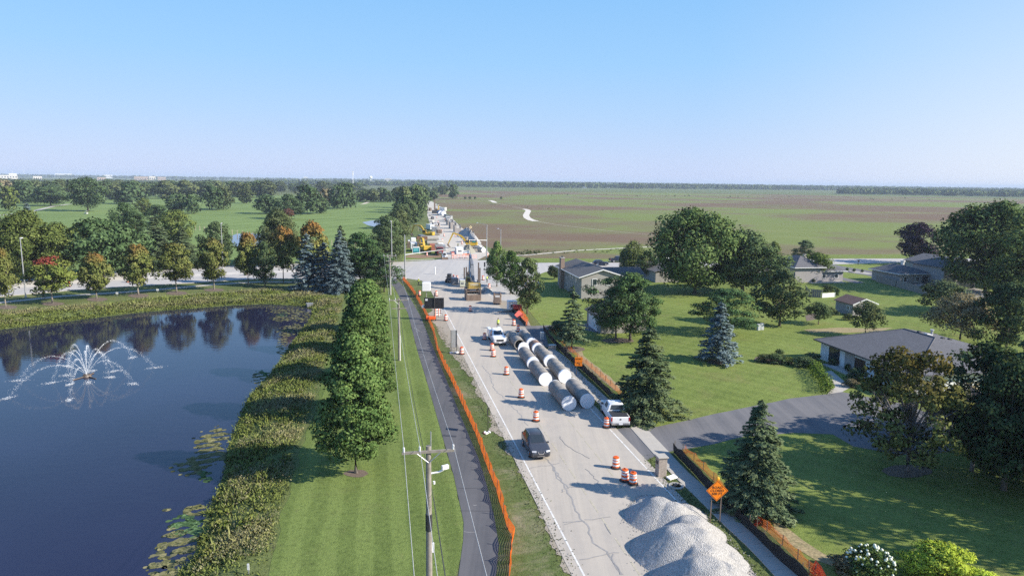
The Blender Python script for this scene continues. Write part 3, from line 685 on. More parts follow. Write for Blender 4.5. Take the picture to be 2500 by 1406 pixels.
proto('row', 'b', 1, 12.5, 6.6, prof='cone', base=.11, ncl=175, per=230, leaf=.25, cr=.2, wob=.09, inner=.25, r0=.17, nl=26, top=.85)
proto('row2', 'b', 2, 12.5, 6.6, prof='cone', base=.11, ncl=130, per=160, leaf=.34, cr=.23, wob=.1, r0=.17, nl=20, top=.85)
proto('street', 'b', 3, 8., 6., prof='cone', base=.2, ncl=60, per=110, leaf=.38, cr=.24, wob=.08, r0=.13, start=.25)
proto('street2', 'b', 4, 8., 6., prof='oval', base=.2, ncl=60, per=110, leaf=.38, cr=.25, wob=.1, r0=.13, start=.25)
proto('street3', 'b', 34, 8., 6., prof='dome', base=.26, ncl=46, per=110, leaf=.38, cr=.25, wob=.2, r0=.12, nl=14, start=.25)
proto('round', 'b', 5, 14., 12., prof='round', base=.12, ncl=80, per=95, leaf=.56, cr=.23, wob=.22, r0=.28, nl=16)
proto('round2', 'b', 6, 14., 12., prof='dome', base=.1, ncl=80, per=95, leaf=.56, cr=.22, wob=.22, r0=.28, nl=16)
proto('oval', 'b', 7, 14., 10., prof='oval', base=.1, ncl=72, per=95, leaf=.52, cr=.24, wob=.22, r0=.25, nl=16)
proto('spread', 'b', 8, 10., 14., prof='dome', base=.12, ncl=90, per=100, leaf=.55, cr=.2, flat=.6, r0=.25)
proto('big', 'b', 9, 19., 19., prof='round', base=.08, ncl=150, per=140, leaf=.6, cr=.2, wob=.2, r0=.5, top=.6, nl=16)
proto('big2', 'b', 10, 19., 17., prof='oval', base=.08, ncl=150, per=130, leaf=.6, cr=.2, wob=.2, r0=.45, top=.6, nl=16)
proto('far', 'b', 11, 13., 12., prof='round', base=.1, ncl=38, per=36, leaf=1.35, cr=.3, r0=.3, nl=5)
proto('far2', 'b', 12, 13., 11., prof='dome', base=.08, ncl=38, per=36, leaf=1.35, cr=.3, r0=.3, nl=5)
proto('far3', 'b', 13, 13., 10., prof='oval', base=.08, ncl=38, per=36, leaf=1.35, cr=.32, r0=.3, nl=5)
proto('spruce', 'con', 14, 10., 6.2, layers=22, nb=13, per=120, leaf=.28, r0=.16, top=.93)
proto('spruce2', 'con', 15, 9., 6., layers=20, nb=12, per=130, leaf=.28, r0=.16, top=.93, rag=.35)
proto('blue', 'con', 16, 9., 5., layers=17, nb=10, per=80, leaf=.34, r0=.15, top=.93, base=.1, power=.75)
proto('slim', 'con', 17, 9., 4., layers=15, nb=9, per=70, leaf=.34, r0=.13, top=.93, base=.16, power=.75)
proto('pine', 'b', 18, 11., 10., prof='vase', base=.2, ncl=85, per=120, leaf=.42, cr=.2, flat=.5, asp=.34, wob=.2, r0=.2, nl=16, top=.6, start=.14)
proto('pine2', 'b', 19, 11., 9., prof='dome', base=.12, ncl=85, per=120, leaf=.42, cr=.2, flat=.55, asp=.34, wob=.2, r0=.2, nl=16, top=.65, start=.14)
proto('small', 'b', 20, 4.5, 4.5, prof='dome', base=.28, ncl=45, per=90, leaf=.24, cr=.24, wob=.2, r0=.1, nl=8, top=.5)
proto('crab', 'b', 21, 6., 9., prof='dome', base=.2, ncl=90, per=120, leaf=.26, cr=.17, wob=.15, r0=.16, nl=14, top=.45, asp=.5, bare=2)
proto('oak', 'b', 22, 12., 13., prof='dome', base=.14, ncl=105, per=105, leaf=.36, cr=.12, wob=.25, inner=.2, r0=.24, nl=60, top=.55, bare=7, start=.16)
proto('bare', 'b', 29, 10., 10., prof='vase', base=.15, ncl=70, per=9, leaf=.3, cr=.12, wob=.2, r0=.2, nl=70, top=.6, bare=12, start=.12)
proto('shrub', 'b', 23, 2.2, 2.6, prof='dome', base=.0, ncl=26, per=70, leaf=.22, cr=.32, r0=.05, nl=4, top=.4)
proto('limebush', 'b', 33, 2.2, 3., prof='dome', base=.0, ncl=70, per=150, leaf=.14, cr=.2, r0=.05, nl=4, top=.4, asp=.4)
proto('bushround', 'b', 24, 3.5, 4., prof='round', base=.14, ncl=46, per=120, leaf=.2, cr=.26, wob=.03, r0=.12, nl=6, top=.4, inner=.1)
TREES = []
def tree(key, name, bx, by, ty, wpx, mat, label, group=None, bark=None, tint=None, rz=None, z=None, cat='tree', zofs=0):
    b = G(bx, by); gz = ground_z(b.x, b.y)
    if gz < -.05: b = G(bx, by, gz); b.z = ground_z(b.x, b.y)
    h = max(1.0, hgt(b, ty)); wd = wid(b, wpx)
    return tree_at(key, name, b, h, wd, mat, label, group, bark, tint, rz, cat)
def tree_at(key, name, b, h, wd, mat, label, group=None, bark=None, tint=None, rz=None, cat='tree'):
    cm, tm, H, D = PROTO[key]; wd *= {'spruce': 1.22, 'spruce2': 1.22, 'blue': 1.22, 'slim': 1.25, 'row': 1.0, 'row2': 1.0, 'street': .95, 'street2': .95, 'far': .92, 'far2': .92, 'far3': .92, 'round': .98, 'round2': .98, 'oval': .98, 'big': 1.0, 'big2': 1.0}.get(key, 1.05)
    r = thing(name, label, cat, b, rng.uniform(0, 6.28) if rz is None else rz, group)
    r.scale = (wd / D, wd / D, h / H)
    for nm, me, mt in (('crown', cm, mat), ('trunk', tm, bark or BARK)):
        if not me.materials: me.materials.append(mt)
        o = bpy.data.objects.new(nm, me); COL.objects.link(o); o.parent = r
        o.material_slots[0].link = 'OBJECT'; o.material_slots[0].material = mt
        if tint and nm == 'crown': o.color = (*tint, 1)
    TREES.append(r); return r

# the row of maples between the pond bank and the path
for i, (d, h, lab) in enumerate(((55.5, 12.6, 'tall green maple with a bare lower trunk, nearest of the row beside the pond bank'), (69.5, 12.4, 'tall green maple second from the near end of the row beside the pond bank'),
        (84, 12.6, 'tall green maple third from the near end of the row beside the pond bank'), (97.5, 10.6, 'tall green maple fourth from the near end of the row by the pond'), (111, 8.8, 'farthest and shortest green maple of the row beside the pond bank'))):
    tree_at('row' if i < 2 else 'row2', 'maple_tree', Vector((-13.2 - .19 * (d - 55.5), d, 0)), h, (7.0, 7.4, 7.4, 6.8, 6)[i], L_MAPLE, lab, 'row of maples beside the pond', PBARK, rz=i * 1.3 + .4)
# orange-tinged maples along the pond street
SM = [(14, 749, 608, 66, L_TURN, 'street maple turning orange at the left end of the row behind the pond'), (128, 741, 628, 92, L_RED, 'street maple with one bright red patch of leaves at its top'),
      (236, 729, 619, 80, L_TURN, 'small orange-topped street maple right of the red-topped one'), (338, 720, 599, 88, L_TURN, 'orange-topped street maple fourth from the left in the row behind the pond'),
      (431, 714, 597, 84, L_TURN, 'orange-topped street maple fifth from the left in the row behind the pond'), (523, 707, 584, 76, L_TURN, 'orange-topped street maple in front of the farther tall street lamp'), (606, 696, 570, 72, L_TURN, 'orange-topped street maple standing before the golf pond'),
      (692, 690, 556, 66, L_TURN, 'tall maple with a bright orange top behind the dark narrow tree'), (765, 694, 542, 90, L_TURN, 'broad orange maple rising behind the blue spruces')]
for i, (bx, by, ty, wp, mt, lab) in enumerate(SM):
    tree(('street', 'street3', 'street2')[i % 3], 'street_maple', bx, by, ty, wp, mt, lab, 'turning maples along the pond street', PBARK)
# evergreens at the street end
tree('oval', 'dark_tree', 647, 699, 590, 62, L_GREEN, 'narrow dark green tree left of the blue spruces beside the street', tint=(.8, .85, .85))
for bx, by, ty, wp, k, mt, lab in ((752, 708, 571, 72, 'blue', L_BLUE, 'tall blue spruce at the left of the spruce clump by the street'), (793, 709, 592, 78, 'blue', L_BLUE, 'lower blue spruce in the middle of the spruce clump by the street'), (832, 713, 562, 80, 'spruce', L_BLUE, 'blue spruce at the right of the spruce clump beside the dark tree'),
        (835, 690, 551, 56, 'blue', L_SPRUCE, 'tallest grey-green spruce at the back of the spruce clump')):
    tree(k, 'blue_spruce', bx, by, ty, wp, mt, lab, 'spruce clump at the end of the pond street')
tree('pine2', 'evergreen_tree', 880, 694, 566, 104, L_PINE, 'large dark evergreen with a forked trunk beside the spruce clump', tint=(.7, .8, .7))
tree('round', 'dark_tree', 908, 700, 602, 84, L_GREEN, 'dark tree left of the utility pole by the street corner', tint=(.75, .85, .75))
tree('pine2', 'evergreen_tree', 938, 713, 618, 84, L_PINE, 'dark low evergreen touching the far utility pole at the path', tint=(.75, .8, .75))
tree('small', 'dark_tree', 858, 694, 614, 60, L_GREEN, 'small rounded tree in front of the large dark evergreen')
# trees on the far side of the pond street
for k, nm, bx, by, ty, wp, mt, lab in (
        ('big', 'locust_tree', 72, 688, 515, 150, L_YEL, 'largest yellow-green tree behind the red-topped maple'), ('big2', 'locust_tree', 4, 690, 535, 120, L_OLIVE, 'olive tree at the left edge behind the first street maple'),
        ('round', 'locust_tree', 142, 684, 545, 112, L_YEL, 'yellow-green tree beside the wide dark spreading tree'), ('spread', 'spreading_tree', 252, 676, 538, 196, L_GREEN, 'very wide dark green spreading tree behind the street maples'),
        ('spruce', 'spruce_tree', 78, 640, 496, 74, L_BLUE, 'grey spruce top showing above the yellow-green tree'), ('spruce2', 'spruce_tree', 385, 640, 530, 92, L_SPRUCE, 'broad dark spruce behind the fourth street maple'),
        ('spruce', 'spruce_tree', 446, 640, 552, 74, L_SPRUCE, 'dark spruce below the bright green tree'), ('round', 'green_tree', 432, 604, 514, 88, L_YEL, 'bright green leafy tree above the dark spruces'),
        ('oval', 'round_tree', 306, 582, 494, 74, L_GREEN, 'tall rounded dark tree on the near golf fairway'), ('round2', 'round_tree', 330, 592, 515, 62, L_GREEN, 'rounded dark tree hugging the tall rounded one on the fairway'),
        ('round2', 'round_tree', 388, 545, 500, 66, L_GREEN, 'low dark tree left of the bright green one'), ('oval', 'grey_tree', 532, 652, 541, 74, L_GREEN, 'grey-green tree behind the farther street lamp'),
        ('big2', 'grey_tree', 682, 648, 513, 112, L_OLIVE, 'large grey-green tree behind the maple with the bright orange top'), ('shrub', 'green_shrub', 368, 656, 628, 44, L_YEL, 'light green shrub behind the street below the dark spruce')):
    tree(k, nm, bx, by, ty, wp, mt, lab, cat='shrub' if 'shrub' in nm else 'tree', tint=(.8, .9, .85) if nm in ('round_tree', 'spreading_tree') else None)
for i_, (bx, by, wp) in enumerate(((330, 664, 60), (388, 660, 70), (455, 656, 50), (480, 655, 44))):
    tree('shrub', 'roadside_shrub', bx, by, by - 24, wp, L_GREEN, f'low green shrub {nth(i_)} from the left along the far edge of the pond street', 'shrubs along the pond street', cat='shrub')
# single trees of the golf course
GC = [('far', 21, 515, 457, 46, L_YEL, 'yellow-green golf course tree at the left edge of the picture'), ('far', 8, 486, 440, 46, L_BROWN, 'brownish tree behind the yellow-green one at the left edge'), ('far2', 62, 497, 446, 58, L_GREEN, 'dark tree standing left of the wide-crowned golf course tree'),
      ('spread', 124, 503, 455, 92, L_GREEN, 'wide low-crowned tree beside the golf cart path'), ('round', 215, 516, 434, 92, L_GREEN, 'big round dark tree casting a long shadow across the fairway'), ('far2', 323, 498, 444, 64, L_GREEN, 'dark broad tree on the far fairway right of the big round one'),
      ('far2', 290, 498, 472, 42, L_GREEN, 'small tree between the big round tree and the broad far one'), ('oval', 352, 526, 484, 38, L_YEL, 'small bright green tree in the middle of the fairway'), ('far', 430, 520, 474, 60, L_GREEN, 'dark tree behind the bright leafy one on the fairway'),
      ('far', 474, 522, 474, 48, L_GREEN, 'lone tree at the left end of the open centre fairway'), ('far2', 520, 513, 454, 52, L_GREEN, 'leftmost of the three close trees on the centre fairway'), ('far', 545, 512, 458, 46, L_OLIVE, 'rightmost of the three close trees on the centre fairway'), ('far3', 532, 511, 462, 36, L_GREEN, 'middle one of the three close trees on the centre fairway'),
      ('far3', 602, 497, 452, 44, L_OLIVE, 'olive tree alone near the end of the centre fairway'), ('far2', 650, 522, 476, 66, L_GREEN, 'dark round tree left of the copper-coloured small tree'), ('oval', 705, 535, 474, 78, L_GREEN, 'large dark tree behind the copper-coloured small tree'),
      ('small', 703, 538, 511, 32, L_REDDISH, 'small copper-coloured tree on the fairway'), ('far2', 750, 523, 453, 66, L_GREEN, 'tall dark tree left of the brown-tinged golf tree'), ('far', 792, 508, 461, 44, L_BROWN, 'brown-tinged tree on the fairway edge'), ('far3', 782, 521, 482, 48, L_GREEN, 'low dark tree under the brown-tinged one'),
      ('far', 823, 511, 454, 46, L_GREEN, 'tall fairway tree just left of the cell tower'), ('far2', 847, 509, 448, 52, L_GREEN, 'tall fairway tree directly in front of the cell tower')]
for k, bx, by, ty, wp, mt, lab in GC: tree(k, 'golf_tree', bx, by, ty, wp, mt, lab, 'trees standing on the golf course', tint=(.85, .92, .95) if mt is L_GREEN else None)
r2 = random.Random(3)
def belt(n, x0, x1, y0, y1, t0, t1, w0, w1, label, group, name='belt_tree', mats=(L_GREEN, L_GREEN, L_OLIVE), keys=('far', 'far2', 'far3')):
    for i in range(n):
        x = x0 + (x1 - x0) * (i + r2.uniform(.1, .9)) / n; f = (x - x0) / (x1 - x0)
        by = y0 + (y1 - y0) * f + r2.uniform(-3, 3); ty = t0 + (t1 - t0) * f + r2.uniform(-4, 4)
        tree(keys[i % len(keys)], name, x, by, ty, r2.uniform(w0, w1), mats[i % len(mats)], f'{label}, {nth(i)} from left', group)
belt(33, -30, 660, 487, 480, 441, 445, 44, 62, 'dark tree of the dense golf course belt', 'dense tree belt behind the golf course')
belt(34, -30, 900, 473, 468, 438, 448, 36, 50, 'tree of the farther golf course belt', 'farther tree belt behind the golf course')
belt(7, 868, 990, 494, 490, 464, 461, 34, 44, 'dark tree of the row ending the right fairway', 'row at the end of the right fairway')
for i_, (bx, by, ty, wp, k) in enumerate(((938, 645, 553, 84, 'oval'), (958, 640, 575, 64, 'round'), (950, 614, 530, 72, 'round'), (944, 596, 527, 72, 'round2'), (976, 588, 512, 66, 'round'), (978, 560, 497, 62, 'round2'), (1001, 556, 487, 54, 'oval'), (996, 537, 475, 58, 'far'), (1020, 538, 478, 44, 'far2'), (988, 520, 462, 56, 'far3'), (1016, 515, 452, 56, 'far2'), (1034, 505, 461, 36, 'far'), (985, 508, 456, 50, 'far'))):
    tree(k, 'roadside_tree', bx, by, ty, wp, (L_GREEN, L_OLIVE, L_GREEN)[bx % 3], f'leafy tree {nth(i_)} from the near end of the dense row left of the far road', 'dense tree row left of the far road')
tree('far', 'field_tree', 1105, 486, 451, 30, L_GREEN, 'lone round tree on the prairie right of the far road')
tree('far2', 'field_tree', 1058, 489, 466, 26, L_GREEN, 'small tree at the far end of the torn-up road')
for i_, (bx, wp) in enumerate(((1136, 7), (1147, 7), (1160, 6), (1224, 6))): tree('far2', 'field_shrub', bx, 486.5, 480, wp, L_GREEN, f'tiny dark shrub {nth(i_)} from the left in the line beyond the lone prairie tree', 'tiny shrubs on the prairie', cat='shrub')
belt(9, 1000, 1090, 475, 474, 456, 455, 16, 26, 'hazy tree far up the road', 'hazy trees at the end of the far road')
# right-hand side
for k, nm, bx, by, ty, wp, mt, lab, tint in (
        ('oval', 'roadside_maple', 1213, 700, 589, 56, L_MAPLE, 'bright green narrow tree beside the parked excavator', None), ('oval', 'roadside_maple', 1246, 718, 612, 66, L_MAPLE, 'green tree second of the three beside the excavator', (.9, .95, .9)), ('oval', 'roadside_maple', 1287, 766, 630, 78, L_OLIVE, 'dark olive tree nearest the camera of the three beside the work zone', (.8, .85, .8)),
        ('slim', 'spruce_tree', 1396, 852, 698, 62, L_SPRUCE, 'slim dark spruce beside the garage driveway', None), ('pine', 'pine_tree', 1503, 832, 676, 150, L_PINE, 'spreading pine with a leaning forked trunk before the garage', None), ('pine2', 'pine_tree', 1538, 832, 664, 148, L_PINE, 'spreading pine just right of the fork-trunked one', (.95, 1, .85)),
        ('pine2', 'pine_tree', 1768, 815, 702, 142, L_PINE, 'dense dark pine behind the blue spruce', (.8, .9, .85)), ('oval', 'leafy_tree', 1903, 796, 655, 122, L_OLIVE, 'leafy olive tree between the pine and the little shed', (.85, .9, .9)), ('blue', 'blue_spruce', 1752, 884, 738, 90, L_BLUE, 'blue spruce standing alone on the sunny lawn', None),
        ('spruce2', 'spruce_tree', 1578, 1014, 796, 158, L_SPRUCE, 'large ragged spruce behind the parked white pickup', (1.1, 1.1, 1.05)), ('spruce', 'spruce_tree', 1842, 1240, 978, 176, L_SPRUCE, 'dense spruce next to the road closed sign', None),
        ('big', 'cottonwood_tree', 1696, 718, 511, 216, L_GREEN, 'huge tree towering over the houses, left of a slightly lower one', (1.15, 1.2, .95)), ('big2', 'cottonwood_tree', 1812, 716, 562, 176, L_GREEN, 'huge dark tree just right of the tallest one by the houses', None),
        ('round', 'yellow_tree', 1886, 650, 590, 36, L_YEL, 'small yellowish tree peeping out right of the huge trees', None), ('pine2', 'pine_tree', 1962, 646, 585, 54, L_SPRUCE, 'dark pine rising behind the hipped roof house', None), ('round', 'leafy_tree', 1990, 686, 617, 74, L_YEL, 'bright green round tree in front of the hipped roof house', (.8, .9, .8)),
        ('round', 'copper_beech', 2236, 645, 545, 108, L_COPPER, 'dark purple copper beech beside the far street', None), ('big', 'shade_tree', 2405, 715, 494, 236, L_GREEN, 'massive shade tree at the upper right behind the house', (1.05, 1.1, .95)), ('big2', 'shade_tree', 2500, 700, 500, 150, L_GREEN, 'massive shade tree cut by the right edge of the picture', None),
        ('round', 'shade_tree', 2490, 770, 612, 150, L_OLIVE, 'lower tree in front of the massive shade trees at the right', (.8, .9, .8)), ('round2', 'shade_tree', 2455, 860, 690, 150, L_GREEN, 'black-green tree between the crabapple and the right edge', (.7, .75, .8)),
        ('small', 'fruit_tree', 1998, 792, 741, 62, L_GREEN, 'small fruit tree left of the shed', None), ('small', 'fruit_tree', 2112, 822, 741, 76, L_OLIVE, 'small gnarled fruit tree before the shed', (.9, .9, .9)), ('crab', 'crabapple_tree', 2343, 834, 722, 176, L_BROWN, 'wide brownish crabapple behind the grey-roofed house', None),
        ('small', 'ornamental_tree', 2298, 770, 690, 110, L_OLIVE, 'pale feathery tree beside the backyard patio', (.9, .95, 1.1)), ('oak', 'oak_tree', 2214, 1148, 850, 300, L_OAK, 'half-bare oak with yellowing leaves in front of the white house', None),
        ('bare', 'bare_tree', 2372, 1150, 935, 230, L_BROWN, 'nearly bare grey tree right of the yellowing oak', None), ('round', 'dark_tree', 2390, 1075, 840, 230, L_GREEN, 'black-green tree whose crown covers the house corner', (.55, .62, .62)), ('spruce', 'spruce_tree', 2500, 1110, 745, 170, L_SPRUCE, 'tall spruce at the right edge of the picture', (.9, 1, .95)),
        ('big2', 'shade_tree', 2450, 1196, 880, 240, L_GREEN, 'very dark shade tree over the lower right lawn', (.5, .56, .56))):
    tree(k, nm, bx, by, ty, wp, mt, lab, tint=tint, bark=GBARK if nm in ('bare_tree', 'oak_tree') else None)
tree_at('round', 'shade_tree', Vector((47.5, 42.5, 0)), 17, 10.5, L_GREEN, 'shade tree beyond the lower right corner shading the yard lawn')
tree_at('oval', 'shade_tree', Vector((58, 47, 0)), 19, 11, L_GREEN, 'farther shade tree beyond the lower right corner of the yard')
tree('big', 'shade_tree', 2640, 1215, 900, 300, L_GREEN, 'shade tree just outside the lower right corner of the yard lawn')
tree('big', 'shade_tree', 2620, 1130, 800, 260, L_GREEN, 'shade tree just outside the right edge beside the tall spruce')
tree('bushround', 'topiary_tree', 1353, 682, 648, 33, L_GREEN, 'clipped ball-shaped dark tree left of the tan house', tint=(.7, .75, .7))
tree('bushround', 'rounded_shrub', 1409, 706, 690, 30, L_OLIVE, 'rounded shrub at the corner of the tan house', cat='shrub')
# weeping willow
V, F, v, C = broadleaf(31, H=9., D=8.5, base=.15, prof='dome', ncl=60, per=70, leaf=.4, cr=.22)
rg = np.random.default_rng(5); n = 5200; az = rg.uniform(0, 6.283, n); rr = 4.3 * np.sqrt(rg.uniform(.25, 1, n)); q = np.round(az * 9) / 9
az = .6 * q + .4 * az; zt = 9 * (.95 - .35 * (rr / 4.3) ** 2); Pn = np.c_[rr * np.cos(az), rr * np.sin(az), zt - rg.uniform(0, 1, n) * (zt - 1.0)]
V2, F2 = leaf_cards(Pn, np.c_[np.cos(az), np.sin(az), .2 + 0 * az] + rg.normal(size=(n, 3)) * .4, .7, rg, .22, np.c_[0 * az, 0 * az, -1 + 0 * az] + rg.normal(size=(n, 3)) * .15)
PROTO['willow'] = (npmesh('crown', np.r_[V, V2], np.r_[F, F2 + len(V)], np.r_[v, np.clip(.5 * rg.random(n) + .5 * np.sin(az * 7) ** 2, 0, 1)]), trunk_mesh('trunk', 31, 9, .25, .6, C, 8), 9., 8.6)
tree('willow', 'willow_tree', 1545, 662, 589, 66, L_WILLOW, 'weeping willow between the tan house and the huge trees')
tree('oval', 'dark_tree', 1578, 680, 612, 60, L_GREEN, 'dark bushy tree touching the weeping willow', tint=(.8, .85, .85))
# juniper, hedges and garden shrubs
tree('spread', 'juniper_shrub', 1368, 808, 784, 62, L_SPRUCE, 'flat dark juniper beside the slim spruce', cat='shrub')
for bx, by, ty, wp, mt, lab in ((1868, 884, 866, 40, L_OLIVE, 'grey-green shrub at the left of the island flower bed'), (1893, 886, 864, 46, L_GREEN, 'darker shrub in the middle of the island flower bed'), (1922, 888, 872, 34, L_YEL, 'yellowish shrub at the right of the island flower bed'), (1903, 874, 853, 26, L_GREEN, 'taller dark shrub at the back of the island flower bed'),
        (1965, 895, 872, 56, L_GREEN, 'dark spreading shrub at the corner of the white house'), (1984, 884, 862, 44, L_GREEN, 'dark shrub below the left window of the white house'), (2035, 893, 875, 26, L_GREEN, 'small shrub below the large front window of the white house'), (2068, 906, 889, 16, L_GREEN, 'small shrub left of the front door'),
        (2090, 930, 900, 44, L_GREEN, 'rounded shrub by the front walk'), (2078, 945, 928, 34, L_BROWN, 'brownish low shrub by the front walk'), (1982, 898, 884, 24, L_BLUE, 'pale blue low shrub at the top of the clipped hedge'), (2026, 768, 750, 34, L_OLIVE, 'low shrub beneath the small fruit tree'), (2072, 782, 766, 26, L_OLIVE, 'pale shrub right of the small fruit tree'),
        (2024, 712, 696, 36, L_GREEN, 'low dark shrub beside the backyard fence gate'), (2043, 724, 704, 13, L_GREEN, 'narrow dark shrub at the gate post'), (1985, 690, 684, 10, L_GREEN, 'tiny shrub before the hipped roof house'), (1972, 765, 748, 20, L_OLIVE, 'shrub left of the small fruit tree'),
        (2068, 662, 656, 8, L_GREEN, 'tiny clipped bush at the left of the stone bed'), (2085, 664, 657, 9, L_GREEN, 'tiny clipped bush in the middle of the stone bed'), (2105, 666, 661, 7, L_GREEN, 'tiny clipped bush at the right of the stone bed'), (1377, 690, 675, 24, L_COPPER, 'dark red shrub under the chimney of the tan house'), (1395, 700, 684, 26, L_COPPER, 'dark red shrub beside the stone-edged bed'),
        (2060, 1395, 1372, 70, L_BROWN, 'brownish faded shrub left of the hydrangeas'), (2290, 1412, 1330, 150, L_LIME, 'big lime-yellow bush at the bottom right'), (2235, 1410, 1350, 80, L_LIME, 'lower lime-yellow bush beside the hydrangeas'), (2400, 1450, 1402, 120, L_LIME, 'lime-yellow bush at the bottom edge under the yard lawn')):
    tree('limebush' if mt is L_LIME else 'shrub', 'garden_shrub', bx, by, ty, wp, mt, lab, cat='shrub')
# ================================================================== BANK VEGETATION, LILIES, FOUNTAIN
def inpoly(xy, poly):
    xy = np.asarray(xy); ins = np.zeros(len(xy), bool); n = len(poly)
    for i in range(n):
        a, b = poly[i], poly[(i + 1) % n]; c = (a[1] > xy[:, 1]) != (b[1] > xy[:, 1])
        xi = (b[0] - a[0]) * (xy[:, 1] - a[1]) / (b[1] - a[1] + 1e-12) + a[0]; ins ^= c & (xy[:, 0] < xi)
    return ins
rg = np.random.default_rng(12)
bank_px = [(-260, 800), (0, 762), (128, 752), (236, 742), (338, 731), (431, 724), (523, 717), (640, 708), (745, 714), (838, 728), (826, 778), (816, 830), (795, 880), (776, 945), (756, 1010), (722, 1100), (706, 1200), (678, 1256), (664, 1339), (646, 1412), (612, 1480)]
bank = [(p.x, p.y) for p in gp(bank_px)] + [(-12, 20), (-60, 10), (-170, 20), (-170, 100)]
def lf(xy, s, sd=0):
    x, y = xy[:, 0] / s, xy[:, 1] / s
    return .5 + .25 * (np.sin(x * 1.7 + sd) * np.cos(y * 1.3 + 2 * sd) + np.sin(x * .9 - y * 1.9 + sd * 3)) 
GRASSV = leaf_mat('bank_growth', (.085, .106, .028), (.115, .13, .04), (.165, .15, .075), trans=.12)
SEEDV = leaf_mat('bank_seed_heads', (.105, .106, .055), (.13, .122, .068), (.165, .15, .092), trans=.12)
def scatter(n, lo, hi, far=False):
    out = []
    while sum(map(len, out)) < n:
        xy = np.c_[rg.uniform(-130, -8, 60000), rg.uniform(28, 165, 60000)]
        sd = pond_sd(xy); k = (sd > lo) & (sd < hi) & inpoly(xy, bank); out.append(np.c_[xy, sd][k])
    return np.concatenate(out)[:n]
S = scatter(52000, .05, 22); S = S[(lf(S[:, :2], 3.1, 5.) + .35 * lf(S[:, :2], 1.2, 2.) > .56) | (S[:, 2] < 1.6) | (rg.random(len(S)) < .3)]
xy, sd = S[:, :2], S[:, 2]; z = bank_z(sd)
patch = lf(xy, 2.6, 1.0); patch2 = lf(xy, 1.1, 4.0)
dist = xy[:, 1]
bp = np.array(bank); ed = np.full(len(xy), 1e9)
for a_, b_ in zip(bp, np.roll(bp, -1, 0)):
    ab = b_ - a_; t_ = np.clip(((xy - a_) @ ab) / (ab @ ab + 1e-9), 0, 1); ed = np.minimum(ed, np.hypot(*(xy - a_ - t_[:, None] * ab).T))
hgt_ = (.12 + .5 * patch * patch2 + .22 * rg.random(len(xy)) ** 2) * np.clip(.6 + sd * .3, .6, 1.15) * np.clip(.2 + ed / 2.6, .2, 1) * (.75 + .9 * (rg.random(len(xy)) < .06))
n = 4; k = np.repeat(np.arange(len(xy)), n); m_ = len(k)
h = hgt_[k] * rg.uniform(.55, 1.1, m_); tilt = rg.normal(size=(m_, 2)) * .6
base = np.c_[xy[k] + rg.normal(size=(m_, 2)) * .16, z[k]]; tip = base + np.c_[tilt * h[:, None], h]
side = rg.normal(size=(m_, 3)); side[:, 2] = 0; side /= np.linalg.norm(side, axis=1)[:, None]
wd = (.02 + .03 * rg.random(m_) + .0003 * dist[k])[:, None]; midp = base * .45 + tip * .55
V = np.stack([base, midp + side * wd, tip, midp - side * wd], 1).reshape(-1, 3); F = np.arange(len(V)).reshape(-1, 4)
tan = np.clip((lf(xy, 3.4, 2.0) - .3) * 1.5, 0, 1)
v = np.clip(.15 + .75 * tan[k] * np.clip(sd[k] / 2.5, .15, 1) + .3 * (rg.random(m_) - .5), 0, 1)
obj('bank_grass', npmesh('bank_grass', V, F, v), GRASSV, kind='stuff')
# feathery grey-tan seed heads and low leafy clumps
sel = S[(sd > 1.0) & (rg.random(len(S)) < np.clip(tan * 1.1 - .12 + .25 * (lf(xy, .8, 9.) - .5), .01, .22))]
n = 7; k = np.repeat(np.arange(len(sel)), n); Pn = np.c_[sel[k, :2] + rg.normal(size=(len(k), 2)) * .22, bank_z(sel[k, 2]) + rg.uniform(.2, .6, len(k))]
V, F = leaf_cards(Pn, rg.normal(size=(len(k), 3)), .16, rg, .4, rg.normal(size=(len(k), 3)) * .5 + np.array([0, 0, 1]))
obj('bank_seed_heads', npmesh('bank_seed_heads', V, F, rg.random(len(F))), SEEDV, kind='stuff')
cl = scatter(110, .2, 8); Vs, Fs, vs, o_ = [], [], [], 0
for c in cl:
    n = 70; d = rg.normal(size=(n, 3)); d[:, 2] = np.abs(d[:, 2]); d /= np.linalg.norm(d, axis=1)[:, None]; rr = rg.uniform(.25, .75)
    Pn = np.array([c[0], c[1], float(bank_z(c[2])) + .1]) + d * rr * np.array([1, 1, 1.05]) * rg.uniform(.75, 1.05, n)[:, None]
    V, F = leaf_cards(Pn, d + rg.normal(size=(n, 3)) * .5, .24, rg); Vs.append(V); Fs.append(F + o_); o_ += len(V)
    vs.append(np.clip(rg.random() * .5 + rg.random(n) * .5 + (.25 if c[2] < 1.5 else -.05), 0, 1))
obj('bank_shrubs', npmesh('bank_shrubs', np.concatenate(Vs), np.concatenate(Fs), np.concatenate(vs)), leaf_mat('bank_shrub_leaves', (.05, .068, .015), (.075, .092, .022), (.11, .115, .035), trans=.2), kind='stuff')
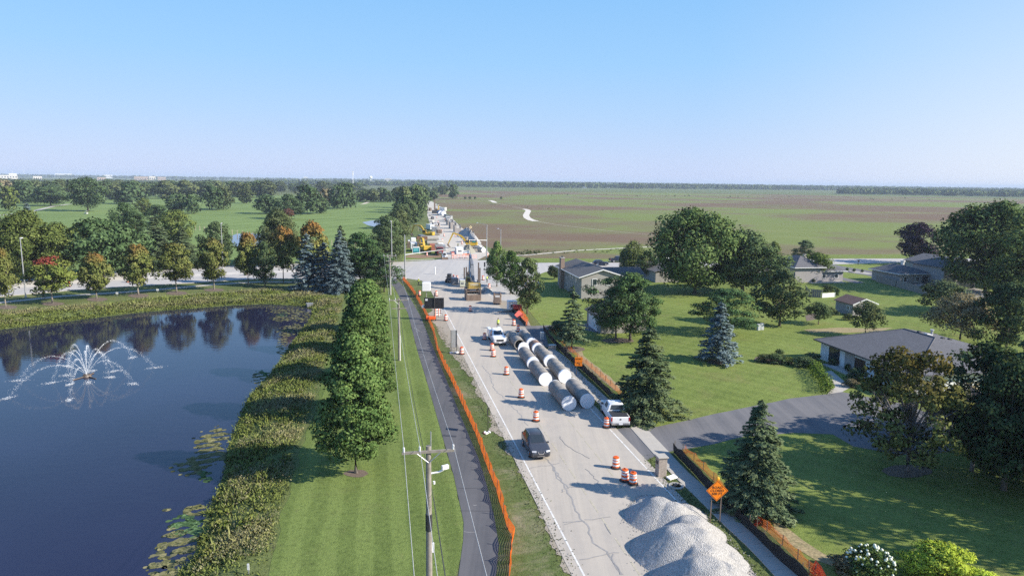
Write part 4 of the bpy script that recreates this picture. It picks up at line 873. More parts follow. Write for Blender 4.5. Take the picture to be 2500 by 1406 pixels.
# rough growth at the gravel edge and along the right walk
def tufts(name, pts, n, hmax, mat, spread):
    P0 = np.array([(p.x, p.y) for p in pts]); k = rg.integers(0, len(P0), n)
    b = np.c_[P0[k] + rg.normal(size=(n, 2)) * spread, np.full(n, .01)]; h = rg.uniform(.3, 1, n) * hmax
    tip = b + np.c_[rg.normal(size=(n, 2)) * .4 * h[:, None], h]; sdv = rg.normal(size=(n, 3)); sdv[:, 2] = 0; sdv /= np.linalg.norm(sdv, axis=1)[:, None]; md = (b + tip) / 2
    V = np.stack([b, md + sdv * .05, tip, md - sdv * .05], 1).reshape(-1, 3)
    obj(name, npmesh(name, V, np.arange(len(V)).reshape(-1, 4), np.clip(lf(b[:, :2], 2., 7.) + .5 * (rg.random(n) - .5), 0, 1)), mat, kind='stuff')
tufts('verge_weeds', resample(gp([(1066, 799), (1084, 825), (1121, 877), (1149, 924), (1173, 986), (1212, 1050), (1236, 1110), (1264, 1149), (1303, 1222), (1337, 1290), (1376, 1365), (1387, 1410)]), .3, False), 2600, .12, L_OLIVE, .5)
tufts('walk_weeds', resample(gp([(1372, 868), (1400, 900), (1440, 948), (1470, 985)]), .3, False) + resample(gp([(1588, 1120), (1620, 1160), (1680, 1220), (1730, 1280), (1800, 1350), (1850, 1400)]), .3, False), 2600, .14, L_OLIVE, .5)
# water lilies
LILY = leaf_mat('lily_pads', (.055, .058, .024), (.08, .08, .037), (.11, .105, .058), trans=.05); LILYG = leaf_mat('green_pads', (.022, .042, .016), (.036, .065, .027), (.055, .092, .043), trans=.05)
def pads(name, ells, mat):
    Vs, Fs, o_, vs = [], [], 0, []
    for x, y, a, b, n in ells:
        for _ in range(n):
            rr = math.sqrt(rg.random()) * (1 + .5 * (rg.random() < .15)); th = rg.uniform(0, 6.283)
            p = G(x + a * rr * math.cos(th), y + b * rr * math.sin(th), WZ); s = rg.uniform(.1, .26); a0 = rg.uniform(0, 6.28)
            if lf(np.array([[p.x, p.y]]), .45, 3.)[0] < .47: continue
            Vs += [(p.x + s * math.cos(a0 + q * 1.047), p.y + s * math.sin(a0 + q * 1.047), WZ + .012 + .004 * rg.random()) for q in range(6)]
            Fs.append(list(range(o_, o_ + 6))); o_ += 6; vs.append(rg.random())
    obj(name, npmesh(name, np.array(Vs), np.array(Fs), vs), mat, kind='stuff')
pads('lily_pads', [(700, 760, 40, 6, 300), (735, 772, 22, 14, 420), (690, 778, 26, 6, 260), (720, 800, 26, 8, 300), (700, 812, 20, 10, 200), (690, 850, 14, 26, 200), (632, 925, 14, 12, 100), (535, 1062, 24, 16, 260), (510, 1085, 30, 24, 500), (520, 1115, 42, 14, 420), (470, 1140, 36, 16, 300), (480, 1125, 20, 8, 120), (478, 1245, 26, 12, 200), (430, 1300, 26, 12, 160), (450, 1330, 30, 26, 420), (395, 1335, 10, 14, 60), (405, 1385, 36, 26, 500), (405, 1243, 6, 4, 10)], LILY)
pads('green_lily_pads', [(455, 1288, 34, 22, 520), (640, 912, 18, 6, 120), (690, 768, 14, 6, 80), (500, 1160, 20, 16, 60)], LILYG)
# fountain
FOAM = NT('white_water'); FOAM.color((.9, .93, .96)); FOAM.set(.35, 0, .5); FOAM.b.inputs['Emission Strength'].default_value = 0; FOAM = FOAM.m
t = NT('foam_patch'); t.color((.85, .89, .93)); t.link(t.ramp(t.noise(t.coord(), 5.0, 5, .75), [(.45, 0.), (.66, .5)]), t.b.inputs['Alpha']); FOAMP = t.set(.5)
fc = G(212, 919, WZ)
fo = thing('pond_fountain', 'floating fountain throwing a dome of thin water jets over the pond', 'fountain', fc)
FL = sim('float_plastic', (.16, .12, .09), .6)
m = MB(); m.cyl((0, 0, 0), (0, 0, .22), .55, .45, 14); m.build('float', FL, fo)
for px, py in ((178, 928), (229, 911), (234, 925)):
    p = G(px, py, WZ) - fc; MB().tube([(p.x * .15, p.y * .15, .08), (p.x, p.y, .05)], .06, 6).build('float_arm', FL, fo)
m = MB()
for k in range(14): m.cyl((.3 * math.cos(k * .45), .3 * math.sin(k * .45), .2), (.36 * math.cos(k * .45), .36 * math.sin(k * .45), .36), .035, n=6)
m.build('nozzle_ring', FL, fo)
SPL = [(323, 873, 4.2), (375, 898, 3.9), (276, 907, 3.4), (268, 921, 4.4), (323, 937, 2.9), (215, 934, 4.4), (170, 938, 3.2), (130, 934, 4.2), (164, 917, 4.0), (167, 894, 4.3), (224, 906, 4.5), (49, 929, 3.4), (23, 971, 2.9), (170, 976, 2.6)]
def octas(ps, rs):
    V, F, o_ = [], [], 0
    for p, r in zip(ps, rs):
        V += [(p[0] + r, p[1], p[2]), (p[0] - r, p[1], p[2]), (p[0], p[1] + r, p[2]), (p[0], p[1] - r, p[2]), (p[0], p[1], p[2] + r), (p[0], p[1], p[2] - r)]
        F += [(o_ + a, o_ + b, o_ + c) for a, b, c in ((0, 2, 4), (2, 1, 4), (1, 3, 4), (3, 0, 4), (2, 0, 5), (1, 2, 5), (3, 1, 5), (0, 3, 5))]; o_ += 6
    return V, F
for px, py, hh in SPL:
    hh *= .78; e = G(px, py, WZ) - fc; jm = MB(); tt = np.linspace(0, .4, 12)
    path = lambda t: np.array([e.x * t, e.y * t, .3 + 4 * hh * t * (1 - t)])
    jm.tube([Vector(path(t)) for t in tt], [.008 + .008 * t for t in tt], 5); me = jm.mesh('jet')
    t = rg.beta(1.8, 1.1, 420); sp = .03 + .13 * t ** 2
    ps = np.array([path(q) for q in t]) + rg.normal(size=(420, 3)) * sp[:, None]; ps[:, 2] = np.maximum(ps[:, 2], .02)
    V, F = octas(ps, rg.uniform(.008, .024, 420)); bm = bmesh.new(); bm.from_mesh(me); bv = [bm.verts.new(q) for q in V]
    for f in F: bm.faces.new([bv[i] for i in f])
    bm.to_mesh(me); bm.free(); obj('jet', me, FOAM, fo, kind='stuff')
    V = []; 
    for q_ in range(24): a_ = q_ * .2618; k_ = rg.uniform(.6, 1.2); dd = Vector((e.x, e.y, 0)).normalized(); ax_, by_ = math.cos(a_) * 1.0 * k_, math.sin(a_) * .32 * k_; V.append((e.x + dd.x * ax_ - dd.y * by_, e.y + dd.y * ax_ + dd.x * by_, .008))
    obj('foam', npmesh('foam', np.array(V), np.array([list(range(24))])), FOAMP, fo)
    d = Vector((e.x, e.y, 0)).normalized(); L = rg.uniform(.5, 1.2); n = 80; a = np.abs(rg.normal(size=n)) * L * .6 * np.sign(rg.random(n) - .3); s = rg.normal(size=n) * .28
    ps = np.c_[e.x + d.x * a - d.y * s, e.y + d.y * a + d.x * s, np.abs(rg.normal(size=n)) * .05 + .01]
    V, F = octas(ps, rg.uniform(.012, .036, n)); obj('splash', npmesh('splash', np.array(V), np.array(F)), FOAM, fo, kind='stuff')

# ================================================================== HOUSES
HA = math.atan2(W.y, W.x)                          # house frame: x across the road, y along it
def LW(w_, u_, z=0.0): return Vector((W.x * w_ + U.x * u_, W.y * w_ + U.y * u_, z))
def shingle(name, c, c2):
    t = NT(name); v = t.coord(); n = t.noise(v, 5.5, 3, .8); b = t.noise(v, .5, 4, .6)
    k = t.ramp(n, [(.3, tuple(q * .72 for q in c)), (.7, c2)]); k = t.mix(t.ramp(b, [(.4, 0.), (.7, .4)]), k, tuple(q * .85 for q in c))
    t.color(k); t.bump(n, .5, .03); return t.set(.92, 0, .2)
SH_GREY = shingle('grey_shingles', (.115, .115, .125), (.175, .175, .19)); SH_TAUPE = shingle('taupe_shingles', (.125, .12, .12), (.18, .175, .175)); SH_RED = shingle('red_brown_shingles', (.16, .1, .085), (.22, .15, .13))
SIDE_W = sim('white_siding', (.74, .75, .77), .6, var=.05, scale=1.5); SIDE_T = sim('tan_siding', (.31, .295, .28), .75, var=.06, scale=1.5); SIDE_G = sim('grey_siding', (.33, .31, .31), .75, var=.06, scale=1.5)
BRICK = sim('brick', (.27, .2, .16), .9, var=.3, scale=8); TRIM = sim('white_trim', (.78, .78, .78), .5, var=.04); DTRIM = sim('dark_trim', (.05, .05, .055), .5)
DOORM = sim('dark_door', (.045, .025, .022), .5); CONCW = sim('foundation', (.42, .4, .37), .9)
GLASS = NT('window_glass'); GLASS.color((.03, .04, .05)); GLASS = GLASS.set(.08, 0, .6)
SHCH = sim('pipe_metal', (.5, .5, .5), .5, .3)
def hip(m, x0, x1, y0, y1, z0, ridge, th=.16):
    """ridge: (xa, ya, xb, yb, z)"""
    xa, ya, xb, yb, z = ridge; a, b = Vector((xa, ya, z)), Vector((xb, yb, z))
    c = [Vector((x0, y0, z0)), Vector((x1, y0, z0)), Vector((x1, y1, z0)), Vector((x0, y1, z0))]
    along_y = abs(yb - ya) >= abs(xb - xa)
    fs = [[c[0], c[1], a], [c[1], c[2], b, a], [c[2], c[3], b], [c[3], c[0], a, b]] if along_y else [[c[0], c[1], b, a], [c[1], c[2], b], [c[2], c[3], a, b], [c[3], c[0], a]]
    dn = Vector((0, 0, -th)); vs = c + [a, b] + [p + dn for p in c]
    bv = [m.bm.verts.new(p) for p in vs]; ix = lambda p: 4 if p is a else 5 if p is b else c.index(p)
    for f in fs: m.bm.faces.new([bv[ix(p)] for p in f])
    for i in range(4): m.bm.faces.new([bv[i], bv[6 + i], bv[6 + (i + 1) % 4], bv[(i + 1) % 4]])
    m.bm.faces.new([bv[6], bv[9], bv[8], bv[7]])
def gable_y(m, x0, x1, y0, y1, ze, zr, th=.16):
    xm = (x0 + x1) / 2; m.prism([(x0, ze), (xm, zr), (x1, ze), (x1, ze - th), (xm, zr - th * 1.1), (x0, ze - th)], y0, y1)
def gable_x(m, x0, x1, y0, y1, ze, zr, th=.16):
    ym = (y0 + y1) / 2; m.xprism([(y0, ze), (ym, zr), (y1, ze), (y1, ze - th), (ym, zr - th * 1.1), (y0, ze - th)], x0, x1)
def window(par, p, w0, h0, face, frame=TRIM, mull=1, z=None):
    """face 'w' (west, -x) or 's' (south, -y); p = centre on the wall surface"""
    x, y, z = p; g = MB(); f = MB(); t = .09
    if face == 'w':
        g.box((x - .03, y, z), (.04, w0, h0))
        for s in (-1, 1): f.box((x - .045, y + s * w0 / 2, z), (.09, t, h0 + t)); f.box((x - .045, y, z + s * h0 / 2), (.088, w0 - t, t))
        for i in range(mull): f.box((x - .045, y - w0 / 2 + w0 * (i + 1) / (mull + 1), z), (.07, .05, h0 - t))
    else:
        g.box((x, y - .03, z), (w0, .04, h0))
        for s in (-1, 1): f.box((x + s * w0 / 2, y - .045, z), (t, .09, h0 + t)); f.box((x, y - .045, z + s * h0 / 2), (w0 - t, .088, t))
        for i in range(mull): f.box((x - w0 / 2 + w0 * (i + 1) / (mull + 1), y - .045, z), (.05, .07, h0 - t))
    o = g.build('window', GLASS, par); f.build('frame', frame, o)
def house(name, label, w_, u_): return thing(name, label, 'house', LW(w_, u_), HA)
def slopewall(m, x0, x1, y0, y1, h): m.box(((x0 + x1) / 2, (y0 + y1) / 2, h / 2), (x1 - x0, y1 - y0, h))

# white house with the big grey hip roof, frame origin at its south-west eave corner
hA = house('white_house', 'low white house with a broad dark grey hip roof and dark front door', 61.7, 68.0)
m = MB(); slopewall(m, .7, 20.2, .8, 18.4, 2.62); m.build('wall', SIDE_W, hA)
m = MB()
for i in range(46): m.box((.69, 1.0 + i * .38, 1.38), (.045, .05, 2.4))
b = m.build('batten', SIDE_W, hA); b['kind'] = 'stuff'
m = MB(); hip(m, 0, 20.9, 0, 19.2, 2.8, (10.5, 8.6, 10.5, 14.2, 5.1)); rf = m.build('roof', SH_GREY, hA)
m = MB(); m.tube([(10.5, 8.6, 5.12), (10.5, 14.2, 5.12)], .08, 5); m.tube([(10.5, 8.6, 5.12), (.1, .1, 2.84)], .07, 5); m.tube([(10.5, 14.2, 5.12), (.1, 19.1, 2.84)], .07, 5); m.tube([(10.5, 14.2, 5.12), (20.8, 19.1, 2.84)], .07, 5); m.build('ridge_cap', SH_GREY, rf)
for (x, y) in ((12.4, 13.5), (13.2, 10.2), (15.6, 11.5)): MB().box((x, y, 5.1 - (x - 10.5) * .22 + .12), (.45, .45, .22), taper=.8).build('roof_vent', DTRIM, rf)
MB().cyl((14.2, 13.2, 4.2), (14.2, 13.2, 4.95), .16).cyl((14.2, 13.2, 5.0), (14.2, 13.2, 5.12), .26).build('flue', SHCH, rf)
MB().box((12.9, 12.4, 4.68), (.9, .6, .12), ry=.2).build('skylight', TRIM, rf)
m = MB(); m.box((-.04, 9.6, 2.74), (.1, 19.3, .17)); m.build('gutter', DTRIM, hA)
window(hA, (.68, 15.3, 1.35), 2.1, 1.9, 'w', DTRIM, 1); window(hA, (.68, 6.0, 1.5), 2.2, 1.5, 'w', DTRIM, 1)
d = MB().box((.66, 10.0, 1.08), (.1, 2.0, 2.16)).build('door', DOORM, hA); MB().box((.58, 9.3, 1.05), (.06, .05, .14)).build('handle', SHCH, d)
MB().box((.67, 12.1, 1.3), (.08, 1.9, 2.6)).build('wall_panel', SIDE_G, hA)
MB().box((-.2, 10.5, .09), (1.9, 9.5, .18)).build('porch_slab', CONCW, hA)
# tan house with the chimney
hB = house('tan_house', 'tan split-level house with a grey gable roof and brick chimney', 41.6, 139.2)
m = MB(); slopewall(m, .5, 9.7, .5, 20.6, 4.7); slopewall(m, 9.7, 18.6, 11.2, 18.6, 3.3)
m.prism([(.55, 4.7), (5.1, 6.12), (9.65, 4.7)], .5, .7); m.prism([(.55, 4.7), (5.1, 6.12), (9.65, 4.7)], 20.3, 20.6); m.build('wall', SIDE_T, hB)
m = MB(); gable_y(m, -.2, 10.4, 0, 21.1, 4.75, 6.4); rf = m.build('roof', SH_TAUPE, hB)
m = MB(); gable_x(m, 9.9, 19.2, 10.6, 19.2, 3.45, 5.0); m.build('wing_roof', SH_TAUPE, hB)
m = MB(); m.prism([(-.25, 4.56), (5.1, 6.22), (10.45, 4.56), (10.45, 4.76), (5.1, 6.44), (-.25, 4.76)], -.06, -.003); m.build('fascia', TRIM, hB)
MB().box((-.24, 10.5, 4.65), (.1, 21, .16)).build('gutter', TRIM, hB)
c = MB().box((.1, 15.5, 3.6), (.9, 1.5, 7.2)).build('chimney', BRICK, hB); MB().box((.1, 15.5, 7.26), (1.05, 1.65, .13)).build('chimney_cap', CONCW, c); MB().box((.1, 15.5, 7.5), (.4, .4, .32)).build('chimney_pot', DTRIM, c)
MB().cyl((6.0, 6.5, 5.6), (6.0, 6.5, 7.0), .13).build('flue', SHCH, rf)
for y, z, w0, h0 in ((12.8, 3.6, .9, 1.4), (9.4, 3.9, .7, .8), (7.4, 3.9, .7, .8), (4.6, 3.7, .8, 1.1), (12.0, 1.3, .9, .9), (6.8, 1.3, .8, .9)): window(hB, (.48, y, z), w0, h0, 'w', TRIM, 0)
for x, z in ((3.4, 3.6), (6.6, 3.6)): window(hB, (x, .48, z), 1.0, 1.4, 's', TRIM, 0)
# its garage, gable roof
gB = thing('garage', 'small garage behind the spreading pines with a white overhead door', 'garage', LW(35.6, 106.4), HA)
m = MB(); slopewall(m, 0, 8, 0, 7.8, 2.7); m.prism([(0, 2.7), (4, 4.4), (8, 2.7)], .0, .2); m.build('wall', SIDE_T, gB)
m = MB(); gable_y(m, -.4, 8.4, -.4, 8.2, 2.72, 4.55); m.build('roof', SH_TAUPE, gB)
MB().box((-.03, 4.2, 1.15), (.07, 4.9, 2.3)).build('garage_door', TRIM, gB)
# hipped-roof house
hC = house('hipped_house', 'grey hipped-roof house behind the bright green round tree', 103.6, 156.4)
m = MB(); slopewall(m, .6, 8.4, .6, 10.6, 3.9); slopewall(m, 8.4, 15.2, 1.6, 8.4, 2.7); slopewall(m, -7.5, .6, 7.6, 14.5, 3.5); m.build('wall', SIDE_G, hC)
m = MB(); hip(m, 0, 9, 0, 11.2, 4.0, (4.4, 4.6, 4.4, 6.8, 6.6)); rf = m.build('roof', SH_GREY, hC)
m = MB(); hip(m, 8.0, 16.0, 1.0, 9.0, 2.85, (11., 5, 12.2, 5, 4.5)); m.build('wing_roof', SH_GREY, hC)
m = MB(); gable_x(m, -8, 1.5, 7, 15.2, 3.6, 4.8); m.build('wing_roof', SH_GREY, hC)
MB().box((7.6, 7.5, 5.6), (.8, .8, 2.0)).build('chimney', CONCW, hC)
m = MB()
m.box((4.5, -.04, 3.93), (9.1, .08, .17)); m.box((12, .96, 2.78), (8.1, .08, .17)); m.box((-.04, 5.5, 3.93), (.08, 11, .17)); m.build('gutter', TRIM, hC)
window(hC, (13.2, 1.58, 1.5), 1.0, 1.0, 's', TRIM, 0); window(hC, (9.6, 1.58, 1.5), 1.0, 1.0, 's', TRIM, 0); window(hC, (.58, 4.4, 2.9), 1.0, .9, 'w', TRIM, 0)
MB().box((9.5, .4, .06), (10, 2.4, .12)).build('patio_slab', CONCW, hC)
# house with the deck
hD = house('deck_house', 'grey two-level house with white roof flues and a wooden deck', 128.6, 143.0)
m = MB(); slopewall(m, .8, 9.0, 7.2, 17.6, 2.8); slopewall(m, 9.0, 18.4, 2.5, 13, 5.0); m.build('wall', SIDE_G, hD)
m = MB(); m.box((13.7, 2.47, 1.6), (9.3, .08, 1.9)); m.build('wall_panel', CONCW, hD)
m = MB(); hip(m, .0, 9.6, 6.6, 18.2, 2.95, (4.4, 10.6, 4.4, 14.4, 4.75)); rf = m.build('roof', SH_GREY, hD)
m = MB(); hip(m, 8.4, 19.2, 1.8, 13.8, 5.1, (13.4, 6.5, 13.4, 9.2, 6.9)); rf2 = m.build('tall_roof', SH_GREY, hD)
for r_, x, y, z in ((rf, 5.6, 12.6, 5.0), (rf2, 16.9, 6.2, 6.6)): MB().cyl((x, y, z - 1.0), (x, y, z + .35), .42, .42, 12).cyl((x, y, z + .35), (x, y, z + .75), .55, .6, 12).build('flue', TRIM, r_)
m = MB(); m.box((4.8, 6.56, 2.87), (9.7, .08, .17)); m.box((-.04, 12.4, 2.87), (.08, 11.5, .17)); m.box((13.8, 1.76, 5.02), (10.9, .08, .17)); m.build('gutter', TRIM, hD)
for x in (11.2, 15.6): window(hD, (x, 2.46, 3.9), 1.7, .9, 's', TRIM, 1)
window(hD, (5.8, 7.18, 1.6), 1.1, .9, 's', TRIM, 0); window(hD, (2.2, 7.18, 1.5), .9, 1.2, 's', TRIM, 0); MB().box((7.9, 7.16, 1.15), (1.5, .06, 2.2)).build('patio_door', GLASS, hD)
dk = thing('wooden_deck', 'weathered wooden deck with a spindle railing behind the two-level house', 'deck', LW(130.0, 143.2), HA)
WOODG = sim('weathered_wood', (.27, .24, .22), .9, var=.2, scale=4)
for i in range(16): MB().box((.28 + i * .5, 2.4, .62), (.47, 4.2, .06)).build('plank', WOODG, dk)
m = MB(); m.box((4.1, .3, 1.5), (8, .09, .07)); m.box((.1, 2.4, 1.5), (.09, 4.2, .07)); m.build('rail', WOODG, dk)
for i in range(27): MB().box((.15 + i * .3, .3, 1.05), (.05, .05, .86)).build('spindle', WOODG, dk)
for x in (.1, 2.7, 5.4, 8.0): MB().box((x, .3, .75), (.11, .11, 1.5)).build('post', WOODG, dk)
# shed
sh = thing('garden_shed', 'little garden shed with a red-brown gable roof and white trim', 'shed', LW(89.2, 114.9), HA)
m = MB(); slopewall(m, 0, 5, 0, 5.2, 2.3); m.prism([(0, 2.3), (2.5, 3.25), (5, 2.3)], 0, .15); m.build('wall', SIDE_G, sh)
m = MB(); gable_y(m, -.3, 5.3, -.3, 5.5, 2.32, 3.4, .1); m.build('roof', SH_RED, sh)
m = MB(); m.prism([(-.32, 2.17), (2.5, 3.22), (5.32, 2.17), (5.32, 2.36), (2.5, 3.42), (-.32, 2.36)], -.34, -.303); m.build('bargeboard', TRIM, sh)
window(sh, (-.01, 1.4, 1.35), .8, .9, 'w', TRIM, 1)
# houses half hidden by trees
def small_house(name, label, px, py, wx, dy, h, mat, roof):
    b = G(px, py); r = thing(name, label, 'house', b, HA); m = MB(); slopewall(m, 0, wx, 0, dy, h); m.build('wall', mat, r)
    m = MB(); gable_y(m, -.5, wx + .5, -.5, dy + .5, h + .05, h + 2.0); m.build('roof', roof, r); window(r, (wx * .3, -.01, h * .55), 1.1, 1.1, 's', TRIM, 0); window(r, (wx * .7, -.01, h * .55), 1.1, 1.1, 's', TRIM, 0); return r
small_house('tan_bungalow', 'pale tan house mostly hidden beneath the huge dark trees', 1600, 690, 15, 13, 2.8, SIDE_T, SH_TAUPE)
small_house('grey_bungalow', 'grey-roofed house mostly hidden behind the massive right shade tree', 2285, 672, 13, 12, 3.0, SIDE_G, SH_GREY)
sheet('patio', gp([(2318, 712), (2380, 702), (2440, 722), (2400, 744), (2340, 735)]), .03, CONC, step=4)
# backyard fences, board by board
def board_fence(name, label, pts, h, mat, bw=.42, gap=.03, group=None, trim=None):
    f = thing(name, label, 'fence', pts[0], 0, group); o0 = pts[0]
    me = MB().box((0, 0, h / 2), (bw, .03, h)).mesh('board'); me.materials.append(mat)
    for a, b in zip(pts, pts[1:]):
        L = (b - a).length; n = int(L / (bw + gap)); d = (b - a).normalized(); ang = math.atan2(d.y, d.x)
        for i in range(n):
            q = bpy.data.objects.new('board', me); COL.objects.link(q); q.parent = f; q.location = a + d * ((i + .5) * (bw + gap)) - o0; q.rotation_euler = (0, 0, ang); q.scale = (1, 1, rng.uniform(.98, 1.02))
        for s in (0, 1): 
            p = (a if s == 0 else b) - o0; MB().box((p.x, p.y, h / 2 + .03), (.12, .12, h + .06)).build('post', mat, f)
    return f
board_fence('wooden_fence', 'long weathered board fence behind the house with the deck', [LW(127.7, 156.5), LW(126.4, 148), LW(123.9, 134.9)], 1.7, WOODG)
board_fence('wooden_fence', 'short grey board fence beside the hipped-roof house yard', gp([(1966, 716), (1972, 724), (2006, 727)]), 1.8, sim('grey_boards', (.22, .2, .2), .9))
board_fence('vinyl_gate', 'low white gate between the grey board fence and a narrow shrub', gp([(2007, 727), (2038, 725)]), 1.0, TRIM)
# clipped hedge
hp = resample(gp([(1982, 902), (1990, 908), (1994, 918), (2000, 928), (2012, 938), (2018, 948), (2014, 960)]), .5, False); Vs, Fs, vs, o_ = [], [], [], 0
for p in hp:
    n = 130; d = rg.normal(size=(n, 3)); d /= np.abs(d).max(1)[:, None] ** .7; q = np.array([p.x, p.y, .72]) + d * np.array([.62, .62, .66])
    q[:, 2] = np.clip(q[:, 2], .05, 1.35); V, F = leaf_cards(q, d + rg.normal(size=(n, 3)) * .35, .2, rg); Vs.append(V); Fs.append(F + o_); o_ += len(V); vs.append(rg.random(n))
tag(obj('clipped_hedge', npmesh('clipped_hedge', np.concatenate(Vs), np.concatenate(Fs), np.concatenate(vs)), L_HEDGE), 'curving clipped green hedge beside the front walk of the white house', 'hedge')
# hydrangeas
hb = G(2122, 1404); hy = thing('hydrangea_bush', 'hydrangea bush covered in round white flower heads at the bottom right', 'bush', hb)
V, F, v, C = broadleaf(77, H=1.8, D=3.4, base=0, prof='dome', ncl=40, per=90, leaf=.17, cr=.2); obj('foliage', npmesh('foliage', V, F, v), L_MAPLE, hy)
FLW = sim('white_petals', (.72, .75, .62), .8, var=.15, scale=9); fm = MB().lathe([(.03, -.12), (.13, -.06), (.15, .02), (.11, .1), (.03, .15)], 8).mesh('flower_head', True); fm.materials.append(FLW)
for i in range(64):
    a, t = rg.uniform(0, 6.28), rg.random(); r_ = 1.6 * math.sqrt(t); o = bpy.data.objects.new('flower_head', fm); COL.objects.link(o); o.parent = hy
    o.location = (r_ * math.cos(a), r_ * math.sin(a), 1.85 * math.sqrt(max(.02, 1 - .8 * t)) * rg.uniform(.9, 1.08)); s = rg.uniform(.45, .75); o.scale = (s, s, s)
# ================================================================== THE WORK ZONE
ORANGE = sim('safety_orange', (.78, .13, .02), .55, var=.08, scale=2); WHITEP = sim('white_plastic', (.8, .8, .8), .5, var=.06); BLACKR = sim('black_rubber', (.03, .03, .03), .85)
STEELG = sim('galvanised', (.42, .43, .44), .45, .5, var=.12); STEEL = sim('rusty_steel', (.2, .15, .12), .75, .2, var=.3, scale=2, dirt=(.28, .2, .15)); WOODP = sim('pole_wood', (.25, .225, .2), .95, var=.25, scale=4)
YELLOW = sim('machine_yellow', (.52, .34, .03), .5, var=.1, scale=1.5, dirt=(.3, .22, .12)); DEERE = sim('dusty_yellow', (.36, .25, .06), .6, var=.14, scale=1.5, dirt=(.25, .2, .12)); DARKM = sim('dark_metal', (.05, .05, .055), .6, .3); GREYM = sim('grey_metal', (.2, .21, .23), .5, .3, var=.15)
WHITE_CAR = sim('white_paint', (.8, .8, .81), .25, var=.02, spec=.6); GREY_CAR = sim('grey_paint', (.075, .08, .095), .25, .35, var=.05, spec=.6); NAVY_CAR = sim('navy_paint', (.02, .03, .06), .25, .3, var=.05, spec=.6); MAROON = sim('maroon_paint', (.2, .03, .035), .4)
CHROME = sim('chrome', (.6, .6, .62), .2, .9); REDL = sim('red_lens', (.35, .02, .02), .2); HEADL = sim('head_lamp', (.75, .77, .8), .15); PLATE = sim('plate', (.75, .75, .78), .5); VEST = sim('hi_vis', (.62, .85, .05), .7, var=.08); SKIN = sim('skin', (.42, .27, .2), .6); JEANS = sim('dark_trousers', (.035, .04, .06), .9); TSHIRT = sim('dark_shirt', (.06, .06, .075), .9)
def heading(d): return math.atan2(-d.x, d.y)
# --- concrete pressure pipes
PIPEM = NT('pipe_concrete'); v_ = PIPEM.coord(); n_ = PIPEM.noise(v_, 1.6, 5, .65); n2_ = PIPEM.noise(PIPEM.coord(scale=(4, .25, 4)), 1.4, 4, .7)
c_ = PIPEM.ramp(n_, [(.3, (.2, .182, .165)), (.7, (.3, .28, .255))]); c_ = PIPEM.mix(PIPEM.ramp(n2_, [(.42, 0.), (.68, .7)]), c_, (.39, .36, .325)); PIPEM.color(c_); PIPEM.bump(PIPEM.noise(v_, 14, 3), .35, .02); PIPEM = PIPEM.set(.9, 0, .2)
CAPM = sim('white_cap', (.8, .81, .84), .45, var=.04, scale=1.2, dirt=(.62, .63, .66)); PRUST = sim('pipe_rust', (.24, .15, .115), .85, var=.25)
PR = .83
def pipe_meshes(L, cap=True):
    b = MB(); n = 36; ring = [(PR, 0), (PR, L * .245), (PR + .014, L * .25), (PR + .014, L * .256), (PR, L * .261), (PR, L * .495), (PR + .014, L * .5), (PR + .014, L * .506), (PR, L * .511), (PR, L * .745), (PR + .014, L * .75), (PR + .014, L * .756), (PR, L * .761), (PR, L)]
    vs, fs = [], []
    prof = ring + [(PR - .13, L), (PR - .13, 0)]; m_ = len(prof)
    for r, y in prof:
        for k in range(n): a = 2 * math.pi * k / n; vs.append(Vector((r * math.cos(a), y, r * math.sin(a) + PR)))
    for i in range(m_):
        for k in range(n): a, b2 = i * n + k, i * n + (k + 1) % n; c, d = ((i + 1) % m_) * n + (k + 1) % n, ((i + 1) % m_) * n + k; fs.append((a, b2, c, d))
    b._add(vs, fs); return b.mesh('barrel')
bar = pipe_meshes(6.15); bar_s = pipe_meshes(2.3)
for me, mm in ((bar, PIPEM), (bar_s, PIPEM)): me.materials.append(mm); me.polygons.foreach_set('use_smooth', np.ones(len(me.polygons), bool)); me.set_sharp_from_angle(angle=.7)
capm = MB().cyl((0, -.06, PR), (0, .05, PR), PR + .012, PR + .012, 36).mesh('end_cap'); capm.materials.append(CAPM)
collar = MB().cyl((0, 0, PR), (0, .34, PR), PR + .022, PR + .022, 36).mesh('white_sleeve'); collar.materials.append(CAPM)
PA = heading(RD)
PIPES = [(20.0, 69.8, 6.15, 'c', 'capped concrete pipe at the near end of the left line, facing the camera'), (22.25, 70.3, 6.15, 'c', 'capped concrete pipe at the near end of the right line, beside the white pickup'), (19.6, 79.2, 6.15, 'c', 'second capped concrete pipe from the near end of the left line'), (22.3, 80.0, 6.15, 'cs', 'second concrete pipe from the near end of the right line, with a white end sleeve'),
         (19.7, 86.6, 6.15, 'cs', 'third concrete pipe of the left line, white caps leaning at its far end'), (22.2, 87.4, 6.15, 'cs', 'third concrete pipe of the right line, between two white sleeves'), (22.1, 94.3, 2.6, 'cs', 'short rust-coloured pipe piece in the right line'), (22.0, 97.8, 6.15, 'cs', 'farthest capped concrete pipe of the right line'), (20.0, 97.2, 6.15, 'o', 'open-ended concrete pipe beside the white work truck')]
for w_, u_, L, kind, lab in PIPES:
    p = LW(w_, u_, .04); r = thing('concrete_pipe', lab, 'pipe', p, HA, 'concrete pipes lined up on the road')
    o = obj('barrel', bar if L > 3 else bar_s, None, r)
    if L < 3: o.material_slots[0].link = 'OBJECT'; o.material_slots[0].material = PRUST
    if 'o' not in kind:
        c = obj('end_cap', capm, None, r); c2 = obj('end_cap', capm, None, r); c2.location = (0, L, 0)
    if 's' in kind: c = obj('white_sleeve', collar, None, r); c.location = (0, -.02, 0)
